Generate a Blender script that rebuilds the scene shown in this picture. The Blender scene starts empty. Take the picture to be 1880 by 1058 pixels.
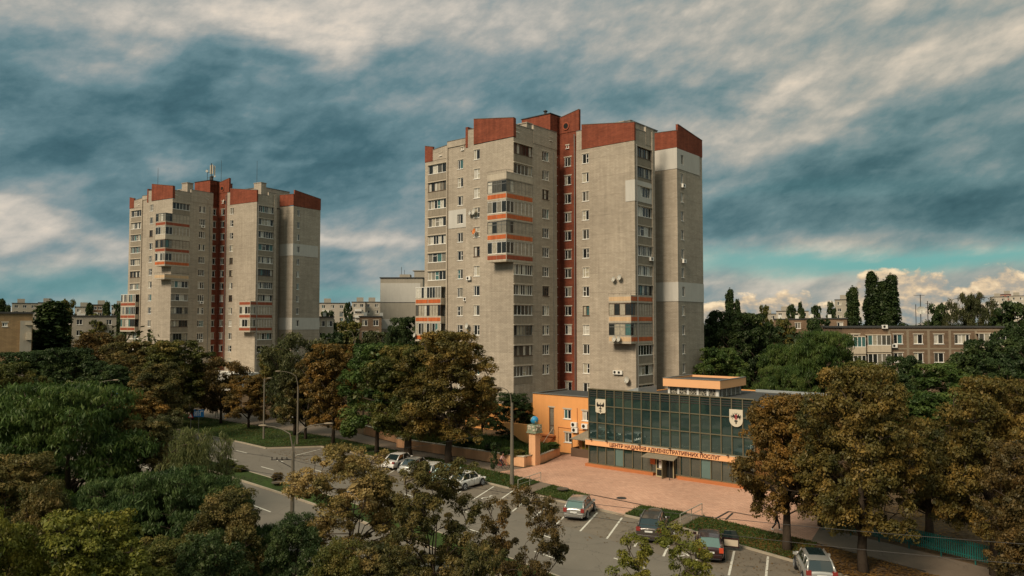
import bpy, bmesh, math, random
import numpy as np
from mathutils import Vector, Matrix

# ------------------------------------------------------------------ camera, sky, sun, exposure
SC = bpy.context.scene
COL = SC.collection
CAM_F, CAM_P, CAM_H = 1380.75, 0.0457, 15.0
cam_d = bpy.data.cameras.new("camera"); cam = bpy.data.objects.new("camera", cam_d); COL.objects.link(cam)
cam_d.sensor_width = 36.0; cam_d.lens = CAM_F / 1880 * 36
cam_d.clip_start = 0.5; cam_d.clip_end = 6000
cam.location = (0, 0, CAM_H); cam.rotation_euler = (math.pi / 2 + CAM_P, 0, 0)
SC.camera = cam
SC.view_settings.view_transform = 'Standard'; SC.view_settings.look = 'None'
SC.view_settings.exposure = 0.68; SC.view_settings.gamma = 1.0
SC.view_settings.use_curve_mapping = False
SC.cycles.max_bounces = 5; SC.cycles.diffuse_bounces = 3; SC.cycles.glossy_bounces = 3
SC.cycles.transmission_bounces = 3; SC.cycles.transparent_max_bounces = 4
SC.cycles.use_denoising = True

SUN_AZ = math.radians(-140)      # compass angle from +Y towards +X
SUN_EL = math.radians(40)
sd = bpy.data.lights.new("sun", 'SUN'); so = bpy.data.objects.new("sun", sd); COL.objects.link(so)
sd.energy = 2.4; sd.angle = math.radians(20); sd.color = (1.0, 0.84, 0.64)
sv = Vector((math.sin(SUN_AZ) * math.cos(SUN_EL), math.cos(SUN_AZ) * math.cos(SUN_EL), math.sin(SUN_EL)))
so.rotation_euler = sv.to_track_quat('Z', 'Y').to_euler(); so.location = (0, 0, 120)

class NT:
    """small helper to write shader maths"""
    def __init__(s, tree): s.t = tree; s.n = tree.nodes; s.l = tree.links
    def new(s, typ, **kw):
        nd = s.n.new(typ)
        for k, v in kw.items(): setattr(nd, k, v)
        return nd
    def link(s, a, b): s.l.new(a, b)
    def put(s, sock, v):
        if hasattr(v, 'is_output') or isinstance(v, bpy.types.NodeSocket): s.l.new(v, sock)
        else: sock.default_value = v
    def m(s, op, a, b=None, c=None, clamp=False):
        nd = s.new('ShaderNodeMath', operation=op); nd.use_clamp = clamp
        s.put(nd.inputs[0], a)
        if b is not None: s.put(nd.inputs[1], b)
        if c is not None: s.put(nd.inputs[2], c)
        return nd.outputs[0]
    def mix(s, f, a, b, mode='MIX'):
        nd = s.new('ShaderNodeMix', data_type='RGBA', blend_type=mode)
        s.put(nd.inputs[0], f); s.put(nd.inputs[6], a); s.put(nd.inputs[7], b)
        return nd.outputs[2]
    def noise(s, vec, scale=5, detail=3, rough=.5, dist=0., dims='3D'):
        nd = s.new('ShaderNodeTexNoise', noise_dimensions=dims)
        if vec is not None: s.put(nd.inputs['Vector'], vec)
        nd.inputs['Scale'].default_value = scale; nd.inputs['Detail'].default_value = detail
        nd.inputs['Roughness'].default_value = rough; nd.inputs['Distortion'].default_value = dist
        return nd.outputs[0]
    def ramp(s, f, stops, interp='LINEAR'):
        nd = s.new('ShaderNodeValToRGB'); e = nd.color_ramp.elements; nd.color_ramp.interpolation = interp
        while len(e) > 1: e.remove(e[-1])
        e[0].position, e[0].color = stops[0][0], c4(stops[0][1])
        for p, c in stops[1:]:
            k = e.new(p); k.color = c4(c)
        s.put(nd.inputs[0], f); return nd.outputs[0]
    def comb(s, x, y, z):
        nd = s.new('ShaderNodeCombineXYZ')
        for i, v in enumerate((x, y, z)): s.put(nd.inputs[i], v)
        return nd.outputs[0]
    def sep(s, v):
        nd = s.new('ShaderNodeSeparateXYZ'); s.put(nd.inputs[0], v); return nd.outputs
    def gauss(s, x, y, cx, cy, sx, sy, amp, rot=0.):
        """amp * exp(-((dx/sx)^2+(dy/sy)^2)), dx,dy turned by rot"""
        dx = s.m('SUBTRACT', x, cx); dy = s.m('SUBTRACT', y, cy)
        if rot:
            c, q = math.cos(rot), math.sin(rot)
            dx2 = s.m('MULTIPLY_ADD', dx, c, s.m('MULTIPLY', dy, q))
            dy = s.m('MULTIPLY_ADD', dy, c, s.m('MULTIPLY', dx, -q)); dx = dx2
        a = s.m('MULTIPLY', dx, 1 / sx); b = s.m('MULTIPLY', dy, 1 / sy)
        r = s.m('MULTIPLY_ADD', a, a, s.m('MULTIPLY', b, b))
        return s.m('MULTIPLY', s.m('EXPONENT', s.m('MULTIPLY', r, -1.)), amp)

def c4(c): return (c[0], c[1], c[2], 1.0)
def srgb(r, g, b):
    f = lambda v: (v / 255 / 12.92) if v / 255 <= .04045 else ((v / 255 + .055) / 1.055) ** 2.4
    return (f(r), f(g), f(b))

def build_world():
    w = bpy.data.worlds.new("World"); SC.world = w; w.use_nodes = True
    N = NT(w.node_tree); N.n.clear()
    out = N.new('ShaderNodeOutputWorld'); bg = N.new('ShaderNodeBackground')
    sky = N.new('ShaderNodeTexSky', sky_type='NISHITA')
    sky.sun_disc = False; sky.sun_elevation = SUN_EL; sky.sun_rotation = SUN_AZ
    sky.air_density = 1.4; sky.dust_density = 1.5; sky.ozone_density = 2.0
    tc = N.new('ShaderNodeTexCoord'); x, y, z = N.sep(tc.outputs['Generated'])
    az = N.m('MULTIPLY', N.m('ARCTAN2', x, y), 180 / math.pi)
    hl = N.m('SQRT', N.m('MULTIPLY_ADD', x, x, N.m('MULTIPLY', y, y)))
    el = N.m('MULTIPLY', N.m('ARCTAN2', z, hl), 180 / math.pi)
    # cloud deck seen in perspective: a high flat layer
    zz = N.m('MAXIMUM', z, 0.0)
    inv = N.m('DIVIDE', 1.0, N.m('ADD', zz, 0.22))
    u = N.m('MULTIPLY', x, inv); v = N.m('MULTIPLY', y, inv)
    # clouds stretched sideways and drifting up to the right
    P = N.comb(N.m('MULTIPLY_ADD', v, .25, N.m('MULTIPLY', u, 1.6)), N.m('MULTIPLY', v, 1.0), 0.3)
    nw = N.noise(P, 1.5, 3, .5)
    A = N.comb(N.m('MULTIPLY', az, .05), N.m('MULTIPLY', el, .13), 3.0)
    nb = N.noise(A, 1.3, 6, .58, .4)
    nb2 = N.noise(N.comb(N.m('MULTIPLY', az, .05), N.m('MULTIPLY', el, .13), 9.0), 1.1, 4, .5)
    nc = N.noise(P, 3.0, 7, .55, .2)
    nf = N.noise(N.comb(N.m('MULTIPLY_ADD', el, -.03, N.m('MULTIPLY', az, .06)), N.m('MULTIPLY_ADD', az, -.012, N.m('MULTIPLY', el, .125)), 5.0), 1.7, 12, .62, .1)
    nd = N.noise(N.comb(N.m('MULTIPLY_ADD', el, -.05, N.m('MULTIPLY', az, .10)), N.m('MULTIPLY_ADD', az, -.02, N.m('MULTIPLY', el, .14)), 11.0), 1.9, 12, .60, .0)
    # warped angles so the masses get ragged edges
    wa = N.m('MULTIPLY_ADD', N.m('SUBTRACT', nb, .5), 26., az)
    we = N.m('MULTIPLY_ADD', N.m('SUBTRACT', nb2, .5), 14., el)
    def D(px, py):   # where the cloud stands in the sky, degrees
        return (math.degrees(math.atan((px - 940) / CAM_F)), math.degrees(math.atan((529 - py) / CAM_F) + CAM_P) )
    masses = [  # px, py, half width deg, half height deg, amount (+ bright, - dark), turn
        (330, 205, 13, 3.4, -.42, -.15), (40, 290, 9, 3.2, -.36, 0), (560, 250, 9, 3.0, -.22, 0), (300, 380, 18, 2.2, -.22, 0),
        (1110, 120, 8, 2.6, -.34, .1), (1270, 200, 5, 2.0, -.26, 0), (860, 180, 7, 2.6, -.2, 0),
        (1640, 335, 17, 2.3, -.36, -.05), (1560, 410, 20, 2.4, -.36, 0), (1750, 370, 9, 3, -.12, 0), (1850, 260, 6, 2, -.18, .3),
        (620, 340, 9, 2.2, -.16, 0), (120, 520, 10, 1.6, -.22, 0), (640, 500, 4, .9, -.25, 0), (60, 170, 6, 1.4, -.1, 0),
        (250, 60, 16, 3.6, .34, .08), (80, 150, 6, 1.8, .16, 0), (560, 110, 4.5, 3.2, .34, -.5), (700, 40, 9, 3.0, .25, 0),
        (900, 60, 8, 2.5, .14, 0), (1240, 30, 14, 3.2, .24, .2), (1430, 30, 10, 1.5, .14, .2), (1560, 200, 14, 3.6, .24, .12),
        (1800, 150, 8, 4, .18, .1), (1340, 335, 6, .9, .22, 0), (1480, 240, 8, 1.4, .16, .1), (420, 250, 4, .5, .14, .3),
        (120, 455, 12, 1.3, .36, -.04), (690, 470, 7, 1.1, .40, 0), (450, 290, 5, .7, .14, .3),
        (1600, 515, 22, 1.0, .22, 0), (60, 575, 14, 1.2, .16, 0), (680, 560, 6, 1.0, .3, 0), (1320, 475, 6, .5, .06, 0)]
    S = 0.56
    for (px, py, sx, sy, amp, rot) in masses:
        cx, cy = D(px, py)
        S = N.m('ADD', S, N.gauss(wa, we, cx, cy, sx, sy, amp * (.74 if amp < 0 else .70), rot))
    S = N.m('ADD', S, N.m('MULTIPLY', N.m('SUBTRACT', nf, .5), .66))
    S = N.m('ADD', S, N.m('MULTIPLY', N.m('SUBTRACT', nc, .5), .14))
    S = N.m('ADD', S, N.m('MULTIPLY', N.m('SUBTRACT', nw, .5), .25))
    puff = N.noise(N.comb(N.m('MULTIPLY', az, .21), N.m('MULTIPLY_ADD', az, -.03, N.m('MULTIPLY', el, .34)), 21.), 1.0, 9, .58, .0)
    S = N.m('ADD', S, N.m('MULTIPLY', N.m('SUBTRACT', puff, .5), .42))
    bil = N.m('ABSOLUTE', N.m('SUBTRACT', nd, .5))      # billows: creased edges inside the masses
    S = N.m('ADD', S, N.m('MULTIPLY_ADD', bil, .80, -.06))
    cloud = N.ramp(S, [(.0, srgb(50, 82, 92)), (.2, srgb(72, 105, 114)), (.38, srgb(100, 129, 136)), (.52, srgb(130, 146, 149)),
                       (.66, srgb(164, 165, 160)), (.82, srgb(200, 192, 180)), (1., srgb(234, 218, 198))])
    # right side of the sky is a little more yellow
    warm = N.m('MULTIPLY', N.m('SMOOTH_MIN', N.m('MAXIMUM', N.m('MULTIPLY', az, .04), 0.), 1., .2), .5)
    cloud = N.mix(warm, cloud, N.mix(1., cloud, c4((1.03, .98, .86)), 'MULTIPLY'))
    # clear teal gap low on the right, and a few small ones elsewhere
    g = 0.
    for (px, py, sx, sy, amp) in [(1660, 482, 22, .85, 1.2), (1500, 500, 9, .5, .3), (640, 545, 6, .8, .7), (90, 10, 4, 1.2, .8),
                                  (190, 545, 10, 1.3, .6), (1500, 360, 12, .5, .1)]:
        cx, cy = D(px, py)
        g = N.m('ADD', g, N.gauss(N.m('MULTIPLY_ADD', N.m('SUBTRACT', nb, .5), 9., az), N.m('MULTIPLY_ADD', N.m('SUBTRACT', nf, .5), 3.6, el), cx, cy, sx, sy, amp))
    g = N.m('MULTIPLY', g, .85, clamp=True)
    clear = N.mix(1., sky.outputs[0], c4((.062, .090, .064)), 'MULTIPLY')
    clear = N.mix(.7, clear, c4(srgb(88, 156, 168)))
    col = N.mix(g, cloud, clear)
    # banks of sunlit cumulus on the skyline
    ca = N.comb(N.m('MULTIPLY', az, .55), N.m('MULTIPLY', el, .8), 1.0)
    cn = N.noise(ca, .62, 10, .6, .1); cl = N.noise(N.comb(N.m('MULTIPLY', az, .11), 0., 2.6), 1.5, 2, .5)
    hgt = N.m('MULTIPLY_ADD', cl, 8.8, -1.9)
    side = N.m('ADD', N.gauss(az, 0., 28, 0, 17, 9, 1.0), N.gauss(az, 0., -10.5, 0, 4.5, 9, .45))
    side = N.m('ADD', side, N.gauss(az, 0., -38, 0, 12, 9, .15))
    top = N.m('MULTIPLY', hgt, side)
    edge = N.m('ADD', N.m('SUBTRACT', top, el), N.m('MULTIPLY', N.m('SUBTRACT', cn, .5), 5.0))
    cm = N.m('MULTIPLY', edge, 2.4, clamp=True)
    cn2 = N.noise(N.comb(N.m('MULTIPLY', az, .55), N.m('MULTIPLY', N.m('ADD', el, .45), .8), 1.0), .62, 10, .6, .1)
    lit = N.m('MULTIPLY_ADD', N.m('SUBTRACT', cn, cn2), 4.0, N.m('MULTIPLY_ADD', edge, -.10, .62), clamp=True)
    cum = N.ramp(lit, [(0., srgb(140, 148, 146)), (.4, srgb(178, 166, 148)), (.7, srgb(220, 194, 158)), (1., srgb(248, 222, 182))])
    col = N.mix(N.m('MULTIPLY', cm, .92), col, cum)
    # unseen sky overhead, brightened to add soft light from above
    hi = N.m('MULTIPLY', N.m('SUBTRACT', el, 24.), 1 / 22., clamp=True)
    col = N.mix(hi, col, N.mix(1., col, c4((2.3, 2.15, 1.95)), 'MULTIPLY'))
    # below the horizon
    dn = N.m('MULTIPLY', el, -1.2, clamp=True)
    col = N.mix(dn, col, c4(srgb(70, 66, 50)))
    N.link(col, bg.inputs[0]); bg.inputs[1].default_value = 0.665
    # the Nishita part is already scaled to 0.06..0.09 above
    N.link(bg.outputs[0], out.inputs[0])
    w.cycles.sampling_method = 'MANUAL'; w.cycles.sample_map_resolution = 512
build_world()

# ------------------------------------------------------------------ projecting the surveyed points onto ground and walls
def ray(px, py):
    xc = (px - 940) / CAM_F; yc = (529 - py) / CAM_F
    return xc, math.cos(CAM_P) - yc * math.sin(CAM_P), math.sin(CAM_P) + yc * math.cos(CAM_P)
def G(px, py, z=0.):
    a, b, c = ray(px, py); t = (z - CAM_H) / c
    return (a * t, b * t)
class Frame:
    """a building's own axes: a runs along its front to the right, b goes back"""
    def __init__(s, x, y, ph, z=0.): s.x, s.y, s.ph, s.z = x, y, ph, z
    def w(s, a, b): return (s.x + a * math.cos(s.ph) + b * math.sin(s.ph), s.y - a * math.sin(s.ph) + b * math.cos(s.ph))
    def loc(s, X, Y):
        dx, dy = X - s.x, Y - s.y
        return (dx * math.cos(s.ph) - dy * math.sin(s.ph), dx * math.sin(s.ph) + dy * math.cos(s.ph))
    def on_b(s, px, py, b):      # pixel -> (a, z) on the wall plane b
        rx, ry, rz = ray(px, py); c, q = math.cos(s.ph), math.sin(s.ph)
        t = (b + s.x * q + s.y * c) / (rx * q + ry * c)
        return s.loc(rx * t, ry * t)[0], CAM_H + rz * t - s.z
    def on_a(s, px, py, a):
        rx, ry, rz = ray(px, py); c, q = math.cos(s.ph), math.sin(s.ph)
        t = (a + s.x * c - s.y * q) / (rx * c - ry * q)
        return s.loc(rx * t, ry * t)[1], CAM_H + rz * t - s.z

# ------------------------------------------------------------------ object helpers
def link(o, parent=None):
    COL.objects.link(o)
    if parent is not None: o.parent = parent
    return o
def tag(o, label=None, cat=None, group=None, kind=None):
    if label: o['label'] = label
    if cat: o['category'] = cat
    if group: o['group'] = group
    if kind: o['kind'] = kind
    return o
def empty(name, loc, rz=0., label=None, cat=None, group=None):
    o = bpy.data.objects.new(name, None); o.empty_display_size = .3
    o.location = loc if len(loc) == 3 else (loc[0], loc[1], 0.); o.rotation_euler = (0, 0, rz)
    link(o); return tag(o, label, cat, group)
def copy_tree(o, parent=None):
    c = o.copy(); COL.objects.link(c); c.parent = parent
    for k in ('label', 'category', 'group'):
        if parent is None and k in c: del c[k]
    for ch in list(o.children): copy_tree(ch, c)
    return c

class MB:
    """collects faces, then becomes one mesh object"""
    def __init__(s): s.v = []; s.f = []; s.mi = []; s.r = []
    def add(s, vs, fs, mi=0, r=None):
        o = len(s.v); s.v += [tuple(q) for q in vs]
        for f in fs:
            s.f.append(tuple(i + o for i in f)); s.mi.append(mi); s.r.append(random.random() if r is None else r)
        return s
    def quad(s, a, b, c, d, mi=0, r=None): return s.add([a, b, c, d], [(0, 1, 2, 3)], mi, r)
    def box(s, x0, x1, y0, y1, z0, z1, mi=0, r=None):
        if x0 > x1: x0, x1 = x1, x0
        if y0 > y1: y0, y1 = y1, y0
        if z0 > z1: z0, z1 = z1, z0
        v = [(x0, y0, z0), (x1, y0, z0), (x1, y1, z0), (x0, y1, z0), (x0, y0, z1), (x1, y0, z1), (x1, y1, z1), (x0, y1, z1)]
        return s.add(v, [(0, 3, 2, 1), (4, 5, 6, 7), (0, 1, 5, 4), (1, 2, 6, 5), (2, 3, 7, 6), (3, 0, 4, 7)], mi, r)
    def prism(s, poly, z0, z1, mi=0, r=None):
        n = len(poly); z1s = z1 if hasattr(z1, '__len__') else [z1] * n; z0s = z0 if hasattr(z0, '__len__') else [z0] * n
        v = [(p[0], p[1], z0s[i]) for i, p in enumerate(poly)] + [(p[0], p[1], z1s[i]) for i, p in enumerate(poly)]
        f = [tuple(range(n))[::-1], tuple(range(n, 2 * n))] + [(i, (i + 1) % n, n + (i + 1) % n, n + i) for i in range(n)]
        return s.add(v, f, mi, r)
    def tube(s, pts, rad, n=8, mi=0, r=None, cap=True):
        pts = [Vector(p) for p in pts]
        if not hasattr(rad, '__len__'): rad = [rad] * len(pts)
        vs = []
        for i, p in enumerate(pts):
            d = (pts[min(i + 1, len(pts) - 1)] - pts[max(i - 1, 0)]).normalized()
            up = Vector((0, 0, 1)) if abs(d.z) < .9 else Vector((1, 0, 0))
            e = d.cross(up).normalized(); g = d.cross(e)
            for k in range(n):
                t = 2 * math.pi * k / n; vs.append(p + (e * math.cos(t) + g * math.sin(t)) * rad[i])
        fs = []
        for i in range(len(pts) - 1):
            for k in range(n):
                a = i * n + k; b = i * n + (k + 1) % n; fs.append((a, b, b + n, a + n))
        if cap: fs += [tuple(range(n))[::-1], tuple(range((len(pts) - 1) * n, len(pts) * n))]
        return s.add(vs, fs, mi, r)
    def lathe(s, prof, c=(0, 0, 0), n=16, mi=0, r=None):
        vs = [(c[0] + q[0] * math.cos(2 * math.pi * k / n), c[1] + q[0] * math.sin(2 * math.pi * k / n), c[2] + q[1]) for q in prof for k in range(n)]
        fs = [(i * n + k, i * n + (k + 1) % n, (i + 1) * n + (k + 1) % n, (i + 1) * n + k) for i in range(len(prof) - 1) for k in range(n)]
        return s.add(vs, fs, mi, r)
    def sphere(s, c, rx, ry=None, rz=None, n=12, mi=0):
        ry = ry or rx; rz = rz or rx
        vs = []; m = n // 2 + 1
        for i in range(m + 1):
            a = math.pi * i / m
            for k in range(n):
                t = 2 * math.pi * k / n
                vs.append((c[0] + rx * math.sin(a) * math.cos(t), c[1] + ry * math.sin(a) * math.sin(t), c[2] + rz * math.cos(a)))
        fs = [(i * n + k, (i + 1) * n + k, (i + 1) * n + (k + 1) % n, i * n + (k + 1) % n) for i in range(m) for k in range(n)]
        return s.add(vs, fs, mi)
    def xform(s, M):
        s.v = [tuple(M @ Vector(q)) for q in s.v]; return s
    def mesh(s, name, mats, smooth=False):
        me = bpy.data.meshes.new(name); me.from_pydata(s.v, [], s.f)
        mats = mats if isinstance(mats, (list, tuple)) else [mats]
        for m in mats: me.materials.append(m)
        me.polygons.foreach_set('material_index', s.mi)
        if smooth: me.polygons.foreach_set('use_smooth', [True] * len(s.f))
        at = me.attributes.new('lv', 'FLOAT', 'FACE'); at.data.foreach_set('value', s.r)
        me.update(); return me
    def build(s, name, mats, parent=None, smooth=False, loc=None, rz=0.):
        o = bpy.data.objects.new(name, s.mesh(name, mats, smooth)); link(o, parent)
        if loc is not None: o.location = loc
        if rz: o.rotation_euler = (0, 0, rz)
        return o
def inst(me, name, parent, loc, rz=0., sc=None):
    o = bpy.data.objects.new(name, me); link(o, parent); o.location = loc; o.rotation_euler = (0, 0, rz)
    if sc: o.scale = sc
    return o
def weld(o):
    bm = bmesh.new(); bm.from_mesh(o.data); bmesh.ops.remove_doubles(bm, verts=bm.verts, dist=1e-4)
    bmesh.ops.recalc_face_normals(bm, faces=bm.faces); bm.to_mesh(o.data); bm.free(); return o

# ------------------------------------------------------------------ materials
def mat(name, col, rough=.8, spec=.3, metal=0., var=.12, scale=3., stain=0., bump=0., coat=0., ior=None, var2=None):
    m = bpy.data.materials.new(name); m.use_nodes = True; N = NT(m.node_tree)
    b = N.n['Principled BSDF']; tc = N.new('ShaderNodeTexCoord'); P = tc.outputs['Object']
    n1 = N.noise(P, scale, 5, .6)
    k = N.m('MULTIPLY_ADD', N.m('SUBTRACT', n1, .5), var * 2.4, 1.)
    if stain:
        mp = N.new('ShaderNodeMapping'); N.link(P, mp.inputs[0]); mp.inputs['Scale'].default_value = (1.6, 1.6, .16)
        n2 = N.noise(mp.outputs[0], 1.7, 5, .65)
        k = N.m('MULTIPLY', k, N.m('MULTIPLY_ADD', N.m('SUBTRACT', n2, .5), stain * 2.2, 1.))
    c = N.mix(1., c4(col), N.comb(k, k, k), 'MULTIPLY')
    N.link(c, b.inputs['Base Color']); b.inputs['Roughness'].default_value = rough
    b.inputs['Specular IOR Level'].default_value = spec; b.inputs['Metallic'].default_value = metal
    if coat: b.inputs['Coat Weight'].default_value = coat; b.inputs['Coat Roughness'].default_value = .06
    if ior: b.inputs['IOR'].default_value = ior
    if bump:
        bp = N.new('ShaderNodeBump'); bp.inputs['Strength'].default_value = bump; bp.inputs['Distance'].default_value = .03
        N.link(N.noise(P, scale * 6, 4, .6), bp.inputs['Height']); N.link(bp.outputs[0], b.inputs['Normal'])
    return m
def brick(name, c1, c2, mortar, bw=.38, bh=.13, ms=.012, patch=.2, stain=.3, floors=0.):
    m = bpy.data.materials.new(name); m.use_nodes = True; N = NT(m.node_tree)
    b = N.n['Principled BSDF']; tc = N.new('ShaderNodeTexCoord'); P = tc.outputs['Object']; x, y, z = N.sep(P)
    uv = N.comb(N.m('ADD', x, y), z, 0.)
    bt = N.new('ShaderNodeTexBrick'); N.link(uv, bt.inputs['Vector'])
    bt.inputs['Color1'].default_value = c4(c1); bt.inputs['Color2'].default_value = c4(c2); bt.inputs['Mortar'].default_value = c4(mortar)
    bt.inputs['Scale'].default_value = 1.; bt.inputs['Brick Width'].default_value = bw; bt.inputs['Row Height'].default_value = bh
    bt.inputs['Mortar Size'].default_value = ms; bt.inputs['Mortar Smooth'].default_value = .3
    n1 = N.noise(N.comb(N.m('MULTIPLY', N.m('ADD', x, y), .5), N.m('MULTIPLY', z, 1.6), 0.), .8, 6, .65)
    n2 = N.noise(N.comb(N.m('MULTIPLY', x, 1.5), N.m('MULTIPLY', y, 1.5), N.m('MULTIPLY', z, .1)), 1.3, 5, .65)
    n3 = N.noise(P, .09, 3, .5)
    k = N.m('MULTIPLY_ADD', N.m('SUBTRACT', n1, .5), patch * 2.6, 1.)
    k = N.m('MULTIPLY', k, N.m('MULTIPLY_ADD', N.m('SUBTRACT', n2, .5), stain * 2., 1.))
    k = N.m('MULTIPLY', k, N.m('MULTIPLY_ADD', N.m('SUBTRACT', n3, .5), .5, 1.))
    if floors:
        wn = N.new('ShaderNodeTexWhiteNoise', noise_dimensions='2D'); N.link(N.comb(N.m('FLOOR', N.m('MULTIPLY', N.m('ADD', x, y), .22)), N.m('FLOOR', N.m('MULTIPLY', N.m('ADD', z, .35), 1 / 2.8)), 0.), wn.inputs[0])
        k = N.m('MULTIPLY', k, N.m('MULTIPLY_ADD', wn.outputs[0], .11, .945))
    if floors:   # a row of header courses at each floor slab
        fr = N.m('FRACT', N.m('MULTIPLY', N.m('ADD', z, .35), 1 / 2.8))
        k = N.m('MULTIPLY', k, N.m('MULTIPLY_ADD', N.m('LESS_THAN', fr, .035), -floors, 1.))
    N.link(N.mix(1., bt.outputs[0], N.comb(k, k, k), 'MULTIPLY'), b.inputs['Base Color'])
    b.inputs['Roughness'].default_value = .92; b.inputs['Specular IOR Level'].default_value = .15
    return m
def pane_mat(name, stops, rough=.08, spec=.5, ior=1.5):
    """window glass over whatever hangs behind it, one random value per pane"""
    m = bpy.data.materials.new(name); m.use_nodes = True; N = NT(m.node_tree); b = N.n['Principled BSDF']
    at = N.new('ShaderNodeAttribute'); at.attribute_name = 'lv'; oi = N.new('ShaderNodeObjectInfo')
    r = N.m('FRACT', N.m('MULTIPLY_ADD', oi.outputs['Random'], 7.31, at.outputs['Fac']))
    tc = N.new('ShaderNodeTexCoord'); fold = N.noise(tc.outputs['Object'], 3.5, 3, .6)
    c = N.ramp(r, stops, 'CONSTANT'); k = N.m('MULTIPLY_ADD', fold, 1.1, .42)
    N.link(N.mix(1., c, N.comb(k, k, k), 'MULTIPLY'), b.inputs['Base Color'])
    b.inputs['Roughness'].default_value = rough; b.inputs['Specular IOR Level'].default_value = spec; b.inputs['IOR'].default_value = ior
    return m
def car_paint(name, col, metal=.3): return mat(name, col, .32, .5, metal, .04, 2., coat=.8)

M = {}
M['beige'] = brick('silicate_brick', (.42, .36, .28), (.36, .305, .235), (.26, .22, .17), bw=.5, bh=.18, ms=.018, floors=.14)
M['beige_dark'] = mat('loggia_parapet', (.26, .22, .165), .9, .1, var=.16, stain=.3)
M['red'] = brick('red_brick', (.235, .064, .033), (.18, .048, .027), (.16, .065, .042), stain=.5, patch=.38)
M['pale'] = mat('insulation_render', (.50, .475, .42), .9, .1, var=.07, scale=.8, stain=.12)
M['white'] = mat('white_plastic', (.74, .71, .64), .5, .4, var=.06)
M['white_render'] = mat('white_render', (.60, .58, .52), .9, .1, var=.08, scale=.8, stain=.14)
M['brown_frame'] = mat('brown_frame', (.11, .07, .045), .6, .3)
M['metal_grey'] = mat('galvanised', (.20, .195, .175), .45, .5, .4, var=.15)
M['dark'] = mat('dark_void', (.02, .02, .018), .8, .1)
M['slab'] = mat('concrete_trim', (.46, .40, .31), .9, .1, var=.15, stain=.25)
M['orange_tile'] = mat('orange_panel', (.46, .110, .030), .55, .3, var=.28, scale=1.1, stain=.5)
M['cream_tile'] = mat('cream_panel', (.55, .38, .22), .7, .2, var=.16, scale=1.3, stain=.3)
M['rust_tile'] = mat('rust_panel', (.27, .065, .028), .6, .3, var=.25, scale=1.4, stain=.4)
M['roof'] = mat('bitumen_roof', (.055, .055, .052), .9, .2, var=.25, scale=.7)
M['concrete'] = mat('concrete', (.145, .125, .095), .9, .1, var=.2, scale=2., stain=.25, bump=.3)
M['pane'] = pane_mat('window_glass', [(0, (.014, .016, .016)), (.52, (.06, .056, .045)), (.68, (.40, .36, .27)), (.80, (.20, .18, .14)), (.89, (.05, .12, .12)), (.92, (.50, .47, .40))])
M['pane_log'] = pane_mat('loggia_glass', [(0, (.018, .020, .018)), (.44, (.08, .075, .06)), (.54, (.36, .32, .24)), (.70, (.20, .18, .14)), (.80, (.06, .14, .13)), (.88, (.50, .47, .39))], .12)
M['iron'] = mat('dark_iron', (.05, .045, .04), .6, .4, .5)
# ------------------------------------------------------------------ walls with real openings
def wall_face(mb, p0, p1, z0, z1, holes=(), depth=.22, mi=0, off=0.):
    """vertical wall from p0 to p1 (outside is on the right of travel), holes = (u0,u1,v0,v1)"""
    dx, dy = p1[0] - p0[0], p1[1] - p0[1]; Lw = math.hypot(dx, dy); ux, uy = dx / Lw, dy / Lw; nx, ny = uy, -ux
    P = lambda u, v, d=0.: (p0[0] + ux * u + nx * (off - d), p0[1] + uy * u + ny * (off - d), v)
    hs = [h for h in holes]
    us = sorted({0., Lw, *[h[0] for h in hs], *[h[1] for h in hs]})
    for i in range(len(us) - 1):
        a, b = us[i], us[i + 1]
        if b - a < 1e-5: continue
        cs = sorted([(h[2], h[3]) for h in hs if h[0] <= a + 1e-5 and h[1] >= b - 1e-5])
        z = z0
        for (c, d) in cs:
            if c > z + 1e-5: mb.quad(P(a, z), P(b, z), P(b, c), P(a, c), mi)
            z = max(z, d)
        if z < z1 - 1e-5: mb.quad(P(a, z), P(b, z), P(b, z1), P(a, z1), mi)
    for (a, b, c, d) in hs:
        mb.quad(P(a, c), P(b, c), P(b, c, depth), P(a, c, depth), mi); mb.quad(P(a, d, depth), P(b, d, depth), P(b, d), P(a, d), mi)
        mb.quad(P(a, c, depth), P(a, d, depth), P(a, d), P(a, c), mi); mb.quad(P(b, c), P(b, d), P(b, d, depth), P(b, c, depth), mi)

def window_meshes(w, h, cols, tag_, seed, split=None, frame='white', vent=True, sill=True, fw=.085, dropped=None):
    """frame (with sill) and pane meshes; x along the wall, outside is -y, origin at lower left of the opening"""
    random.seed(seed)
    xs = [0.] + (split or [w * (i + 1) / cols for i in range(cols)])
    f = MB(); p = MB()
    f.box(0, w, .08, .16, 0, fw, 0); f.box(0, w, .08, .16, h - fw, h, 0)
    for i, x in enumerate(xs):
        x0 = max(0, min(w - fw, x - fw / 2)); f.box(x0, x0 + fw, .081, .159, fw, h - fw, 0)
    if vent:
        k = random.randrange(len(xs) - 1); zz = h * random.choice((.68, .32, .5))
        f.box(xs[k], xs[k + 1], .085, .155, zz, zz + fw * .8, 0)
    if sill: f.box(-.08, w + .08, -.07, .07, -.05, .02, 0)
    f.box(-.14, w + .14, -.012 if w < 3 else -.16, .05, h, h + (.16 if w < 3 else .12), 1)        # lintel
    for i in range(len(xs) - 1):
        p.quad((xs[i], .13, 0), (xs[i + 1], .13, 0), (xs[i + 1], .13, h), (xs[i], .13, h))
    fm = M['white'] if frame == 'white' else M[frame]
    return f.mesh(tag_ + '_frame', [fm, M['slab']]), p.mesh(tag_ + '_pane', M['pane_log'] if tag_ == 'loggia' else M['pane'])

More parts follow.
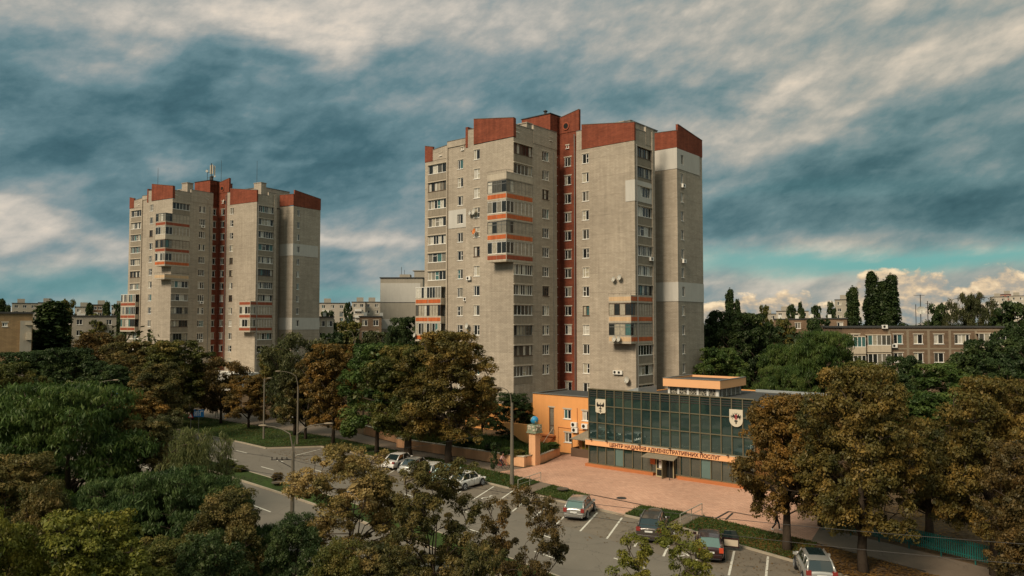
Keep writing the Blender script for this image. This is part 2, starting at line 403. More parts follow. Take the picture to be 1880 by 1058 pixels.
WIN = [window_meshes(1.15, 1.45, 2, 'window', 10 + i, split=[[.7, 1.15], [.45, 1.15], [.58, 1.15]][i % 3], vent=i % 2 == 0) for i in range(6)]
WIN_D = window_meshes(1.15, 1.45, 2, 'window', 31, frame='brown_frame')
WIN3 = [window_meshes(1.55, 1.45, 3, 'window', 50 + i, vent=i % 2 == 0) for i in range(5)]
WIN3_D = window_meshes(1.55, 1.45, 3, 'window', 58, frame='brown_frame')
WIN_S = [window_meshes(.8, 1.45, 2, 'window', 60 + i, split=[.34, .8], vent=False) for i in range(2)]
WIN_R = [window_meshes(1.2, 1.4, 2, 'window', 70 + i, split=[.5, 1.2], vent=False) for i in range(3)]
LOG = [window_meshes(4.0, 1.45, c, 'loggia', 100 + i, frame=fr, vent=v, fw=.075) for i, (c, fr, v) in enumerate(
    [(6, 'white', True), (5, 'white', True), (7, 'white', False), (6, 'brown_frame', False), (4, 'white', True), (8, 'white', False), (6, 'metal_grey', True), (5, 'white', False)])]
SMALLW = window_meshes(.5, .5, 1, 'window', 90, vent=False)

def place_window(pair, root, p0, d, u, z, name='window'):
    """d = direction of the wall (0: along a, facing -b; 1: along b, facing +a)"""
    ux, uy = ((1, 0), (0, 1))[d]
    o = inst(pair[0], name, root, (p0[0] + ux * u, p0[1] + uy * u, z), (0, math.pi / 2)[d])
    inst(pair[1], 'pane', o, (0, 0, 0))
    return o

def dish_mb(r=.38):
    mb = MB(); prof = [(0., .0), (r * .4, .02), (r * .75, .07), (r, .13), (r * 1.02, .135), (r * .98, .12), (r * .7, .05), (0., -.03)]
    mb.lathe(prof, (0, 0, 0), 16); mb.tube([(0, -r * .95, .1), (0, -.1, .45)], .018, 5); mb.box(-.05, .05, -.13, -.03, .42, .5)
    mb.tube([(0, 0, -.02), (0, 0, -.3)], .03, 6); return mb
DISH_ME = None
def dish(root, a, b, z, face=0, r=1., name='satellite_dish', turn=0.):
    global DISH_ME
    if DISH_ME is None: DISH_ME = dish_mb().mesh('satellite_dish', M['dishgrey'])
    o = inst(DISH_ME, name, root, (a, b, z)); dv = Vector((-.35 + turn, -1, .25)) if face == 0 else Vector((.8, -.7, .25))
    o.rotation_euler = dv.to_track_quat('Z', 'Y').to_euler(); o.scale = (r, r, r); return o
M['dishgrey'] = mat('dish_paint', (.45, .43, .37), .55, .4, var=.12)
M['dishred'] = mat('dish_orange', (.55, .16, .03), .55, .4, var=.12)
AC_ME = []
def ac_unit(root, a, b, z, face=0):
    if not AC_ME:
        mb = MB(); mb.box(0, .8, -.34, -.04, 0, .55, 0)
        for k in range(16):
            t0, t1 = 2 * math.pi * k / 16, 2 * math.pi * (k + 1) / 16
            mb.add([(.30, -.346, .28), (.30 + .2 * math.cos(t0), -.346, .28 + .2 * math.sin(t0)), (.30 + .2 * math.cos(t1), -.346, .28 + .2 * math.sin(t1))], [(0, 1, 2)], 1)
        mb.box(.05, .1, -.32, 0, -.05, 0, 1); mb.box(.7, .75, -.32, 0, -.05, 0, 1)
        AC_ME.append(mb.mesh('air_conditioner', [M['white'], M['dark']]))
    return inst(AC_ME[0], 'air_conditioner', root, (a, b, z), (0, math.pi / 2)[face])

def wrap_balcony(root, x0, x1, y0, y1, c, kind='orange', glazed='white', left_y=None, seed=0, lside=None, only_side=False):
    """box balcony wrapped round a corner: front on plane b=y0, side on plane a=x1; c = window centre height"""
    random.seed(seed); L0 = left_y if left_y is not None else y0 + 1.2
    body = MB(); zb, zt = c - 1.92, c - .82; T = .12
    path = [(x0, L0), (x0, y0), (x1, y0), (x1, y1)]
    body.prism([(x0, y0), (x1, y0), (x1, y1), (x1 - 1.0, y1), (x1 - 1.0, L0), (x0, L0)], zb, zb + .14, 0)
    def strip(mb, z0, z1, off, mi=0, th=.10, inset=0.):
        a, b, e = (x0 - off, y0 - off), (x1 + off, y0 - off), y1
        mb.box(a[0] + inset, b[0] - inset * 0, a[1], a[1] + th, z0, z1, mi)                  # front
        mb.box(b[0] - th, b[0], a[1] + th, e - inset, z0, z1, mi)                            # side
        mb.box(a[0], a[0] + th, a[1] + th, L0, z0, z1, mi)                             # left end
    strip(body, zb + .14, zb + .2, .03); strip(body, zb + .2, zt - .08, 0.); strip(body, zt - .08, zt, .03)
    o = body.build('balcony', [M['slab']], root)
    pm = {'orange': 'orange_tile', 'cream': 'cream_tile', 'rust': 'rust_tile', 'beige': 'slab', 'mixed': 'orange_tile'}[kind]
    if kind != 'beige':
        z0, z1 = zb + .32, zt - .20; w = x1 - x0
        def pbox(*q): m_ = MB(); m_.box(*q); m_.build('parapet_panel', M[pm], o)
        if kind == 'mixed': fr = MB(); fr.box(x0 + .08, x1 - .08, y0 - .02, y0 - .001, z0, z1); fr.build('front_panel', M['cream_tile'], o)
        else:
            n = 2
            for i in range(n): pbox(x0 + .06 + (w - .1) * i / n, x0 + .02 + (w - .1) * (i + 1) / n, y0 - .02, y0 - .001, z0, z1)
        d = y1 - y0; n = 3
        for i in range(n): pbox(x1 + .001, x1 + .02, y0 + .06 + (d - .08) * i / n, y0 + .02 + (d - .08) * (i + 1) / n, z0, z1)
        pbox(x0 - .02, x0 - .001, y0 + .1, L0 - .02, z0, z1)
    if glazed:
        g = MB(); p = MB(); z0, z1 = zt, c + .86; fw = .055
        def run(q0, q1, n):
            q0 = Vector((q0[0], q0[1], 0)); q1 = Vector((q1[0], q1[1], 0)); dd = q1 - q0; nn = Vector((dd.y, -dd.x, 0)).normalized()
            for i in range(n + 1):
                q = q0 + dd * (i / n); s_ = .5 * fw
                g.box(q.x - s_, q.x + s_, q.y - s_, q.y + s_, z0, z1)
            for zz in (z0, z1 - .09, z0 + (z1 - z0) * .70):
                if zz == z0 + (z1 - z0) * .70 and glazed != 'grid': continue
                a_ = q0 - nn * .04; b_ = q1 - nn * .04
                g.box(min(a_.x, b_.x, q0.x, q1.x), max(a_.x, b_.x, q0.x, q1.x), min(a_.y, b_.y, q0.y, q1.y), max(a_.y, b_.y, q0.y, q1.y), zz, zz + .08)
            for i in range(n):
                a_ = q0 + dd * (i / n) - nn * .02; b_ = q0 + dd * ((i + 1) / n) - nn * .02
                p.quad((a_.x, a_.y, z0), (b_.x, b_.y, z0), (b_.x, b_.y, z1), (a_.x, a_.y, z1))
        i_ = .05
        run((x0 + i_, y0 + i_), (x1 - i_, y0 + i_), max(3, int((x1 - x0) / .75))); run((x1 - i_, y0 + i_), (x1 - i_, y1), max(5, int((y1 - y0) / .72)))
        run((x0 + i_, L0), (x0 + i_, y0 + i_), 2)
        g.box(x0, x1, y0, L0, z1, z1 + .07); g.box(x1 - 1., x1, y0, y1, z1 + .005, z1 + .074)
        gf = g.build('glazing_frame', M['white'] if glazed == 'white' else (M['brown_frame'] if glazed == 'brown' else M['metal_grey']), o)
        p.build('pane', M['pane_log'], gf)
    else:
        r = MB()
        for (q0, q1) in (((x0, y0), (x1, y0)), ((x1, y0), (x1, y1))):
            r.tube([(q0[0], q0[1], zt + .28), (q1[0], q1[1], zt + .28)], .02, 5)
            for i in range(5): 
                x, y = q0[0] + (q1[0] - q0[0]) * i / 4, q0[1] + (q1[1] - q0[1]) * i / 4
                r.tube([(x, y, zt), (x, y, zt + .28)], .015, 4)
        r.build('railing', M['iron'], o)
    return o

ZW = 2.7      # centre of the lowest row of windows
FL = 2.8
def red_panel(root, p0, p1, zb0, zt0, zt1, th=.28, mi='red', zb1=None, name='parapet'):
    """brick parapet piece, p0->p1 with the outside on the right, sloping top"""
    dx, dy = p1[0] - p0[0], p1[1] - p0[1]; Lw = math.hypot(dx, dy); nx, ny = dy / Lw, -dx / Lw; e = .05
    q = [(p0[0] + nx * e, p0[1] + ny * e), (p1[0] + nx * e, p1[1] + ny * e), (p1[0] - nx * th, p1[1] - ny * th), (p0[0] - nx * th, p0[1] - ny * th)]
    zb1 = zb0 if zb1 is None else zb1
    mb = MB(); mb.prism(q, [zb0, zb1, zb1, zb0], [zt0, zt1, zt1, zt0])
    o = mb.build(name, M[mi], root)
    cp = MB(); w = .05
    qc = [(p0[0] + nx * (e + w), p0[1] + ny * (e + w)), (p1[0] + nx * (e + w), p1[1] + ny * (e + w)), (p1[0] - nx * (th + w), p1[1] - ny * (th + w)), (p0[0] - nx * (th + w), p0[1] - ny * (th + w))]
    cp.prism(qc, [zt0, zt1, zt1, zt0], [zt0 + .07, zt1 + .07, zt1 + .07, zt0 + .07]); cp.build('coping', M['metal_grey'], o)
    return o

def build_tower(fr, cfg, label):
    root = empty('apartment_tower', (fr.x, fr.y, fr.z), -fr.ph, label, 'apartment tower')
    K = range(0, 14); nz = lambda k: ZW + FL * k
    rnd = random.Random(cfg['seed'])
    wall = MB(); redw = MB(); ZT = 40.55
    hz = lambda k, h=1.45: (nz(k) - h / 2, nz(k) + h / 2)
    skipA = cfg.get('skipA', {})
    # which openings
    def holes(u0, w, ks): return [(u0, u0 + w, *hz(k)) for k in ks]
    # --- the outline, one face at a time
    A2 = (-21.14, 3.39)
    kA3 = [k for k in K if k >= 1]; kB = [k for k in K if k >= 1 and k not in cfg['wrapB_noloft']]
    wall_face(wall, A2, (-8.97, 3.39), 0, 42.2, holes(.75, 4.0, [k for k in kA3 if k not in cfg['wrapA3']]) + holes(7.2, 1.55 if cfg['wideA2'] else 1.15, [k for k in K if k >= 1]), mi=0)
    wall_face(wall, (-8.97, 3.39), (-8.97, 0), 0, 42.2)
    wall_face(wall, (-8.97, 0), (0, 0), 3.8 if cfg['orange_base'] else 0, ZT, holes(cfg['uA1'], 1.15, [k for k in K if k >= (2 if cfg['orange_base'] else 1)]))
    wall_face(wall, (0, 0), (0, 10.0), 3.8 if cfg['orange_base'] else 0, ZT, holes(.12, 4.0, [k for k in kB if k >= 1 + cfg['orange_base']]) + holes(6.5, 1.55, [k for k in K if k >= 1 + cfg['orange_base']]))
    wall_face(wall, (0, 10.0), (-1.18, 10.0), 0, ZT)
    wall_face(redw, (-1.18, 10.0), (-1.18, 12.4), 0, 46.0, [(.5, 1.7, *hz(k, 1.4)) for k in K if k >= 1])
    wall_face(redw, (-1.18, 12.4), (1.9, 12.4), 0, 43.6, [(.85, 2.05, *hz(k, 1.4)) for k in K if k >= 1])
    wall_face(wall, (1.9, 12.4), (1.9, 12.25), 0, ZT)
    wall_face(wall, (1.9, 12.25), (11.87, 12.25), 0, ZT, holes(1.1, 1.15, [k for k in K if k >= 1]))
    kE = [k for k in K if k >= 1 and k not in cfg['wrapE_noloft']]
    wall_face(wall, (11.87, 12.25), (11.87, 17.55), 0, ZT, holes(.62, 4.0, kE))
    wall_face(wall, (11.87, 17.55), (9.5, 17.55), 0, ZT); wall_face(wall, (9.5, 17.55), (9.5, 20.67), 0, ZT)
    wall_face(wall, (9.5, 20.67), (14.03, 20.67), 0, ZT)
    wall_face(wall, (14.03, 20.67), (14.03, 28.95), 0, ZT, holes(1.15, .8, [k for k in K if k >= 1]))
    wall_face(wall, (14.03, 28.95), (-21.14, 28.95), 0, ZT); wall_face(wall, (-21.14, 28.95), A2, 0, ZT)
    wall.build('wall', M['beige'], root); redw.build('stairwell_wall', M['red'], root)
    for q in ((11.87, 12.12, 16.9, 17.55, 0, 42.6), (-16.25, -15.95, 3.2, 3.39, 0, 42.2)): pil = MB(); pil.box(*q); pil.build('pilaster', M['beige'], root)
    if cfg['orange_base']:
        ob = MB(); wall_face(ob, (-8.97, 0), (0, 0), 0, 3.8, off=.03); wall_face(ob, (0, 0), (0, 10), 0, 3.8, off=.03); ob.build('painted_base', M['ochre'], root)
    # --- windows
    for k in K:
        if k < 1: continue
        z = hz(k)[0]; zr = hz(k, 1.4)[0]
        W2 = WIN3 if cfg['wideA2'] == 1 else WIN
        pick = lambda ws, d: d if rnd.random() < .12 else rnd.choice(ws)
        place_window(pick(W2, W2[0]), root, A2, 0, 7.2, z)
        if k >= 1 + cfg['orange_base']: place_window(pick(WIN, WIN_D), root, (-8.97, 0), 0, cfg['uA1'], z)
        if k >= 1 + cfg['orange_base']: place_window(pick(WIN3, WIN3_D), root, (0, 0), 1, 6.5, z)
        place_window(rnd.choice(WIN_R), root, (-1.18, 10.0), 1, .5, zr)
        place_window(rnd.choice(WIN_R), root, (-1.18, 12.4), 0, .85, zr)
        place_window(pick(WIN, WIN_D), root, (1.9, 12.25), 0, 1.1, z)
        place_window(rnd.choice(WIN_S), root, (14.03, 20.67), 1, 1.15, z)
        if k not in cfg['wrapA3']: place_window(rnd.choice(LOG), root, A2, 0, .75, z, 'loggia')
        if k in kB and k >= 1 + cfg['orange_base']: place_window(rnd.choice(LOG), root, (0, 0), 1, .12, z, 'loggia')
        if k in kE: place_window(rnd.choice(LOG), root, (11.87, 12.25), 1, .62, z, 'loggia')
    # rows of darker loggia parapet below the glazing
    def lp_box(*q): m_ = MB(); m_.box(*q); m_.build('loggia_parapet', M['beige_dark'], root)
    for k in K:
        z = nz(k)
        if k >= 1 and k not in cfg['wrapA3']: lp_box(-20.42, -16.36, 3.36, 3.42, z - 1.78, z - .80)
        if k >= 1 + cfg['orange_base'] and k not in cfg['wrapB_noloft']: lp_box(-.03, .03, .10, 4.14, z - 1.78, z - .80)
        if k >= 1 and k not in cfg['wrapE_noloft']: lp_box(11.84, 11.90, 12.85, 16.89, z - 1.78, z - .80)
    # --- balconies wrapped round corners
    for (k, kind, gl) in cfg['balB']: wrap_balcony(root, -3.45, .04, -1.55, 4.2, nz(k) + .08, kind, gl, left_y=-.001, seed=k)
    for (k, kind, gl) in cfg['balE']: wrap_balcony(root, 8.3, 11.92, 10.9, 16.85, nz(k) + .08, kind, gl, left_y=12.249, seed=k + 40)
    for (k, kind, gl) in cfg['balA3']: a3_balcony(root, nz(k) + .08, kind, gl, k)
    rc = MB(); rc.box(11.80, 11.90, 12.9, 16.6, .6, 3.0); rc.build('recess_shade_box', M['dark'], root)  # dark box on the flush wall, its colour stands for the recess's shade
    # --- insulated flats
    for (face, u0, u1, z0, z1) in cfg['patches']:
        pt = MB()
        if face == 'D2': wall_face(pt, (14.03, 20.67), (14.03, 28.95), z0, z1, [(1.15, 1.95, *hz(k)) for k in K if z0 < nz(k) < z1], off=.06) if u1 > 8 else wall_face(pt, (14.03, 20.67), (14.03, 20.67 + u1), z0, z1, [(1.15, 1.95, *hz(k)) for k in K if z0 < nz(k) < z1], off=.06)
        if face == 'D1': wall_face(pt, (9.5, 20.67), (14.09, 20.67), z0, z1, off=.06)
        if face == 'C': wall_face(pt, (u0, 12.25), (u1, 12.25), z0, z1, off=.06)
        if face == 'A2': wall_face(pt, (-21.14 + u0, 3.39), (-21.14 + u1, 3.39), z0, z1, [(7.2 - u0, 7.2 - u0 + (1.55 if cfg['wideA2'] else 1.15), *hz(k)) for k in K if z0 < nz(k) < z1], off=.06)
        if face == 'E': wall_face(pt, (11.87, 12.19), (11.87, 17.6), z0, z1, [(1.5, 4.2, *hz(k)) for k in K if z0 < nz(k) < z1], off=.09)
        pt.build('insulation_panel', M['pale'], root)
    # --- roof slabs, parapets, lift house
    rf = MB(); rf.prism([(-21.1, 3.45), (-8.9, 3.45), (-8.9, .05), (-.05, .05), (-.05, 9.95), (-1.2, 9.95), (-1.2, 12.5), (11.8, 12.3), (11.8, 17.5), (9.6, 17.5), (9.6, 20.7), (13.95, 20.7), (13.95, 28.9), (-21.1, 28.9)], 40.1, 40.3)
    rf.build('roof', M['roof'], root)
    red_panel(root, (-21.17, 3.39), (-19.37, 3.39), 40.45, 43.1, 42.7)
    red_panel(root, (-19.37, 3.39), (-16.1, 3.39), 40.5, 42.2, 42.5, mi='beige')
    red_panel(root, (-16.1, 3.30), (-9.1, 3.30), 42.0, 42.95, 42.95, mi='beige')
    fin = MB(); fin.box(-9.05, -8.6, -.06, 3.3, 40.4, 43.4); fin.build('parapet', M['red'], root)
    red_panel(root, (-8.6, .04), (-7.44, .04), 40.5, 42.95, 42.95, mi='beige')
    red_panel(root, (-7.44, 0), (.05, 0), 40.65, 44.35, 43.25)
    side = MB(); side.prism([(-.28, 0.), (.045, 0.), (.045, .5), (-.28, .5)], 40.65, 43.25); side.build('parapet', M['red'], root)
    red_panel(root, (-.05, .5), (-.05, 4.4), 40.5, 42.4, 42.4, mi='beige')
    red_panel(root, (0, 4.4), (0, 10.0), 40.5, 43.1, 43.1, mi='beige')
    lift = MB(); lift.prism([(-6.7, 10.02), (-1.18, 10.02), (-1.18, 16), (-6.7, 16)], 40.3, [46.2, 46.1, 46.1, 46.2]); lift.build('lift_house', M['red'], root)
    cap = MB(); cap.box(-6.8, -1.1, 9.93, 16.1, 46.2, 46.32); cap.build('lift_house_roof', M['roof'], root)
    red_panel(root, (-1.18, 12.38), (2.38, 12.38), 43.55, 46.0, 46.7, th=.4)
    vent = MB(); vent.tube([(.07, 12.38, 44.55), (.07, 12.2, 44.55)], [.62, .62], 20); vent.build('round_vent', M['rust_tile'], root)
    vi = MB(); vi.tube([(.07, 12.19, 44.55), (.07, 12.185, 44.55)], [.42, .42], 20); vi.build('vent_opening', M['dark'], root)
    back = MB(); back.box(2.2, 9.0, 16, 24, 40.3, 44.6); back.build('roof_house', M['beige'], root)
    bt = MB(); bt.box(2.1, 9.1, 15.9, 24.1, 44.6, 44.72); bt.build('roof_house_roof', M['metal_grey'], root)
    red_panel(root, (1.95, 12.30), (3.0, 12.30), 40.5, 43.4, 43.4, mi='beige')
    red_panel(root, (2.95, 12.24), (11.92, 12.24), 40.55, 44.25, 43.1)
    red_panel(root, (11.80, 12.3), (11.80, 15.4), 40.5, 42.2, 42.3, mi='beige')
    red_panel(root, (11.87, 15.4), (11.87, 17.55), 40.5, 43.05, 43.05, mi='beige')
    red_panel(root, (9.5, 20.67), (14.05, 20.67), 40.75, 43.45, 43.25)
    red_panel(root, (14.03, 20.95), (14.03, 29.0), 40.6, 44.2, 43.25)
    for (a, b, w, d, z) in cfg['chimneys']: ch = MB(); ch.box(a, a + w, b, b + d, 40.3, z); ch.box(a - .1, a + w + .1, b - .1, b + d + .1, z, z + .12); ch.build('chimney', M['beige'], root)
    # small attic windows
    for (p0, d, u, z) in [((-21.14, 3.39), 0, 3.3, 41.0), ((-21.14, 3.39), 0, 8.0, 41.2), ((0, 0), 1, 8.2, 41.6), ((-1.18, 12.4), 0, 1.2, 41.1), ((-.05, .0), 1, .6, 41.4)]:
        o = place_window(SMALLW, root, (p0[0] + (.075 if d else 0), p0[1] - (0 if d else .1)), d, u, z)
    # drain pipes
    for (a, b, z0, z1, rr) in [(-.1, 9.85, 3, 40, .07), (1.7, 12.1, 3, 43, .07), (12.1, 12.5, 3, 40, .07), (9.9, 20.5, 3, 40, .07), (.06, 9.2, 3, 40, .04)]: dp = MB(); dp.tube([(a, b, z0), (a, b, z1)], rr, 6); dp.build('drain_pipe', M['metal_grey'], root)
    for q in cfg['dishes']: dish(root, *q)
    for q in cfg['acs']: ac_unit(root, *q)
    return root

def a3_balcony(root, c, kind, gl, k):
    """balcony round the far left corner, front on b=2.3, running past the left end"""
    x0, x1, y0 = -22.1, -16.4, 2.35
    body = MB(); zb, zt = c - 1.92, c - .82
    body.box(x0, x1, y0, 3.385, zb, zb + .14); body.box(x0, -21.15, 3.386, 7., zb, zb + .14)
    body.box(x0, x1, y0, y0 + .1, zb + .14, zt); body.box(x1 - .1, x1, y0 + .1, 3.385, zb + .14, zt); body.box(x0, x0 + .1, y0 + .1, 7., zb + .14, zt)
    body.box(x0 - .03, x1 + .03, y0 - .03, y0 + .1, zt, zt + .05)
    o = body.build('balcony', M['slab'], root)
    for i in range(2): p = MB(); p.box(x0 + .1 + 2.8 * i, x0 + 2.8 + 2.8 * i, y0 - .02, y0 - .001, zb + .32, zt - .20); p.build('parapet_panel', M[{'orange': 'orange_tile', 'rust': 'rust_tile', 'cream': 'cream_tile'}[kind]], o)
    g = MB(); pp = MB(); n = 9
    for i in range(n + 1):
        x = x0 + .08 + (x1 - x0 - .16) * i / n; g.box(x - .03, x + .03, y0 + .02, y0 + .08, zt + .05, c + .86)
        if i < n: pp.quad((x, y0 + .05, zt), (x + (x1 - x0 - .16) / n, y0 + .05, zt), (x + (x1 - x0 - .16) / n, y0 + .05, c + .86), (x, y0 + .05, c + .86))
    g.box(x0, x1, y0, 3.385, c + .86, c + .95); pp.quad((x0 + .05, 7., zt), (x0 + .05, y0 + .05, zt), (x0 + .05, y0 + .05, c + .86), (x0 + .05, 7., c + .86))
    gf = g.build('glazing_frame', M['white'] if gl == 'white' else M['brown_frame'], o); pp.build('pane', M['pane_log'], gf)

M['ochre'] = mat('ochre_paint', (.58, .27, .085), .85, .15, var=.08, scale=.9, stain=.10)
FT1 = Frame(.2045, 102.6974, .6965, 0.)
FT2 = Frame(-72.314, 159.232, .5504, .85)
nzf = lambda k: ZW + FL * k
cfg1 = dict(seed=4, wideA2=0, uA1=1.55, orange_base=1,
    wrapA3=[6, 5, 4], wrapB_noloft=[8, 9, 10, 11], wrapE_noloft=[4, 5],
    balB=[(11, 'orange', 'grid'), (10, 'orange', 'white'), (9, 'orange', 'grid'), (8, 'rust', 'white'), (12, 'beige', None)],
    balE=[(6, 'mixed', None), (5, 'mixed', 'brown'), (4, 'mixed', 'grid')], balA3=[(6, 'orange', 'white'), (5, 'orange', 'brown'), (4, 'orange', 'white')],
    patches=[('D2', 0, 7.3, 37.6, 40.6), ('D1', 0, 0, 37.6, 40.7), ('D1', 0, 0, nzf(6) - 1.4, nzf(6) + 1.4), ('D2', 0, 9, nzf(6) - 1.4, nzf(6) + 1.4),
             ('C', 10.4, 11.93, nzf(11) - 1.5, nzf(11) + 1.5), ('E', 0, 0, nzf(11) - 1.5, nzf(11) + 1.5), ('A2', 5.3, 9.9, nzf(10) - 1.3, nzf(10) + 1.5)],
    chimneys=[(-3.3, 4.3, 2.2, 1.2, 43.6), (6.6, 14.6, 2.2, 1.2, 44.2), (-13, 10, 2, 2, 44.2)],
    dishes=[(-7.75, -.35, nzf(10) + .0), (-6.95, -.4, nzf(10) + .1, 0, 1.35), (-8.3, -.35, nzf(4) + .6, 0, 1.2), (-8.3, -.4, nzf(4) - .55, 0, 1.),
            (8.6, 11.9, nzf(7) - 1.2, 0, 1.), (9.6, 11.9, nzf(7) - 1.0, 0, 1.1), (9.5, 10.6, nzf(4) - 1.2, 0, 1.1), (10.2, 10.6, nzf(4) - 1.2, 0, 1.1), (10.7, 11.9, nzf(2) - 1.3, 0, 1.3),
            (-21.9, 2.1, nzf(4) - .9, 0, 1.), (-16.9, 2.1, nzf(4) - .3, 0, 1.)],
    acs=[(-8.6, 0., nzf(7) - 1.25), (-12.4, 3.39, nzf(6) - 1.3), (8.3, 12.25, nzf(2) - .6), (9.0, 12.25, nzf(2) - .6), (11.9, 16.0, nzf(8) - 1.3, 1), (14.06, 21.9, nzf(12) - 1.35, 1), (14.06, 21.9, nzf(8) - 1.35, 1)])
T1 = build_tower(FT1, cfg1, 'large fourteen storey beige brick tower with red parapets standing behind the glass-fronted hall')
od = dish(T1, -6.9, -.4, nzf(9) + .05, 0, 1.15); od.data = od.data.copy(); od.data.materials[0] = M['dishred']
cfg2 = dict(seed=9, wideA2=0, uA1=1.0, orange_base=0,
    wrapA3=[6, 5, 4], wrapB_noloft=[12, 11, 10, 9, 8], wrapE_noloft=[5, 4],
    balB=[(12, 'rust', 'grid'), (11, 'beige', 'white'), (10, 'rust', 'brown'), (9, 'orange', 'white'), (8, 'cream', None)],
    balE=[(6, 'rust', None), (5, 'rust', 'white'), (4, 'rust', 'white')], balA3=[(6, 'rust', 'white'), (5, 'rust', 'white'), (4, 'rust', 'brown')],
    patches=[('D2', 0, 7.6, nzf(10) - 1.4, nzf(10) + 1.3), ('D1', 0, 0, nzf(10) - 1.4, nzf(10) + 1.3), ('D1', 0, 0, nzf(4) - 1.4, nzf(4) + 1.3), ('D2', 0, 9, nzf(4) - 1.4, nzf(4) + 1.3)],
    chimneys=[(-3.6, 4.6, 2.0, 1.4, 44.8), (8.2, 14.4, 2.4, 1.4, 45.2), (-13, 10, 2, 2, 45)],
    dishes=[(1.0, 12.1, 41.6, 0, 1.)], acs=[(0.03, 7.0, nzf(12) - 1.3, 1), (0.03, 7.0, nzf(6) - 1.3, 1), (.03, 7.0, nzf(3) - 1.3, 1)])
T2 = build_tower(FT2, cfg2, 'smaller looking beige brick tower at the left, an antenna mast on its roof')
lob = MB(); lob.box(-2, 13.5, 5, 12.2, 0, 3.4); lob.build('entrance_block', M['white_render'], T2)

# roof antennas of the left tower, and the flue on the near one
def antenna_mast():
    r = empty('antenna_mast', (*FT2.w(-4.2, 12.5), 47.1), 0, 'cellular antenna mast with pale panels on the left tower roof', 'antenna')
    mb = MB(); mb.tube([(0, 0, 0), (0, 0, 4.6)], .09, 6); mb.tube([(-.9, 0, 0), (-.9, 0, 3.2)], .05, 6); mb.tube([(-.9, 0, 1.2), (0, 0, 1.2)], .04, 5); mb.tube([(-.9, 0, 2.4), (0, 0, 2.4)], .04, 5)
    mb.tube([(0, 0, 1.8), (.8, 0, 1.8)], .04, 5); mb.box(-.3, .3, -.2, .2, .3, 1.5); mb.build('mast', M['iron'], r)
    for i, (x, y, z) in enumerate(((-.28, -.2, 2.0), (.22, -.25, 2.1), (.55, .1, 1.9))):
        p = MB(); p.box(x, x + .26, y, y + .16, z, z + 2.1); p.build('antenna_panel', M['slab'], r)
    d = MB(); d.xform(Matrix()); d.tube([(-.9, -.1, 2.7), (-.9, -.35, 2.7)], [.28, .3], 12); d.tube([(.9, -.1, 1.5), (.9, -.3, 1.5)], [.2, .22], 12); d.build('drum_antenna', M['dishgrey'], r)
antenna_mast()
for (a, b, z, h, lb) in [(-7.2, 1.2, 43.5 + .85, 4.6, 'thin whip antenna on the left corner of the left tower'), (-2., 13.5, 47.1, 5.2, 'thin whip antenna on the lift house of the left tower'), (6., 17., 45.5, 6.4, 'tall whip antenna near the right roof house of the left tower')]:
    o = MB(); o.tube([(0, 0, 0), (0, 0, h)], [.05, .03], 5); q = o.build('whip_antenna', M['iron']); q.location = (*FT2.w(a, b), z); tag(q, lb, 'antenna')
o = MB(); o.tube([(0, 0, 0), (0, 0, 1.1)], .2, 8); o.lathe([(.34, 1.05), (.34, 1.15), (0, 1.35)], n=8); q = o.build('roof_flue', M['iron']); q.location = (*FT1.w(-3.6, 12), 46.3); tag(q, 'black roof flue with a cap on the nearer tower', 'flue')
o = MB(); o.tube([(0, 0, 0), (0, 0, 1.0)], .25, 8); o.lathe([(.42, 1.0), (.42, 1.1), (0, 1.3)], n=8); q = o.build('roof_flue', M['iron']); q.location = (*FT2.w(-2.5, 11.5), 47.15); tag(q, 'short capped roof flue on the left tower beside its mast', 'flue')
# ------------------------------------------------------------------ glass-fronted hall
FA = Frame(8.0, 78.8, math.radians(39.57), .1)
M['orange'] = mat('orange_render', (.72, .33, .115), .85, .15, var=.06, scale=.9, stain=.10)
M['peach'] = mat('peach_band', (.76, .40, .19), .8, .2, var=.05, scale=1.)
M['peach_wall'] = mat('peach_render', (.66, .37, .20), .88, .15, var=.12, scale=1.4, stain=.22)
M['plinth'] = mat('red_plinth', (.42, .15, .055), .8, .2, var=.15, scale=2.)
M['bronze'] = mat('bronze_frame', (.20, .175, .11), .4, .5, .5, var=.1)
M['letters'] = mat('letter_paint', (.10, .022, .022), .5, .3)
M['sheet'] = mat('roof_sheet', (.35, .37, .36), .4, .5, .3)
def glass_wall_mat():
    m = bpy.data.materials.new('tinted_glass'); m.use_nodes = True; N = NT(m.node_tree); b = N.n['Principled BSDF']
    at = N.new('ShaderNodeAttribute'); at.attribute_name = 'lv'; tc = N.new('ShaderNodeTexCoord'); oi = N.new('ShaderNodeObjectInfo')
    n = N.noise(tc.outputs['Object'], .5, 4, .6)
    c = N.ramp(N.m('MULTIPLY_ADD', oi.outputs['Random'], .35, N.m('MULTIPLY', n, .8)), [(0, (.006, .016, .015)), (.5, (.018, .036, .034)), (1, (.055, .070, .058))])  # mottled reflections put into the base colour along with the glass tint
    N.link(c, b.inputs['Base Color']); b.inputs['Roughness'].default_value = .035; b.inputs['IOR'].default_value = 2.3
    b.inputs['Specular IOR Level'].default_value = .6; b.inputs['Specular Tint'].default_value = (.80, .92, .88, 1)
    bp = N.new('ShaderNodeBump'); bp.inputs['Strength'].default_value = .05; bp.inputs['Distance'].default_value = .05
    N.link(N.noise(tc.outputs['Object'], .8, 2, .5), bp.inputs['Height']); N.link(bp.outputs[0], b.inputs['Normal'])
    return m
M['tint'] = glass_wall_mat()
hall = empty('service_hall', (FA.x, FA.y, FA.z), -FA.ph, 'long low hall with a dark green glass front and an orange lettered band', 'public building')
HW = 17.64; NC = 17; cw = HW / NC
b = MB()
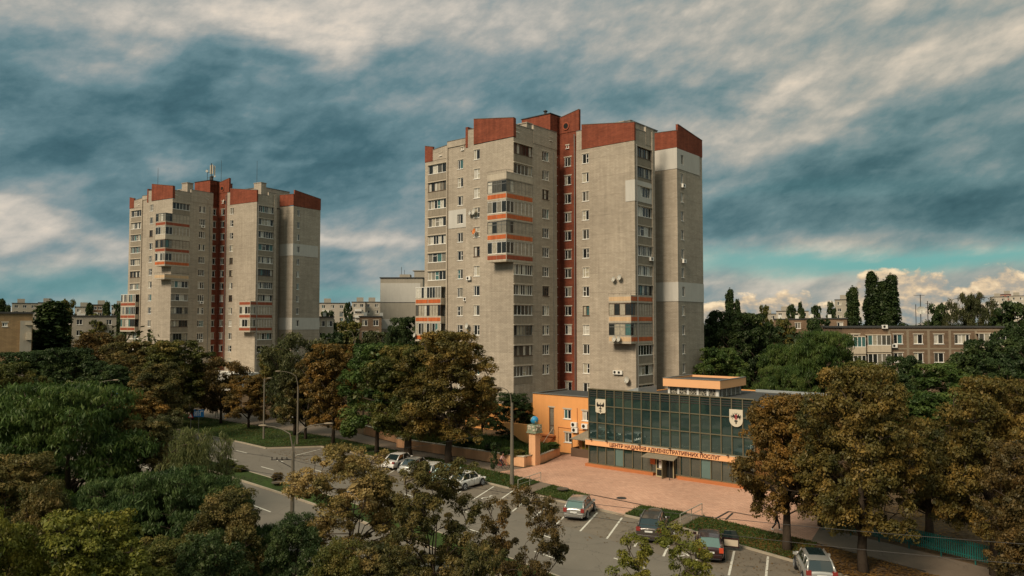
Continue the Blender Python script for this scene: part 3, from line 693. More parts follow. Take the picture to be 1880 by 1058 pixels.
b.box(0, HW, .25, .45, 0, .3); b.box(.0, .2, .45, 22, 0, 6.85); b.box(HW - .2, HW, .46, 22, 0, 6.85); b.box(.2, HW - .2, 21.8, 22, 0, 6.85); b.build('wall', M['orange'], hall)
b = MB(); b.box(.2, HW - .2, .3, 21.8, 6.55, 6.75); b.build('roof', M['roof'], hall)
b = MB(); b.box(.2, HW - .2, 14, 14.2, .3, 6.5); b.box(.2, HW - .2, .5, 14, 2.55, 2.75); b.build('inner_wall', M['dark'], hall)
b = MB(); b.box(-.3, 7.6, -.28, .25, 0, .32); b.box(10.2, HW + .2, -.28, .25, 0, .32); b.build('plinth', M['plinth'], hall)
# frame
f = MB(); rows = [.35, 2.3, 2.86, 4.57, 6.30, 7.98]
for i in range(NC + 1):
    x = i * cw; f.box(x - .045, x + .045, -.06, .12, 2.8, 8.0); 
    if not (7.9 < x < 9.9): f.box(x - .04, x + .04, -.05, .12, .3, 2.3)
for z in (4.57, 6.30): f.box(-.045, HW + .045, -.05, .11, z - .04, z + .04)
f.box(-.05, HW + .05, -.08, .14, 7.96, 8.06); f.box(-.05, HW + .05, -.05, .11, 2.80, 2.9)
f.box(-.05, 8., -.05, .11, .32, .42); f.box(9.9, HW + .05, -.05, .11, .32, .42)
f.build('frame', M['bronze'], hall)
pme = []
for (h) in (1.95, 1.71, 1.73, 1.68):
    m_ = MB(); m_.quad((0, 0, 0), (cw, 0, 0), (cw, 0, h), (0, 0, h)); pme.append(m_.mesh('pane', M['tint']))
random.seed(3)
for i in range(NC):
    for j, z in enumerate((.35, 2.86, 4.57, 6.30)):
        if j == 0 and 7.9 < i * cw + .1 < 9.8: continue
        o = inst(pme[j], 'pane', hall, (i * cw, .06, z)); o.rotation_euler = (random.uniform(-.012, .012), 0, random.uniform(-.012, .012))
ex = MB(); ex.quad((9.84, .06, .35), (10.38, .06, .35), (10.38, .06, 2.3), (9.84, .06, 2.3)); ex.build('pane', M['tint'], hall)
# dark louvres behind the top row
lv = MB()
for k in range(3): lv.box(.1, HW - .1, .01, .055, 7.25 + k * .22, 7.33 + k * .22)
lv.build('louvre', M['iron'], hall)
# a few frosted/teal panels on the ground floor as in the photo
for i in (3, 12):
    q = MB(); q.box(i * cw + .08, i * cw + cw - .08, .03, .055, .45, 2.2); q.build('blind', M['blind'] if 'blind' in M else M.setdefault('blind', mat('pale_blind', (.10, .16, .145), .35, .5)), hall)
# band with the name of the office
bd = MB(); bd.box(-.32, 16.4, -.22, .05, 2.24, 2.76); fas = bd.build('fascia', M['peach'], hall)
cp = MB(); cp.box(-.34, 16.42, -.26, .05, 2.76, 2.80); cp.build('coping', M['slab'], fas)
def text_obj(s, name, parent, size, loc, rot, m, width=None, ext=.012):
    cu = bpy.data.curves.new(name, 'FONT'); cu.body = s; cu.size = size; cu.extrude = ext; cu.offset = .012
    t = bpy.data.objects.new(name, cu); COL.objects.link(t); bpy.context.view_layer.update()
    me = bpy.data.meshes.new_from_object(t.evaluated_get(bpy.context.evaluated_depsgraph_get())); bpy.data.objects.remove(t)
    xs = [v.co.x for v in me.vertices]; ys = [v.co.y for v in me.vertices]; x0 = min(xs)
    k = width / (max(xs) - x0) if width else 1.
    for v in me.vertices: v.co.x = (v.co.x - x0) * k
    me.materials.clear(); me.materials.append(m)
    o = bpy.data.objects.new(name, me); link(o, parent); o.location = loc; o.rotation_euler = rot
    return o
text_obj('ЦЕНТР НАДАННЯ АДМІНІСТРАТИВНИХ ПОСЛУГ', 'lettering', fas, .46, (2.66, -.232, 2.345), (math.pi / 2, 0, 0), M['letters'], 11.86)
lamps = MB()
for x in (.4, 2.3, 6.1, 9.4, 12.6, 15.2): lamps.box(x, x + .16, -.5, -.26, 2.82, 2.9); lamps.tube([(x + .08, -.26, 2.8), (x + .08, -.42, 2.95)], .015, 4)
lamps.build('sign_lamp', M['iron'], fas)
# coats of arms: plates with a dark eagle
def emblem(x, z, w, h, shape, red):
    pl = MB()
    if shape == 'box': pts = [(-w / 2 + .06, h), (-w / 2, h - .06), (-w / 2, .22), (-w / 2 + .10, .13), (-.12, .10), (0, 0), (.12, .10), (w / 2 - .10, .13), (w / 2, .22), (w / 2, h - .06), (w / 2 - .06, h)]
    else: pts = [(-w / 2, h)] + [(-w / 2 * math.cos(t), .62 - .62 * math.sin(t)) for t in [math.pi * k / 12 for k in range(13)]] + [(w / 2, h)]
    n = len(pts)
    pl.add([(x + q[0], -.14, z + q[1]) for q in pts] + [(x + q[0], -.06, z + q[1]) for q in pts], [tuple(range(n)), tuple(range(n, 2 * n))[::-1]] + [(i, i + n, (i + 1) % n + n, (i + 1) % n) for i in range(n)])
    e = pl.build('emblem', M['emblem_plate'], hall); weld(e)
    eg = MB(); Y = -.155
    def poly(q, mi=0): eg.add([(x + a, Y, z + b_) for a, b_ in q], [tuple(range(len(q)))], mi); 
    if shape == 'box':
        for s in (-1, 1):
            poly([(0, .78), (s * .12, .80), (s * .30, .72), (s * .44, .78), (s * .46, 1.0), (s * .42, 1.16), (s * .36, 1.24), (s * .30, 1.06), (s * .18, .96), (s * .07, .98)])
            poly([(0, .50), (s * .14, .50), (s * .20, .60), (s * .10, .58), (0, .56)]); poly([(0, .30), (s * .1, .30), (s * .22, .24), (s * .18, .33), (0, .36)])
            poly([(0, .44), (s * .04, .44), (s * .04, .16), (0, .12)])
        poly([(-.07, 1.0), (.02, .96), (.07, .52), (0, .44), (-.07, .52)]); poly([(-.06, .98), (-.02, 1.14), (.05, 1.16), (.02, .98)])
    else:
        for s in (-1, 1):
            for k in range(6):
                t = .55 - k * .33; cx, cz = s * .24, .92
                dx, dz = s * math.cos(t), math.sin(t)
                poly([(cx, cz), (cx + dx * .14 - dz * .03, cz + dz * .14 + .03 * s * dx), (cx + dx * .32, cz + dz * .36), (cx + dx * .14 + dz * .03, cz + dz * .14 - .03 * s * dx)])
            poly([(s * .05, 1.02), (s * .18, 1.05), (s * .30, 1.24), (s * .30, .98), (s * .20, .78), (s * .05, .80)])
            poly([(0, 1.10), (s * .10, 1.12), (s * .14, 1.28), (s * .05, 1.22)]); poly([(0, .56), (s * .14, .60), (s * .16, .44), (s * .05, .5)])
        poly([(-.07, .62), (-.05, .3), (0, .22), (.07, .34), (.05, .62)]); poly([(-.11, 1.10), (.11, 1.10), (.11, .66), (-.11, .66)], 1)
        poly([(-.05, 1.0), (.05, 1.0), (.05, .72), (-.05, .72)], 2)
    g = eg.build('eagle', [M['dark'], M['emblem_red'], M['white']], e)
    g.data.polygons.foreach_set('use_smooth', [False] * len(g.data.polygons))
M['emblem_plate'] = mat('emblem_plate', (.56, .50, .38), .55, .3, var=.05); M['emblem_red'] = mat('emblem_red', (.36, .07, .07), .5, .3)
emblem(1.52, 5.50, 1.2, 1.52, 'box', 0); emblem(16.02, 5.46, 1.26, 1.56, 'shield', 1)
# entrance porch
dr = MB(); D0, D1 = 7.95, 9.75
for x in (D0, D0 + .88, D0 + .96, D1): dr.box(x, x + .09, -.30, -.20, .02, 1.98)
for z in (.02, .72, 1.88): dr.box(D0 + .09, D0 + .88, -.29, -.21, z, z + .1)
dr.build('door_frame', M['bronze_light'] if 'bronze_light' in M else M.setdefault('bronze_light', mat('pale_frame', (.42, .35, .2), .5, .4)), hall)
dp = MB(); dp.box(D0 + .09, D0 + .88, -.26, -.24, .12, 1.95); dp.box(D0 + 1.05, D1, -.14, -.12, .02, 1.95); dp.box(D0, D1, .2, .3, 0, 2.3); dp.build('door', M['dark'], hall)
d2 = MB(); d2.box(D0 + 1.0, D0 + 1.08, -1.05, -.3, .02, 1.85); d2.build('open_door', M['bronze'], hall)
ps = MB(); ps.box(D0 + .3, D0 + .66, -.275, -.262, .85, 1.42); ps.box(D0 + .3, D0 + .66, -.275, -.262, 1.5, 1.82); ps.build('notice_sheet', M['white'], hall)
pb = MB(); pb.box(D0 - .75, D0 - .2, -.10, -.07, 1.1, 1.8); pb.build('notice_board', M['orange_tile'], hall)
cn = MB(); cn.add([(6.95, -.05, 2.2), (10.25, -.05, 2.2), (10.35, -1.25, 1.95), (6.85, -1.25, 1.95), (6.95, -.05, 2.14), (10.25, -.05, 2.14), (10.35, -1.25, 1.88), (6.85, -1.25, 1.88)],
    [(3, 2, 1, 0), (4, 5, 6, 7), (0, 1, 5, 4), (1, 2, 6, 5), (2, 3, 7, 6), (3, 0, 4, 7)]); cn.build('porch_canopy', M['canopy_sheet'] if 'canopy_sheet' in M else M.setdefault('canopy_sheet', mat('ribbed_canopy', (.20, .17, .12), .6, .3, var=.25, scale=4)), hall)
cpole = MB()
for x in (D1 + .1,): cpole.tube([(x, -1.15, 0), (x, -1.15, 1.9)], .035, 6)
cpole.build('porch_post', M['iron'], hall)
# rooftop storey with the orange fascia
rb = MB(); x0, x1, y0, y1 = 2.7, 9.54, 11., 18.
for (a, b_, c, d) in ((x0, x1, y0, y0 + .25), (x1 - .25, x1, y0 + .25, y1), (x0, x0 + .25, y0 + .25, y1), (x0 + .25, x1 - .25, y1 - .25, y1)): rb.box(a, b_, c, d, 7.72, 8.62)
rb.build('rooftop_fascia', M['peach'], hall)
rr = MB(); rr.box(x0 + .25, x1 - .25, y0 + .25, y1 - .25, 8.3, 8.4); rr.build('rooftop_roof', M['roof'], hall)
rc = MB(); rc.box(x0 - .05, x1 + .05, y0 - .05, y0 + .3, 8.62, 8.68); rc.box(x1 - .3, x1 + .05, y0 + .3, y1, 8.62, 8.68); rc.box(x0 - .05, x0 + .3, y0 + .3, y1, 8.62, 8.68); rc.build('rooftop_coping', M['metal_grey'], hall)
rg = MB()
for x in np.linspace(x0 + .5, x1 - .5, 6): rg.box(x - .12 - .1 * (x > x1 - .6), x + .12, y0 + .45, y0 + .7, 6.75, 7.72)
for y in np.linspace(y0 + 1.6, y1 - .5, 5): rg.box(x1 - .7, x1 - .5, y - .07, y + .07, 6.75, 7.72)
rg.build('rooftop_pillar', M['white_render'], hall)
def screen_mat():
    m = bpy.data.materials.new('ornamental_screen'); m.use_nodes = True; N = NT(m.node_tree); b = N.n['Principled BSDF']; tc = N.new('ShaderNodeTexCoord')
    v = N.new('ShaderNodeTexVoronoi', feature='DISTANCE_TO_EDGE'); N.link(tc.outputs['Object'], v.inputs['Vector']); v.inputs['Scale'].default_value = 4.5
    N.link(N.ramp(v.outputs[0], [(0, (.34, .31, .24)), (.08, (.30, .27, .2)), (.12, (.03, .03, .026))]), b.inputs['Base Color']); b.inputs['Roughness'].default_value = .5; return m
sc_ = MB(); sc_.box(x0 + .4, x1 - .6, y0 + .55, y0 + .6, 6.75, 7.72); sc_.box(x1 - .62, x1 - .58, y0 + .6, y1, 6.75, 7.72); sc_.build('rooftop_screen', screen_mat(), hall)
sk = MB(); sk.prism([(.6, 5), (3.0, 5), (3.0, 9), (.6, 9)], 6.76, [7.3, 7.95, 7.95, 7.3]); sk.build('roof_skylight', M['sheet'], hall)
ed = MB(); ed.box(9.6, HW, 20.6, 21.0, 6.76, 7.05); ed.build('back_parapet', M['sheet'], hall)

# ------------------------------------------------------------------ orange two storey wing on the left
wing = empty('orange_wing', (FA.x, FA.y, FA.z), -FA.ph, 'bright orange two storey wing with white windows left of the glass hall', 'building')
wb = MB(); B0 = 5.0
hol = [(4.5, 5.5, 3.85, 4.95), (7.05, 8.05, 3.85, 4.95), (4.6, 5.6, 1.2, 2.35), (2.4, 3.1, 1.9, 5.0)]
wall_face(wb, (-11.3, B0), (0, B0), 0, 6.5, hol); wall_face(wb, (0, B0), (0, 12), 0, 6.5); wall_face(wb, (-11.3, 12), (-11.3, B0), 0, 6.5)
wall_face(wb, (-15.5, 7.6), (-11.3, 7.6), 0, 3.6); wall_face(wb, (-15.5, 12), (-15.5, 7.6), 0, 3.6)
wb.build('wall', M['orange'], wing)
wr = MB(); wr.box(-11.25, -.05, B0 + .3, 12, 6.3, 6.42); wr.build('roof', M['roof'], wing)
wc = MB(); wc.box(-11.4, 0.05, B0 - .1, B0 + .3, 6.5, 6.58); wc.box(-11.4, -11.1, B0 + .3, 12, 6.5, 6.58); wc.build('coping', M['metal_grey'], wing)
Ww = [window_meshes(1.0, 1.1, 2, 'window', 200 + i, split=[.52, 1.0], vent=False, fw=.08) for i in range(2)]
for (u, z) in ((4.5, 3.85), (7.05, 3.85), (4.6, 1.2)): place_window(Ww[0], wing, (-11.3, B0), 0, u, z)
Wt = window_meshes(.7, 3.1, 1, 'window', 210, frame='brown_frame', vent=True, sill=False); place_window(Wt, wing, (-11.3, B0), 0, 2.4, 1.9)
for (a, z) in ((-5.6, 3.05), (-4.15, 3.0), (-5.5, 2.45)): ac_unit(wing, a, B0, z)
pp = MB(); pp.tube([(-7.55, B0 - .04, .2), (-7.55, B0 - .04, 2.85), (-3.2, B0 - .04, 2.75)], .035, 5); pp.tube([(-4.9, B0 - .04, 2.8), (-4.9, B0 - .04, 5.2)], .03, 5); pp.build('pipe', M['plinth'], wing)
# stairs up to the tall door
st = MB()
for k in range(9): st.box(-9.6, -8.1, B0 - .05 - .28 * (9 - k), B0 - .03 - .28 * (8 - k), 0, .2 + .19 * k)
st.box(-9.9, -7.9, B0 - .5, B0 - .001, 1.7, 1.85); st.build('stairs', M['plinth'], wing)
hr = MB()
for x in (-8.08,): hr.tube([(x, B0 - 2.6, 1.0), (x, B0 - .3, 2.75)], .03, 5); hr.tube([(x, B0 - 2.6, .1), (x, B0 - 2.6, 1.0)], .03, 5); hr.tube([(x, B0 - .3, 1.8), (x, B0 - .3, 2.75)], .03, 5)
hr.build('handrail', M['slab'], wing)
# side entrance with a glazed canopy
en = MB(); en.box(-4.75, -.4, B0 - 1.5, B0 - 1.4, 0, .95); en.box(-4.75, -4.65, B0 - 1.4, B0 - .001, 0, .95); en.build('entrance_parapet', M['brown_frame'], wing)
ec = MB(); ec.add([(-4.85, B0 - 1.6, 1.95), (-.3, B0 - 1.6, 1.95), (-.3, B0 - .002, 2.9), (-3.4, B0 - .002, 2.9), (-4.85, B0 - .002, 1.95)], [(0, 1, 2, 3), (0, 3, 4)])
ec.add([(-4.85, B0 - 1.6, 1.9), (-.3, B0 - 1.6, 1.9), (-.3, B0 - .002, 2.85), (-3.4, B0 - .002, 2.85), (-4.85, B0 - .002, 1.9)], [(3, 2, 1, 0), (4, 3, 0)]); ec.build('entrance_canopy', M['canopy_sheet'], wing)
ep = MB()
for (x, y) in ((-4.7, B0 - 1.45), (-2.9, B0 - 1.45)): ep.box(x, x + .08, y, y + .08, .95, 1.93)
ep.build('entrance_post', M['brown_frame'], wing)
ed2 = MB(); ed2.box(-4.2, -3.3, B0 - .05, B0 - .01, .1, 2.0); ed2.build('side_door', M['door_yellow'] if 'door_yellow' in M else M.setdefault('door_yellow', mat('yellow_poster', (.30, .24, .03), .6, .2)), wing)
ed3 = MB(); ed3.box(-3.2, -2.3, B0 - .05, B0 - .01, .1, 2.0); ed3.build('side_door', M['brown_frame'], wing)

# ------------------------------------------------------------------ pylon with the relief block and the globe, planter walls
PYL = (-4.75, -3.1)
py = empty('sculpture_pylon', (*FA.w(*PYL), .1), -FA.ph, 'tall square peach pylon carrying a carved relief block', 'monument')
q = MB(); q.box(-.42, .42, -.42, .42, 0, 3.35); q.build('pillar', M['peach_wall'], py)
M['relief'] = mat('relief_stone', (.22, .25, .17), .6, .3, var=.55, scale=3.5, bump=.8)
q = MB(); q.box(-.62, .62, -.62, .62, 3.35, 3.47, 0); q.box(-.55, .55, -.55, .55, 3.47, 4.2, 0)
rs = random.Random(5)
for k in range(26):
    s_ = rs.choice((0, 1)); u = rs.uniform(-.42, .42); z = rs.uniform(3.6, 4.1)
    if s_: q.sphere((u, -.55, z), rs.uniform(.06, .16), .07, rs.uniform(.05, .13), 8, 1)
    else: q.sphere((.55, u, z), .07, rs.uniform(.06, .16), rs.uniform(.05, .13), 8, 1)
q.build('relief', [M['relief'], M['slab']], py)
gl = MB(); gl.sphere((0, 0, .45), .42, n=24); gl.tube([(0, 0, 0), (0, 0, .1)], .08, 8)
M['globe'] = bpy.data.materials.new('globe_paint'); M['globe'].use_nodes = True; N_ = NT(M['globe'].node_tree)
N_.link(N_.ramp(N_.noise(N_.new('ShaderNodeTexCoord').outputs['Object'], 2.2, 4, .55), [(.0, (.015, .17, .36)), (.53, (.02, .22, .42)), (.56, (.30, .30, .18)), (.8, (.42, .38, .25))]), N_.n['Principled BSDF'].inputs['Base Color'])
go = gl.build('globe', M['globe'], smooth=True, loc=(*FA.w(*PYL), 4.31)); tag(go, 'blue world globe ornament on top of the peach pylon', 'globe')

def wall_run(pts, h, th, name, m, label, capm=None, z=0., cat='wall', closed=False):
    b_ = MB(); c_ = MB()
    for i in range(len(pts) - 1):
        a = Vector((*pts[i], 0)); e = Vector((*pts[i + 1], 0)); d = (e - a).normalized(); n = Vector((-d.y, d.x, 0)) * th
        e2 = e + d * (th * .5 if i < len(pts) - 2 else 0)
        b_.prism([(a.x, a.y), (e2.x, e2.y), ((e2 + n).x, (e2 + n).y), ((a + n).x, (a + n).y)], z, z + h + .002 * i)
        n1 = n.normalized() * .05; n2 = n + n1
        c_.prism([((a - n1).x, (a - n1).y), ((e2 - n1).x, (e2 - n1).y), ((e2 + n2).x, (e2 + n2).y), ((a + n2).x, (a + n2).y)], z + h + .002 * i, z + h + .08 + .004 * i)
    r = empty(name, (0, 0, 0), 0, label, cat); b_.build('wall_body', m, r); c_.build('wall_cap', capm or M['slab'], r); return r
W = FA.w
wall_run([W(-25.4, -3.1), W(-24.3, -4.75), W(-4.95, -4.79), W(-4.85, -3.5)], 1.12, .3, 'planter_wall', M['peach_wall'], 'long low peach retaining wall with a pale cap along the pavement')
wall_run([W(-4.6, -2.7), W(-5.9, 2.9), W(-8.2, 3.2)], .95, .3, 'planter_wall', M['peach_wall'], 'short peach wall returning from the pylon towards the stairs')
wall_run([G(668, 799), G(730, 815.5)], 1.2, .3, 'planter_wall', M['peach_wall'], 'separate peach wall section under the trees at the left')
# raised bed behind it
bed = MB(); bed.prism([W(-24.0, -4.4), W(-5.1, -4.45), W(-4.9, -2.6), W(-6.2, 2.7), W(-8.3, 3.1), W(-11.5, 3.0), W(-11.5, 7.5), W(-24., 4.)], 0.0, .85)
M['grass'] = None
# curved orange gable wall beside the pylon
cv = MB(); pts = [(-11.3, 3.4), (-11.3, 3.1), (-10.4, 2.6), (-9.5, 2.0), (-8.9, 1.8), (-8.2, 1.7), (-8.2, 2.6), (-9.3, 2.75), (-11.3, 2.9)]
gw = [( -12.6, 3.9), (-8.0, 3.9), (-8.0, .9), (-9.0, .9), (-10.2, 1.4), (-11.3, 2.2), (-12.0, 3.0), (-12.6, 3.3)]
cv.add([(q[0], 1.2, q[1] * .72 + .55) for q in gw] + [(q[0], 1.42, q[1] * .72 + .55) for q in gw], [tuple(range(8)), tuple(range(8, 16))[::-1]] + [(i, (i + 1) % 8, (i + 1) % 8 + 8, i + 8) for i in range(8)])
cvo = cv.build('stair_side_wall', M['orange'], wing); weld(cvo)
# ------------------------------------------------------------------ ground, road, pavements
def ground_mat(name, stops, s1=.25, s2=3., mixf=.5, rough=.95, bump=.3, s3=None):
    m = bpy.data.materials.new(name); m.use_nodes = True; N = NT(m.node_tree); b = N.n['Principled BSDF']; P = N.new('ShaderNodeTexCoord').outputs['Object']
    f = N.m('ADD', N.m('MULTIPLY', N.noise(P, s1, 5, .6), 1 - mixf), N.m('MULTIPLY', N.noise(P, s2, 6, .7), mixf))
    N.link(N.ramp(f, stops), b.inputs['Base Color']); b.inputs['Roughness'].default_value = rough; b.inputs['Specular IOR Level'].default_value = .15
    if bump:
        bp = N.new('ShaderNodeBump'); bp.inputs['Strength'].default_value = bump; bp.inputs['Distance'].default_value = .03
        N.link(N.noise(P, s2 * 4, 4, .7), bp.inputs['Height']); N.link(bp.outputs[0], b.inputs['Normal'])
    return m
M['grass'] = ground_mat('lawn', [(.33, (.030, .022, .012)), (.43, (.026, .036, .010)), (.55, (.036, .062, .012)), (.7, (.060, .078, .018))], .18, 2.5, .5)
M['earth'] = ground_mat('leafy_earth', [(.3, (.035, .022, .012)), (.5, (.085, .055, .03)), (.62, (.13, .08, .035)), (.75, (.06, .055, .02))], .35, 3.2, .6)
M['far_ground'] = ground_mat('far_ground', [(.3, (.02, .028, .012)), (.6, (.04, .05, .018)), (.8, (.07, .06, .03))], .02, .3, .5)
def asphalt_mat(name, base, patch, oil=0.):
    m = bpy.data.materials.new(name); m.use_nodes = True; N = NT(m.node_tree); b = N.n['Principled BSDF']; P = N.new('ShaderNodeTexCoord').outputs['Object']
    n1 = N.noise(P, .12, 4, .6); n2 = N.noise(P, 9., 3, .7); n3 = N.noise(P, .7, 5, .65)
    k = N.m('ADD', N.m('MULTIPLY_ADD', N.m('SUBTRACT', n1, .5), .5, 1.), N.m('ADD', N.m('MULTIPLY_ADD', N.m('SUBTRACT', n2, .5), .35, 0), N.m('MULTIPLY_ADD', N.m('SUBTRACT', n3, .5), patch, 0)))
    c = N.mix(1., c4(base), N.comb(k, k, k), 'MULTIPLY')
    v = N.new('ShaderNodeTexVoronoi', feature='DISTANCE_TO_EDGE'); N.link(N.comb(N.m('ADD', N.sep(P)[0], N.m('MULTIPLY', n3, 2.)), N.sep(P)[1], 0.), v.inputs['Vector']); v.inputs['Scale'].default_value = .28
    c = N.mix(N.m('MULTIPLY', N.m('LESS_THAN', v.outputs[0], .006), .5), c, c4((base[0] * .4, base[1] * .4, base[2] * .4)))
    if oil:
        n4 = N.noise(P, 1.1, 6, .7); o = N.m('MULTIPLY', N.m('SUBTRACT', n4, .565), 9., clamp=True); c = N.mix(N.m('MULTIPLY', o, oil), c, c4((.030, .026, .022)))
    N.link(c, b.inputs['Base Color']); b.inputs['Roughness'].default_value = .85; b.inputs['Specular IOR Level'].default_value = .25
    return m
M['asphalt'] = asphalt_mat('asphalt', (.150, .130, .102), .3)
M['bay'] = asphalt_mat('parking_asphalt', (.158, .130, .096), .5, .85)
M['walk'] = asphalt_mat('footpath_asphalt', (.155, .118, .085), .4)
M['kerb'] = mat('kerbstone', (.32, .27, .20), .9, .1, var=.3, scale=1.5)
M['paint'] = mat('road_paint', (.55, .52, .44), .8, .2, var=.45, scale=4.)
def tile_mat():
    m = bpy.data.materials.new('plaza_paving'); m.use_nodes = True; N = NT(m.node_tree); b = N.n['Principled BSDF']; P = N.new('ShaderNodeTexCoord').outputs['Object']
    mp = N.new('ShaderNodeMapping'); N.link(P, mp.inputs[0]); mp.inputs['Rotation'].default_value = (0, 0, FA.ph)
    bt = N.new('ShaderNodeTexBrick'); N.link(mp.outputs[0], bt.inputs['Vector']); bt.inputs['Scale'].default_value = 1.
    bt.inputs['Color1'].default_value = c4((.54, .315, .215)); bt.inputs['Color2'].default_value = c4((.46, .255, .17)); bt.inputs['Mortar'].default_value = c4((.27, .17, .12))
    bt.inputs['Brick Width'].default_value = .4; bt.inputs['Row Height'].default_value = .2; bt.inputs['Mortar Size'].default_value = .012
    n1 = N.noise(P, .22, 5, .65); n2 = N.noise(P, 2.2, 5, .7)
    k = N.m('ADD', N.m('MULTIPLY_ADD', N.m('SUBTRACT', n1, .5), .7, 1.), N.m('MULTIPLY', N.m('SUBTRACT', n2, .5), .5))
    N.link(N.mix(1., bt.outputs[0], N.comb(k, k, k), 'MULTIPLY'), b.inputs['Base Color']); b.inputs['Roughness'].default_value = .9; b.inputs['Specular IOR Level'].default_value = .15
    return m
M['tiles'] = tile_mat()
bo = bed.build('planting_bed', M['grass']); tag(bo, kind='structure')

def sheet(name, poly, z, m, kind='structure', th=None):
    mb = MB()
    if th: mb.prism(poly, z - th, z)
    else: mb.add([(x, y, z) for x, y in poly], [tuple(range(len(poly)))])
    o = mb.build(name, m); tag(o, kind=kind)
    bm = bmesh.new(); bm.from_mesh(o.data); bmesh.ops.recalc_face_normals(bm, faces=bm.faces)
    if not th and bm.faces[:][0].normal.z < 0: bmesh.ops.reverse_faces(bm, faces=bm.faces[:])
    bmesh.ops.triangulate(bm, faces=[f for f in bm.faces if len(f.verts) > 4]); bm.to_mesh(o.data); bm.free(); return o
sheet('ground', [(-3000, -400), (3000, -400), (3000, 4000), (-3000, 4000)], -.06, M['far_ground'])
# the line between the two lanes of the far carriageway
CL = [(-190, 215), (-110, 155), (-70, 123), (-45, 100.5), (-31.2, 87.9), (-21.7, 78.9), (-12.5, 69.8), (-3.6, 60.3), (2.0, 54.0), (7.6, 47.3), (12, 41.6), (20, 31), (33, 13), (48, -9)]
def smooth(pts, n=6):
    out = []
    for i in range(len(pts) - 1):
        p0 = Vector(pts[max(i - 1, 0)]); p1 = Vector(pts[i]); p2 = Vector(pts[i + 1]); p3 = Vector(pts[min(i + 2, len(pts) - 1)])
        for k in range(n):
            t = k / n; out.append(.5 * ((2 * p1) + (p2 - p0) * t + (2 * p0 - 5 * p1 + 4 * p2 - p3) * t * t + (3 * p1 - p0 - 3 * p2 + p3) * t ** 3))
    out.append(Vector(pts[-1])); return out
CLs = smooth(CL)
def off(d, lo=0., hi=1e9):
    """the centre line shifted to the side of the buildings by d"""
    r = []
    for i, p in enumerate(CLs):
        t = (CLs[min(i + 1, len(CLs) - 1)] - CLs[max(i - 1, 0)]).normalized(); n = Vector((-t.y, t.x)); r.append((p.x + n.x * d, p.y + n.y * d))
    return r
def clen(pts):
    s = [0.]
    for i in range(len(pts) - 1): s.append(s[-1] + math.dist(pts[i], pts[i + 1]))
    return s
def strip(name, d0, d1, z, m, kind='structure', th=None):
    A_, B_ = off(d0), off(d1); mb = MB(); n = len(A_)
    for i in range(n - 1):
        mb.quad((*A_[i], z), (*A_[i + 1], z), (*B_[i + 1], z), (*B_[i], z))
        if th: mb.quad((*A_[i], z - th), (*A_[i + 1], z - th), (*A_[i + 1], z), (*A_[i], z)); mb.quad((*B_[i], z), (*B_[i + 1], z), (*B_[i + 1], z - th), (*B_[i], z - th))
    o = mb.build(name, m); tag(o, kind=kind); bm = bmesh.new(); bm.from_mesh(o.data); bmesh.ops.remove_doubles(bm, verts=bm.verts, dist=.001)
    bmesh.ops.recalc_face_normals(bm, faces=bm.faces)
    up = sum(f.normal.z for f in bm.faces)
    if up < 0: bmesh.ops.reverse_faces(bm, faces=bm.faces[:])
    bm.to_mesh(o.data); bm.free(); return o
strip('road', -15.2, 9.5, 0., M['asphalt'])
strip('median', -7.7, -5.4, .13, M['grass'], th=.2)
strip('kerb', -7.84, -7.7, .15, M['kerb'], th=.2); strip('kerb', -5.4, -5.26, .15, M['kerb'], th=.2)
strip('kerb', -15.36, -15.2, .14, M['kerb'], th=.25)
strip('verge', -60., -15.36, .12, M['grass'], th=.2)
strip('footpath', -19.5, -17., .14, M['walk'], th=.2)
def line_xy(p0, p1, w, z, mb):
    a = Vector((*p0, 0)); e = Vector((*p1, 0)); d = (e - a).normalized(); n = Vector((-d.y, d.x, 0)) * (w / 2)
    mb.quad((*(a - n).xy, z), (*(e - n).xy, z), (*(e + n).xy, z), (*(a + n).xy, z))
def dash_line(d, phase, dash=2.6, gap=5.4, w=.13, name='lane_marking'):
    P_ = off(d); s = clen(P_); mb = MB(); t = phase
    def at(q):
        for i in range(len(s) - 1):
            if s[i] <= q <= s[i + 1]: k = (q - s[i]) / (s[i + 1] - s[i]); return (P_[i][0] + (P_[i + 1][0] - P_[i][0]) * k, P_[i][1] + (P_[i + 1][1] - P_[i][1]) * k)
    while t + dash < s[-1]:
        if at(t)[1] > 15 and at(t)[1] < 190: line_xy(at(t), at(t + dash), w, .006, mb)
        t += dash + gap
    tag(mb.build(name, M['paint']), kind='structure')
dash_line(0., 2.); dash_line(-2.95, 5.); dash_line(-11.35, 3., 3.0, 5.)
# parking bay surface, slot lines and wheelchair signs
KER = [G(*q) for q in ((692, 842), (739, 848), (795, 863), (864, 880), (952, 902), (1032, 922), (1145, 947), (1250, 970), (1361, 1004), (1476, 1037), (1560, 1062), (1700, 1110), (1900, 1190))]
sheet('parking_bay', [G(692, 842), G(739, 848), *KER[3:], G(1800, 1230), G(1560, 1120), G(1338, 1057), G(1114, 990), G(1010, 958), G(866, 919), G(790, 898), G(720, 878), G(650, 858)], .004, M['bay'])
sl = MB()
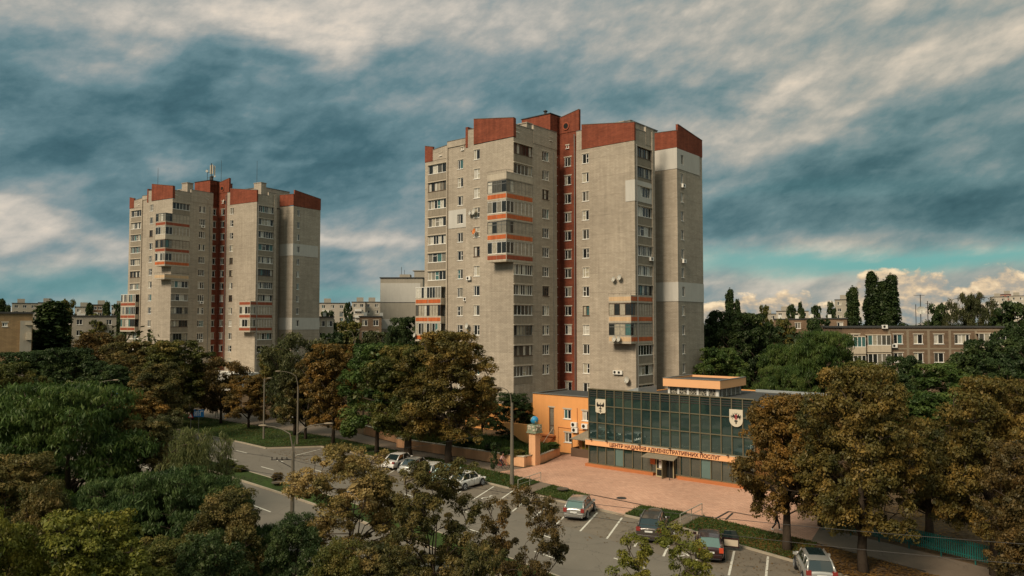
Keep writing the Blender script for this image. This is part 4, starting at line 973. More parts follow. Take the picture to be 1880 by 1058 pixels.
# outer ends of the slot lines follow the kerb; every line the same slant
for (a, e) in [((906.5, 893.5), (868, 918)), ((941.5, 901.4), (902, 929)), ((977, 910.6), (940.5, 939.5)), ((1015, 920.6), (979, 951)), ((1055, 931), (1021, 963)), ((1096.6, 941.6), (1065, 975.8)), ((1142, 951), (1114, 989.5)),
               ((1190, 963), (1165, 1004)), ((1239, 976), (1218, 1022)), ((1293, 990), (1275, 1040)), ((1348, 1012), (1338, 1057)), ((1410, 1022), (1405, 1075)), ((1473, 1040), (1474, 1095)), ((872, 885), (836, 909)), ((838, 877), (803, 900)), ((806, 869), (770, 891)), ((773, 862), (738, 882)), ((740, 855), (706, 874)), ((706, 849), (672, 866)),
               ((588, 825), (542, 836.6)), ((617, 833), (561, 847))]:
    line_xy(G(*a), G(*e), .14, .012, sl)
tag(sl.build('slot_marking', M['paint']), kind='structure')
def wheelchair(px, py):
    x, y = G(px, py); mb = MB(); dv = Vector((1.6, 5.2)).normalized(); rv = Vector((dv.y, -dv.x))
    def P_(u, v): return (x + rv.x * u + dv.x * v, y + rv.y * u + dv.y * v)
    def arc(cx, cy, r, a0, a1, n=14):
        q = [P_(cx + r * math.cos(a0 + (a1 - a0) * k / n), cy + r * math.sin(a0 + (a1 - a0) * k / n)) for k in range(n + 1)]
        for i in range(n): line_xy(q[i], q[i + 1], .13, .013 + .0002 * (i % 2), mb)
    arc(0, -.15, .48, math.radians(100), math.radians(350)); line_xy(P_(-.05, .75), P_(.05, .1), .15, .0138, mb); line_xy(P_(0., .12), P_(.5, .1), .13, .0142, mb)
    line_xy(P_(.5, .12), P_(.75, -.45), .13, .0146, mb); arc(-.08, .98, .09, 0, 6.28, 8)
    tag(mb.build('wheelchair_marking', M['paint']), kind='structure')
wheelchair(896, 915); wheelchair(1244, 1016)
# pavement side: one raised bed of ground, then sheets on it
PV = .12
def g(px, py): return G(px, py, PV)
back = [g(1900, 1190), (60, 30), (160, 60), (200, 300), (-200, 330), (-170, 225)]
far_edge = [p for p in off(3.0) if p[1] > 94][0:]
kerb_line = far_edge + [G(*q) for q in ((413, 806), (490, 824), (545, 822.5), (590, 821), (631, 828), (692, 842), (739, 831.5), (762, 851), (795, 862), (864, 880), (952, 902), (1032, 922), (1145, 947), (1250, 970), (1361, 1004), (1476, 1037), (1560, 1062), (1700, 1110), (1900, 1190))]
sheet('earth_ground', kerb_line + [(60, 25), (220, 60), (260, 330), (-200, 340)], PV, M['earth'], th=.3)
Z1 = PV + .004; Z2 = PV + .008; Z3 = PV + .012
sheet('footpath', [g(300, 752), g(411, 772), g(600, 801), g(640, 808), g(739, 830), g(800, 842.5), g(840, 850), g(993, 885), g(1014, 890), g(1100, 880), g(962, 860), g(880, 847), g(745, 822), g(730, 815), g(668, 799), g(562, 776), g(411, 755), g(300, 738)], Z1, M['walk'])
sheet('footpath', [g(1450, 975), g(1463, 988.5), g(1560, 1014), g(1700, 1052), g(1900, 1108), g(1900, 1065), g(1785, 1036), g(1640, 1000), g(1512, 970), g(1440, 940)], Z1, M['walk'])
pl = [g(962, 860), g(1000, 852), g(1033, 835), g(1077, 833), FA.w(-.2, 3.), FA.w(0, .3), FA.w(18., .3), FA.w(22, .3), g(1500, 905), g(1520, 945), g(1490, 992), g(1463, 988.5), g(1290, 947.5), g(1263, 942), g(1177, 928), g(1145, 946), g(1048, 922), g(1085, 909.5), g(1014, 890), g(993, 885), g(905, 868)]
sheet('plaza', pl, Z2, M['tiles'])
LAWNS = [[(404, 803.5), (490, 821), (545, 819.5), (590, 818), (631, 825), (692, 838.5), (737, 829), (640, 809.5), (600, 801.5), (411, 772.5), (300, 754), (290, 780)],
         [(762, 848), (795, 859.5), (864, 877), (951, 899), (992, 885), (839, 850.5), (785, 839.5)],
         [(978, 905), (1014, 891), (1084, 910), (1046, 920.5)],
         [(1147, 944.5), (1178, 928.5), (1262, 942.5), (1228, 959.5)],
         [(1252, 967.5), (1290, 948), (1463, 989), (1500, 998), (1490, 1020), (1476, 1033.5), (1361, 1001)]]
for i, L_ in enumerate(LAWNS): sheet('lawn', [g(*q) for q in L_], Z3 + .004 * i + .01, M['grass'])
# paths between lawns
for P_ in ([(952, 902), (978, 907), (1014, 890.5), (993, 885)], [(1228, 962), (1250, 969), (1290, 947), (1263, 942)]): sheet('footpath', [g(*q) for q in P_], Z2 + .002, M['walk'])
sheet('footpath', [g(692, 842), g(739, 831), g(785, 839), g(762, 851), g(739, 848)], Z2 + .003, M['walk'])
# kerbstones
def kerb(pts, w=.16, z=.02 + PV, name='kerb'):
    mb = MB()
    for i in range(len(pts) - 1):
        a = Vector((*pts[i], 0)); e = Vector((*pts[i + 1], 0)); d = (e - a).normalized(); n = Vector((d.y, -d.x, 0)) * w; e = e + d * .04
        mb.prism([tuple((a + n).xy), tuple((e + n).xy), tuple(e.xy), tuple(a.xy)], -.1, z + .001 * (i % 3))
    tag(mb.build(name, M['kerb']), kind='structure')
kerb([G(*q) for q in ((404, 804), (490, 824), (545, 822.5), (590, 821), (631, 828), (692, 842), (739, 831.5))])
kerb([G(*q) for q in ((762, 851), (795, 862), (864, 880), (952, 902), (1032, 922), (1145, 947), (1250, 970), (1361, 1004), (1476, 1037), (1560, 1062), (1700, 1110), (1900, 1190))])
kerb([p for p in off(2.98) if p[1] > 97])
db = MB()
for (a, e) in [((1085, 909), (1177, 927.5)), ((1314, 953), (1338, 940)), ((1332, 955), (1345, 943)), ((1338, 940), (1395, 950)), ((1500, 999), (1700, 1051)), ((411, 773), (640, 809))]: line_xy(g(*a), g(*e), .13, Z3 + .04, db)
tag(db.build('dark_kerb_edge', M['iron']), kind='structure')
mh = MB(); x, y = g(1141, 915); mh.lathe([(.0, .03), (.4, .03), (.45, .0)], (x, y, Z2), 20); tag(mh.build('manhole_cover', M['iron']), 'round dark manhole cover set into the pink plaza', 'manhole')

# grass blades over the lawns (uncountable)
def pts_in(poly, n, rng):
    P_ = np.array(poly); lo, hi = P_.min(0), P_.max(0); out = []
    x = rng.uniform(lo[0], hi[0], n * 3); y = rng.uniform(lo[1], hi[1], n * 3); ins = np.zeros(len(x), bool); j = len(P_) - 1
    for i in range(len(P_)):
        c = ((P_[i, 1] > y) != (P_[j, 1] > y)) & (x < (P_[j, 0] - P_[i, 0]) * (y - P_[i, 1]) / (P_[j, 1] - P_[i, 1] + 1e-12) + P_[i, 0]); ins ^= c; j = i
    q = np.stack([x[ins], y[ins]], 1); return q[:n]
def np_mesh(name, V, nper, mats, rv):
    """V: (faces*nper, 3) vertices, every face its own vertices"""
    me = bpy.data.meshes.new(name); nv = len(V); nf = nv // nper
    me.vertices.add(nv); me.vertices.foreach_set('co', V.astype(np.float32).ravel())
    me.loops.add(nv); me.loops.foreach_set('vertex_index', np.arange(nv, dtype=np.int32))
    me.polygons.add(nf); me.polygons.foreach_set('loop_start', np.arange(0, nv, nper, dtype=np.int32)); me.polygons.foreach_set('loop_total', np.full(nf, nper, np.int32))
    for m in (mats if isinstance(mats, list) else [mats]): me.materials.append(m)
    at = me.attributes.new('lv', 'FLOAT', 'FACE'); at.data.foreach_set('value', rv.astype(np.float32)); me.update(calc_edges=True); return me
def leaf_mat(name, dark, mid, hi, patch=.45, trans=.25):
    m = bpy.data.materials.new(name); m.use_nodes = True; N = NT(m.node_tree); N.n.clear(); out = N.new('ShaderNodeOutputMaterial')
    at = N.new('ShaderNodeAttribute'); at.attribute_name = 'lv'; P = N.new('ShaderNodeTexCoord').outputs['Object']; oi = N.new('ShaderNodeObjectInfo')
    v = N.new('ShaderNodeVectorMath', operation='ADD'); N.link(P, v.inputs[0]); N.link(N.comb(N.m('MULTIPLY', oi.outputs['Random'], 37.), 0., 0.), v.inputs[1])
    n = N.noise(v.outputs[0], patch, 3, .55)
    f = N.m('ADD', N.m('MULTIPLY', N.m('SUBTRACT', n, .5), 2.2), N.m('MULTIPLY_ADD', at.outputs['Fac'], .62, .19))
    c = N.ramp(f, [(.0, tuple(v * 1.3 for v in dark)), (.5, tuple(v * 1.2 for v in mid)), (1., tuple(v * 1.12 for v in hi))])
    d = N.new('ShaderNodeBsdfDiffuse'); t = N.new('ShaderNodeBsdfTranslucent'); gl = N.new('ShaderNodeBsdfGlossy'); mx = N.new('ShaderNodeMixShader'); m2 = N.new('ShaderNodeMixShader')
    N.link(c, d.inputs[0]); N.link(c, t.inputs[0]); mx.inputs[0].default_value = trans; N.link(d.outputs[0], mx.inputs[1]); N.link(t.outputs[0], mx.inputs[2])
    gl.inputs['Roughness'].default_value = .5; gl.inputs[0].default_value = (.6, .6, .5, 1); m2.inputs[0].default_value = .03
    N.link(mx.outputs[0], m2.inputs[1]); N.link(gl.outputs[0], m2.inputs[2]); N.link(m2.outputs[0], out.inputs[0]); return m
def blades(polys, n, h, w, m, name, seed=1, z=Z3):
    rng = np.random.default_rng(seed); q = np.concatenate([pts_in(p, int(k), rng) for p, k in zip(polys, n)]); N0 = len(q)
    a = rng.uniform(0, 2 * np.pi, N0); hh = h * rng.uniform(.4, 1.2, N0); ww = w * rng.uniform(.5, 1.3, N0); lean = rng.normal(0, .5, (N0, 2)) * hh[:, None]
    V = np.zeros((N0, 3, 3)); V[:, 0, 0] = q[:, 0] - np.cos(a) * ww; V[:, 0, 1] = q[:, 1] - np.sin(a) * ww; V[:, 1, 0] = q[:, 0] + np.cos(a) * ww; V[:, 1, 1] = q[:, 1] + np.sin(a) * ww
    V[:, 2, :2] = q + lean; V[:, :, 2] = z + .02; V[:, 2, 2] = z + hh
    o = bpy.data.objects.new(name, np_mesh(name, V.reshape(-1, 3), 3, m, rng.random(N0))); link(o); return tag(o, kind='stuff')
M['blade'] = leaf_mat('grass_blade', (.020, .034, .008), (.040, .068, .012), (.085, .085, .022), .12)
M['litter'] = leaf_mat('fallen_leaf', (.05, .028, .010), (.12, .062, .018), (.22, .12, .03), .5)
gp = [[g(*q) for q in L_] for L_ in LAWNS]
medp = [p for p in off(-5.6) if 20 < p[1] < 130] + [p for p in off(-7.5) if 20 < p[1] < 130][::-1]
blades(gp + [medp, [(p[0], p[1]) for p in [W(-24.0, -4.4), W(-5.1, -4.45), W(-4.9, -2.6), W(-6.2, 2.7), W(-11.5, 3.0), W(-24., 4.)]]], [26000, 12000, 2600, 3600, 9000, 16000, 0], .16, .035, M['blade'], 'grass')
blades([[W(-24.0, -4.4), W(-5.1, -4.45), W(-4.9, -2.6), W(-6.2, 2.7), W(-11.5, 3.0), W(-24., 4.)]], [16000], .75, .09, M['blade'], 'groundcover', 7, z=.8)
lit = [g(1350, 995), g(1476, 1033), g(1640, 1090), g(1900, 1180), g(1900, 1108), g(1560, 1014), g(1463, 990), g(1400, 985)]
def litter(polys, n, m, name, seed, s=.09, z=Z3 + .05):
    rng = np.random.default_rng(seed); q = np.concatenate([pts_in(p, int(k), rng) for p, k in zip(polys, n)]); N0 = len(q)
    a = rng.uniform(0, 6.28, N0); r = s * rng.uniform(.5, 1.3, N0); V = np.zeros((N0, 4, 3))
    for k in range(4): V[:, k, 0] = q[:, 0] + np.cos(a + k * 1.57) * r * (1 if k % 2 else .7); V[:, k, 1] = q[:, 1] + np.sin(a + k * 1.57) * r * (1 if k % 2 else .7); V[:, k, 2] = z + rng.uniform(0, .04, N0)
    o = bpy.data.objects.new(name, np_mesh(name, V.reshape(-1, 3), 4, m, rng.random(N0))); link(o); return tag(o, kind='stuff')
litter([lit, gp[4], gp[1], gp[0], [g(1512, 968), g(1800, 1035), g(1900, 1060), g(1900, 960), g(1560, 920)]], [5200, 900, 500, 1500, 3000], M['litter'], 'fallen_leaves', 3)
litter([[G(490, 828), G(590, 824), G(640, 834), G(560, 850)], [G(760, 862), G(864, 884), G(1032, 926), G(1250, 974), G(1476, 1041), G(1470, 1047), G(1240, 980), G(1020, 931), G(850, 888)], [G(1100, 950), G(1476, 1045), G(1460, 1100), G(1050, 985)]], [500, 900, 260], M['litter'], 'fallen_leaves', 9, .07, .012)
# ------------------------------------------------------------------ trees
def crown_leaves(rng, H, R, CB, shape, nlobe, nclump, nleaf, leaf, clr, droop=0., flat=.7, aspect=.55):
    """returns leaf quads and clump centres. lobes -> clumps -> leaves"""
    def prof(t):
        if shape == 'round': return math.sqrt(max(0, 1 - (2 * t - .85) ** 2 / 1.35 )) if t > 0 else .6
        if shape == 'poplar': return (min(1., t * 4 + .35)) * max(.08, 1 - t) ** .75
        if shape == 'cone': return max(.1, 1.05 - t)
        if shape == 'vase': return .35 + .65 * math.sin(min(1., t * 1.25) * math.pi * .62) * (1 if t < .8 else max(.25, 1 - (t - .8) * 2.6))
        return 1
    cs = []
    th0 = rng.uniform(0, 6.28); lob = []
    for i in range(nlobe):
        t = (i + .5) / nlobe; t = t ** .9; th = th0 + i * 2.4 + rng.normal(0, .3); rr = prof(t) * R * rng.uniform(.45, .82)
        lob.append((rr * math.cos(th), rr * math.sin(th), CB + t * (H - CB) * .96, R * rng.uniform(.24, .42)))
    for i in range(nclump):
        l = lob[rng.integers(len(lob))]; d = rng.normal(size=3); d /= np.linalg.norm(d); r = l[3] * rng.uniform(.55, 1.12)
        p = np.array([l[0] + d[0] * r, l[1] + d[1] * r, l[2] + d[2] * r * .8]); 
        p[2] = min(max(p[2], CB * .85), H - clr * .5); cs.append(p)
    cs = np.array(cs); per = rng.integers(int(nleaf * .5), int(nleaf * 1.5), len(cs)); idx = np.repeat(np.arange(len(cs)), per); n = len(idx)
    d = rng.normal(size=(n, 3)); d /= np.linalg.norm(d, axis=1)[:, None]; d[:, 2] = np.where(rng.random(n) < .6, np.abs(d[:, 2]), d[:, 2])
    cr = clr * rng.uniform(.6, 1.35, len(cs)); rr = rng.uniform(.25, 1.08, n) ** .6
    off_ = d * (cr[idx] * rr)[:, None]; off_[:, 2] *= flat; P = cs[idx] + off_
    if droop: P[:, 2] -= droop * rng.random(n) ** 1.3 * (np.hypot(P[:, 0], P[:, 1]) / R + .3)
    nr = d * .7 + rng.normal(size=(n, 3)) * .55; nr[:, 2] += .45
    if droop: nr[:, 2] *= .35
    nr /= np.linalg.norm(nr, axis=1)[:, None]
    t = rng.normal(size=(n, 3)); 
    if droop: t = t * .35; t[:, 2] -= 1.
    t -= nr * (t * nr).sum(1)[:, None]; t /= np.linalg.norm(t, axis=1)[:, None]; b = np.cross(nr, t)
    s = leaf * np.exp(rng.normal(-.05, .38, n)); V = np.zeros((n, 4, 3))
    V[:, 0] = P - t * s[:, None] * .5; V[:, 2] = P + t * s[:, None] * .5 - nr * s[:, None] * .12
    V[:, 1] = P + b * s[:, None] * aspect * .5 + nr * s[:, None] * .06; V[:, 3] = P - b * s[:, None] * aspect * .5 + nr * s[:, None] * .06
    cv = rng.random(len(cs)); lv = np.clip(.5 * cv[idx] + .5 * rng.random(n), 0, 1)
    return V.reshape(-1, 3), lv, cs
def limb_tubes(mb, rng, H, R, CB, cs, tr, nmain, twig=.018, lean=.25, topk=.72):
    top = H * topk; bend = rng.normal(0, lean, 2); tp = []
    for k in range(7):
        t = k / 6; tp.append((bend[0] * t * t + .04 * rng.normal(), bend[1] * t * t + .04 * rng.normal(), -0.15 + (top + .15) * t))
    mb.tube(tp, [tr * 1.25, tr * .95, tr * .82, tr * .66, tr * .45, tr * .28, tr * .12], 8)
    nodes = [Vector(p) for p in tp[2:]]; nr = [tr * .5, tr * .4, tr * .28, tr * .2, tr * .1]
    order = sorted(range(len(cs)), key=lambda i: math.hypot(cs[i][0], cs[i][1]))
    far = [cs[i] for i in order[-max(nmain * 2, 6):]]; rng.shuffle(far)
    for p in far[:nmain]:   # main limbs leave the trunk low and curve up
        z0 = min(CB * rng.uniform(.75, 1.15), p[2] - .2, top * .8); k = max(0, min(5, int((z0 + .15) / (top + .15) * 6))); a = Vector(tp[k]) * .5 + Vector(tp[k + 1]) * .5
        e = Vector(p); m1 = a.lerp(e, .35) + Vector((0, 0, (e - a).length * .10)); m2 = a.lerp(e, .7) + Vector((rng.normal(0, .15), rng.normal(0, .15), (e - a).length * .08))
        mb.tube([a, m1, m2, e], [tr * .5, tr * .34, tr * .2, twig], 6); nodes += [m1, m2]; nr += [tr * .3, tr * .18]
    for c in cs:
        e = Vector(c); best = min(range(len(nodes)), key=lambda i: (nodes[i] - e).length + max(0, nodes[i].z - e.z) * 1.5)
        a = nodes[best]; mid = a.lerp(e, .5) + Vector((rng.normal(0, .1), rng.normal(0, .1), .06 * (e - a).length))
        mb.tube([a, mid, e], [min(nr[best], .055), .028, twig * .6], 4, cap=False)
        nodes.append(mid); nr.append(.03)
TREE = {}
def make_proto(key, seed, H, R, CB, shape, nlobe, nclump, nleaf, leaf, clr, tr, nmain=7, **kw):
    rng = np.random.default_rng(seed); lk = {k: kw.pop(k) for k in ('lean', 'topk', 'twig') if k in kw}
    V, lv, cs = crown_leaves(rng, H, R, CB, shape, nlobe, nclump, nleaf, leaf, clr, **kw)
    # real extents, so that instances can be sized from the photograph
    P_ = V.reshape(-1, 4, 3)[:, 0]; r = np.percentile(np.hypot(P_[:, 0], P_[:, 1]), 96); h = np.percentile(P_[:, 2], 99.7)
    tb = MB(); limb_tubes(tb, rng, H, R, CB, cs, tr, nmain, **lk)
    TREE[key] = (tb.mesh('trunk', M['bark'], smooth=True), np_mesh('crown', V, 4, M['leaf_mid'], lv), h, r)
M['bark'] = mat('bark', (.060, .045, .032), .95, .1, var=.4, scale=5, stain=.3, bump=.6)
M['leaf_mid'] = leaf_mat('leaf_olive', (.022, .030, .007), (.070, .074, .016), (.150, .110, .025))
M['leaf_orange'] = leaf_mat('leaf_orange', (.042, .034, .010), (.120, .074, .018), (.235, .122, .026))
M['leaf_brown'] = leaf_mat('leaf_brown', (.026, .023, .008), (.080, .055, .017), (.165, .094, .028))
M['leaf_olivebrown'] = leaf_mat('leaf_olive_brown', (.022, .026, .008), (.076, .066, .018), (.20, .135, .042))
M['leaf_gold'] = leaf_mat('leaf_gold', (.045, .042, .012), (.165, .118, .034), (.33, .225, .085))
M['leaf_amber'] = leaf_mat('leaf_amber', (.028, .030, .008), (.100, .076, .018), (.235, .145, .034))
M['leaf_willow'] = leaf_mat('leaf_willow', (.035, .045, .014), (.095, .105, .034), (.18, .175, .065))
M['leaf_green'] = leaf_mat('leaf_green', (.014, .030, .007), (.046, .078, .016), (.100, .125, .028))
M['leaf_dark'] = leaf_mat('leaf_dark_green', (.010, .020, .007), (.027, .046, .013), (.060, .080, .022))
M['leaf_teal'] = leaf_mat('leaf_blue_green', (.013, .028, .009), (.040, .068, .019), (.085, .118, .034))
M['leaf_lime'] = leaf_mat('leaf_yellow_green', (.036, .046, .007), (.105, .110, .016), (.185, .160, .026))
M['leaf_birch'] = leaf_mat('leaf_grey_green', (.018, .024, .009), (.050, .056, .019), (.095, .088, .035))
make_proto('broadA', 11, 10, 4.2, 2.2, 'round', 17, 230, 200, .205, .60, .20)
make_proto('broadB', 12, 10, 4.0, 2.1, 'round', 19, 240, 200, .20, .58, .20)
make_proto('broadC', 13, 10, 4.4, 2.4, 'round', 16, 230, 200, .21, .62, .22, lean=.5)
make_proto('nearA', 21, 9, 3.4, 2.6, 'round', 16, 260, 200, .12, .42, .13, nmain=9)
make_proto('nearB', 22, 9, 3.4, 2.4, 'round', 17, 250, 200, .12, .40, .13, nmain=9)
make_proto('nearC', 23, 9, 3.2, 2.6, 'vase', 15, 190, 200, .12, .38, .12, nmain=10)
make_proto('denseN', 24, 9, 3.4, 1.6, 'round', 18, 330, 190, .13, .45, .15)
make_proto('denseR', 25, 10, 4.2, 2.6, 'round', 22, 430, 210, .145, .50, .30, nmain=9)
make_proto('denseS', 26, 10, 4.2, 2.9, 'round', 20, 420, 210, .15, .50, .34, nmain=8, lean=.45)
make_proto('shrubA', 62, 1.0, .55, .12, 'round', 16, 130, 80, .06, .14, .02, nmain=4)
make_proto('feather', 31, 10, 4.6, 2.5, 'round', 20, 420, 190, .26, .60, .2, droop=.5, flat=.5, aspect=.22)
make_proto('willow', 32, 9, 3.4, 2.0, 'vase', 14, 210, 210, .30, .42, .16, droop=3.0, flat=.6, aspect=.13)
make_proto('birch', 33, 12, 3.2, 2.4, 'vase', 18, 190, 110, .24, .52, .15, droop=.9, flat=.8, aspect=.35)
make_proto('poplar', 41, 18, 2.1, 1.0, 'poplar', 34, 520, 85, .30, .36, .2, nmain=4, flat=2.3, topk=.85)
make_proto('poplarB', 42, 17, 2.4, 1.0, 'poplar', 30, 540, 85, .30, .38, .2, nmain=4, flat=2.2, topk=.85)
make_proto('farA', 51, 10, 4.4, 1.2, 'round', 16, 170, 110, .38, .70, .22, nmain=5)
make_proto('farB', 52, 10, 4.0, 1.2, 'round', 15, 160, 110, .38, .72, .22, nmain=5)
make_proto('youngA', 61, 4.2, 1.1, 1.1, 'round', 9, 60, 55, .16, .28, .045, nmain=4)
USED = {}
def tree(px, d, ytop, hw, proto, leaf, label, group=None, base=None, name=None, cat='tree', rz=None, minz=None):
    """px: trunk position, d: distance in metres (or from the foot's pixel row), ytop: crown top, hw: crown half width in pixels"""
    if base is not None: X, Y = G(px, base, .1); d = Y
    else: X, Y = (px - 940) / CAM_F * d, d
    _, ry, rz_ = ray(px, ytop); zt = CAM_H + d * rz_ / ry
    tm, cm, h, r = TREE[proto]; sz = (zt - .1) / h; sx = (hw / CAM_F * d) / r
    rnd = random.Random(hash((round(px), round(d * 3))) & 0xffff)
    nm = name or {'pop': 'poplar_tree', 'bir': 'birch_tree', 'wil': 'willow_tree', 'you': 'young_tree'}.get(proto[:3], 'tree')
    e = empty(nm, (X, Y, .08), rnd.uniform(0, 6.28) if rz is None else rz, label, cat, group); e.scale = (sx, sx, sz)
    t = inst(tm, 'trunk', e, (0, 0, 0)); c = inst(cm, 'crown', e, (0, 0, 0))
    c.material_slots[0].link = 'OBJECT'; c.material_slots[0].material = M['leaf_' + leaf]
    return e
GN = 'street trees on the near side of the road'; GP = 'street trees along the pavement'; GF = 'trees between the far blocks'; GL = 'trees massed at the left'; GR = 'trees massed at the right'
# near side of the road
tree(640, 41, 822, 104, 'nearA', 'gold', 'golden maple with open branches in front of the road lamp', GN)
tree(795, 37, 848, 88, 'nearB', 'olivebrown', 'olive brown maple with airy crown hiding the row of white cars', GN)
tree(962, 33, 905, 82, 'nearC', 'brown', 'brown maple with upright bare shoots at the bottom centre', GN)
tree(1222, 29, 978, 100, 'nearC', 'lime', 'yellow green young tree in front of the dark hatchback at the bottom', GN, rz=1.2)
tree(420, 36, 905, 80, 'denseN', 'olivebrown', 'dense olive and rust tree at the bottom left of the open road', GN)
tree(545, 34, 950, 62, 'denseN', 'dark', 'dark narrow tree at the bottom under the golden maple', GN, rz=2.2)
tree(715, 31, 1000, 80, 'denseN', 'olivebrown', 'shaded brown green tree at the bottom edge between two airy maples', GN, rz=4.)
tree(875, 29, 1008, 70, 'nearB', 'olivebrown', 'low rusty tree at the bottom edge left of the upright shoots', GN, rz=3.)
tree(318, 43, 862, 104, 'feather', 'teal', 'big blue green tree with feathery drooping sprays beside the road', GL)
tree(362, 50, 786, 62, 'willow', 'willow', 'pale willow with hanging strands over the road at the left', GL)
tree(130, 54, 705, 150, 'feather', 'green', 'widest feathery green tree filling the left side', GL, rz=.6)
tree(10, 60, 712, 110, 'feather', 'teal', 'feathery dark green tree cut by the left edge', GL, rz=2.6)
tree(255, 57, 775, 70, 'broadB', 'olivebrown', 'rusty olive tree tucked behind the feathery one near the willow', GL)
tree(28, 41, 838, 92, 'denseN', 'olivebrown', 'rusty round tree at the left edge above the yellow green ones', GL, rz=1.)
tree(95, 34, 885, 60, 'denseN', 'olivebrown', 'small olive brown tree in the dark gap at lower left', GL, rz=5.)
tree(-5, 26, 945, 95, 'denseN', 'lime', 'bright yellow green tree in the bottom left corner', GL, rz=3.3)
tree(185, 28, 940, 120, 'denseN', 'lime', 'wide yellow green tree along the bottom left edge', GL, rz=4.4)
tree(300, 34, 990, 80, 'denseN', 'mid', 'olive tree at the bottom edge between yellow green and rust ones', GL, rz=.2)
tree(475, 37, 965, 60, 'feather', 'teal', 'small feathery blue green tree between two rusty ones at the bottom', GL, rz=2.)
tree(225, 43, 880, 85, 'feather', 'teal', 'dark feathery tree in the hollow between rusty and blue green crowns', GL, rz=1.7)
tree(405, 46, 880, 60, 'feather', 'teal', 'low feathery tree at the verge below the willow', GL, rz=5.5)
tree(395, 31, 985, 75, 'denseN', 'dark', 'dark tree on the bottom edge right of the yellow green ones', GL, rz=2.9)
tree(620, 30, 1000, 70, 'denseN', 'mid', 'olive tree on the bottom edge under the trunk of the golden maple', GN, rz=1.9)
# left middle
tree(250, 84, 722, 66, 'broadA', 'orange', 'low orange yellow tree behind the feathery ones', GL)
tree(300, 76, 760, 34, 'birch', 'birch', 'pale feathery sapling beside the road bend at the left', GL)
tree(98, 125, 556, 46, 'poplarB', 'dark', 'tall dark green tree with pointed crown at the left', GL)
tree(20, 125, 598, 62, 'broadC', 'dark', 'grey green tree by the brick house at the left edge', GL)
tree(60, 105, 645, 70, 'broadB', 'dark', 'rounded dark green tree below the pointed crown', GL)
tree(140, 98, 640, 58, 'broadA', 'dark', 'dense dark tree right of the pointed crown', GL)
tree(20, 84, 668, 60, 'broadB', 'mid', 'olive tree at the left edge above the feathery ones', GL, rz=2.9)
tree(188, 122, 612, 56, 'broadC', 'brown', 'brown tinted tree left of the far tower', GL)
tree(238, 112, 628, 52, 'broadB', 'olivebrown', 'brownish tree below the far tower left corner', GL, rz=1.4)
tree(200, 95, 672, 62, 'broadA', 'dark', 'dark tree behind the blue turn sign', GL, rz=3.)
tree(322, 108, 626, 64, 'broadA', 'mid', 'olive round tree hiding the foot of the far tower', GP, rz=2.)
tree(290, 93, 668, 60, 'broadC', 'olivebrown', 'olive brown tree hanging over the lane arrow sign', GP, rz=4.)
tree(352, 0, 668, 52, 'broadB', 'olivebrown', 'rusty tree left of the white entrance block', GP, base=772)
tree(405, 0, 655, 44, 'birch', 'brown', 'thin reddish tree in front of the white entrance block', GP, base=778)
tree(456, 0, 690, 44, 'broadA', 'orange', 'small tree with a bright orange top on the lawn', GP, base=786)
tree(507, 118, 640, 40, 'broadC', 'mid', 'olive tree right of the far tower red strip', GP)
tree(541, 0, 612, 60, 'birch', 'birch', 'tall grey green birch right of the far tower foot', GP, base=800)
tree(612, 0, 632, 62, 'broadB', 'orange', 'tall orange crowned tree between the two towers', GP, base=815)
tree(561, 0, 668, 50, 'broadC', 'olivebrown', 'leaning olive brown tree beside the pole on the lawn', GP, base=807)
tree(692, 0, 632, 78, 'broadA', 'green', 'large green street tree on the lawn corner', GP, base=832)
tree(750, 0, 636, 84, 'denseS', 'mid', 'large olive street tree above the parked white cars', GP, base=846)
tree(824, 0, 610, 90, 'denseR', 'amber', 'biggest rust tinged street tree left of the near tower corner', GP, base=855)
tree(885, 96, 700, 40, 'broadA', 'brown', 'brown tree top against the foot of the near tower', GP)
tree(944, 0, 722, 44, 'denseN', 'dark', 'small dark tree in the raised bed behind the lamp pole', GP, base=820)
tree(907, 0, 812, 9, 'youngA', 'dark', 'slim young tree with a dark crown staked in the lawn near the cyclist', GP, base=875)
# between the towers and behind
for i, (px, d, yt, hw, pr, lf, lb) in enumerate([
    (612, 135, 612, 34, 'farA', 'dark', 'dark tree just right of the far tower at ground level'),
    (645, 150, 592, 40, 'farB', 'mid', 'olive tree behind the small twin lamp between the towers'),
    (690, 140, 610, 40, 'farA', 'birch', 'grey green tree left of the grey gabled block'),
    (745, 128, 583, 36, 'broadB', 'dark', 'dark green tree in front of the grey gabled block'),
    (722, 118, 600, 26, 'broadC', 'dark', 'smaller dark tree left of the one before the gabled block'),
    (640, 300, 556, 11, 'farA', 'dark', 'distant dark tree rising between the pale far blocks'),
    (600, 240, 572, 22, 'farB', 'dark', 'distant tree beside the right edge of the far tower'),
    (668, 118, 640, 40, 'broadB', 'mid', 'yellow green tree behind the orange crowned one')]): tree(px, d, yt, hw, pr, lf, lb, GF)
for i, (px, d, yt, hw, pr, lf, lb) in enumerate([
    (122, 230, 552, 22, 'farB', 'mid', 'tall distant tree in front of the far grey block at left'),
    (164, 260, 558, 10, 'poplar', 'dark', 'slim distant poplar left of the paired far blocks'),
    (196, 260, 556, 11, 'poplarB', 'dark', 'second slim distant poplar between the far blocks at left'),
    (220, 240, 558, 16, 'farA', 'dark', 'distant dark tree touching the far tower left edge'),
    (4, 250, 551, 12, 'poplar', 'dark', 'distant poplar at the left edge of the skyline'),
    (15, 240, 562, 8, 'poplarB', 'dark', 'short distant poplar next to the left edge'),
    (180, 200, 578, 34, 'farB', 'mid', 'distant wide tree before the low pale block at left')]): tree(px, d, yt, hw, pr, lf, lb, GF)
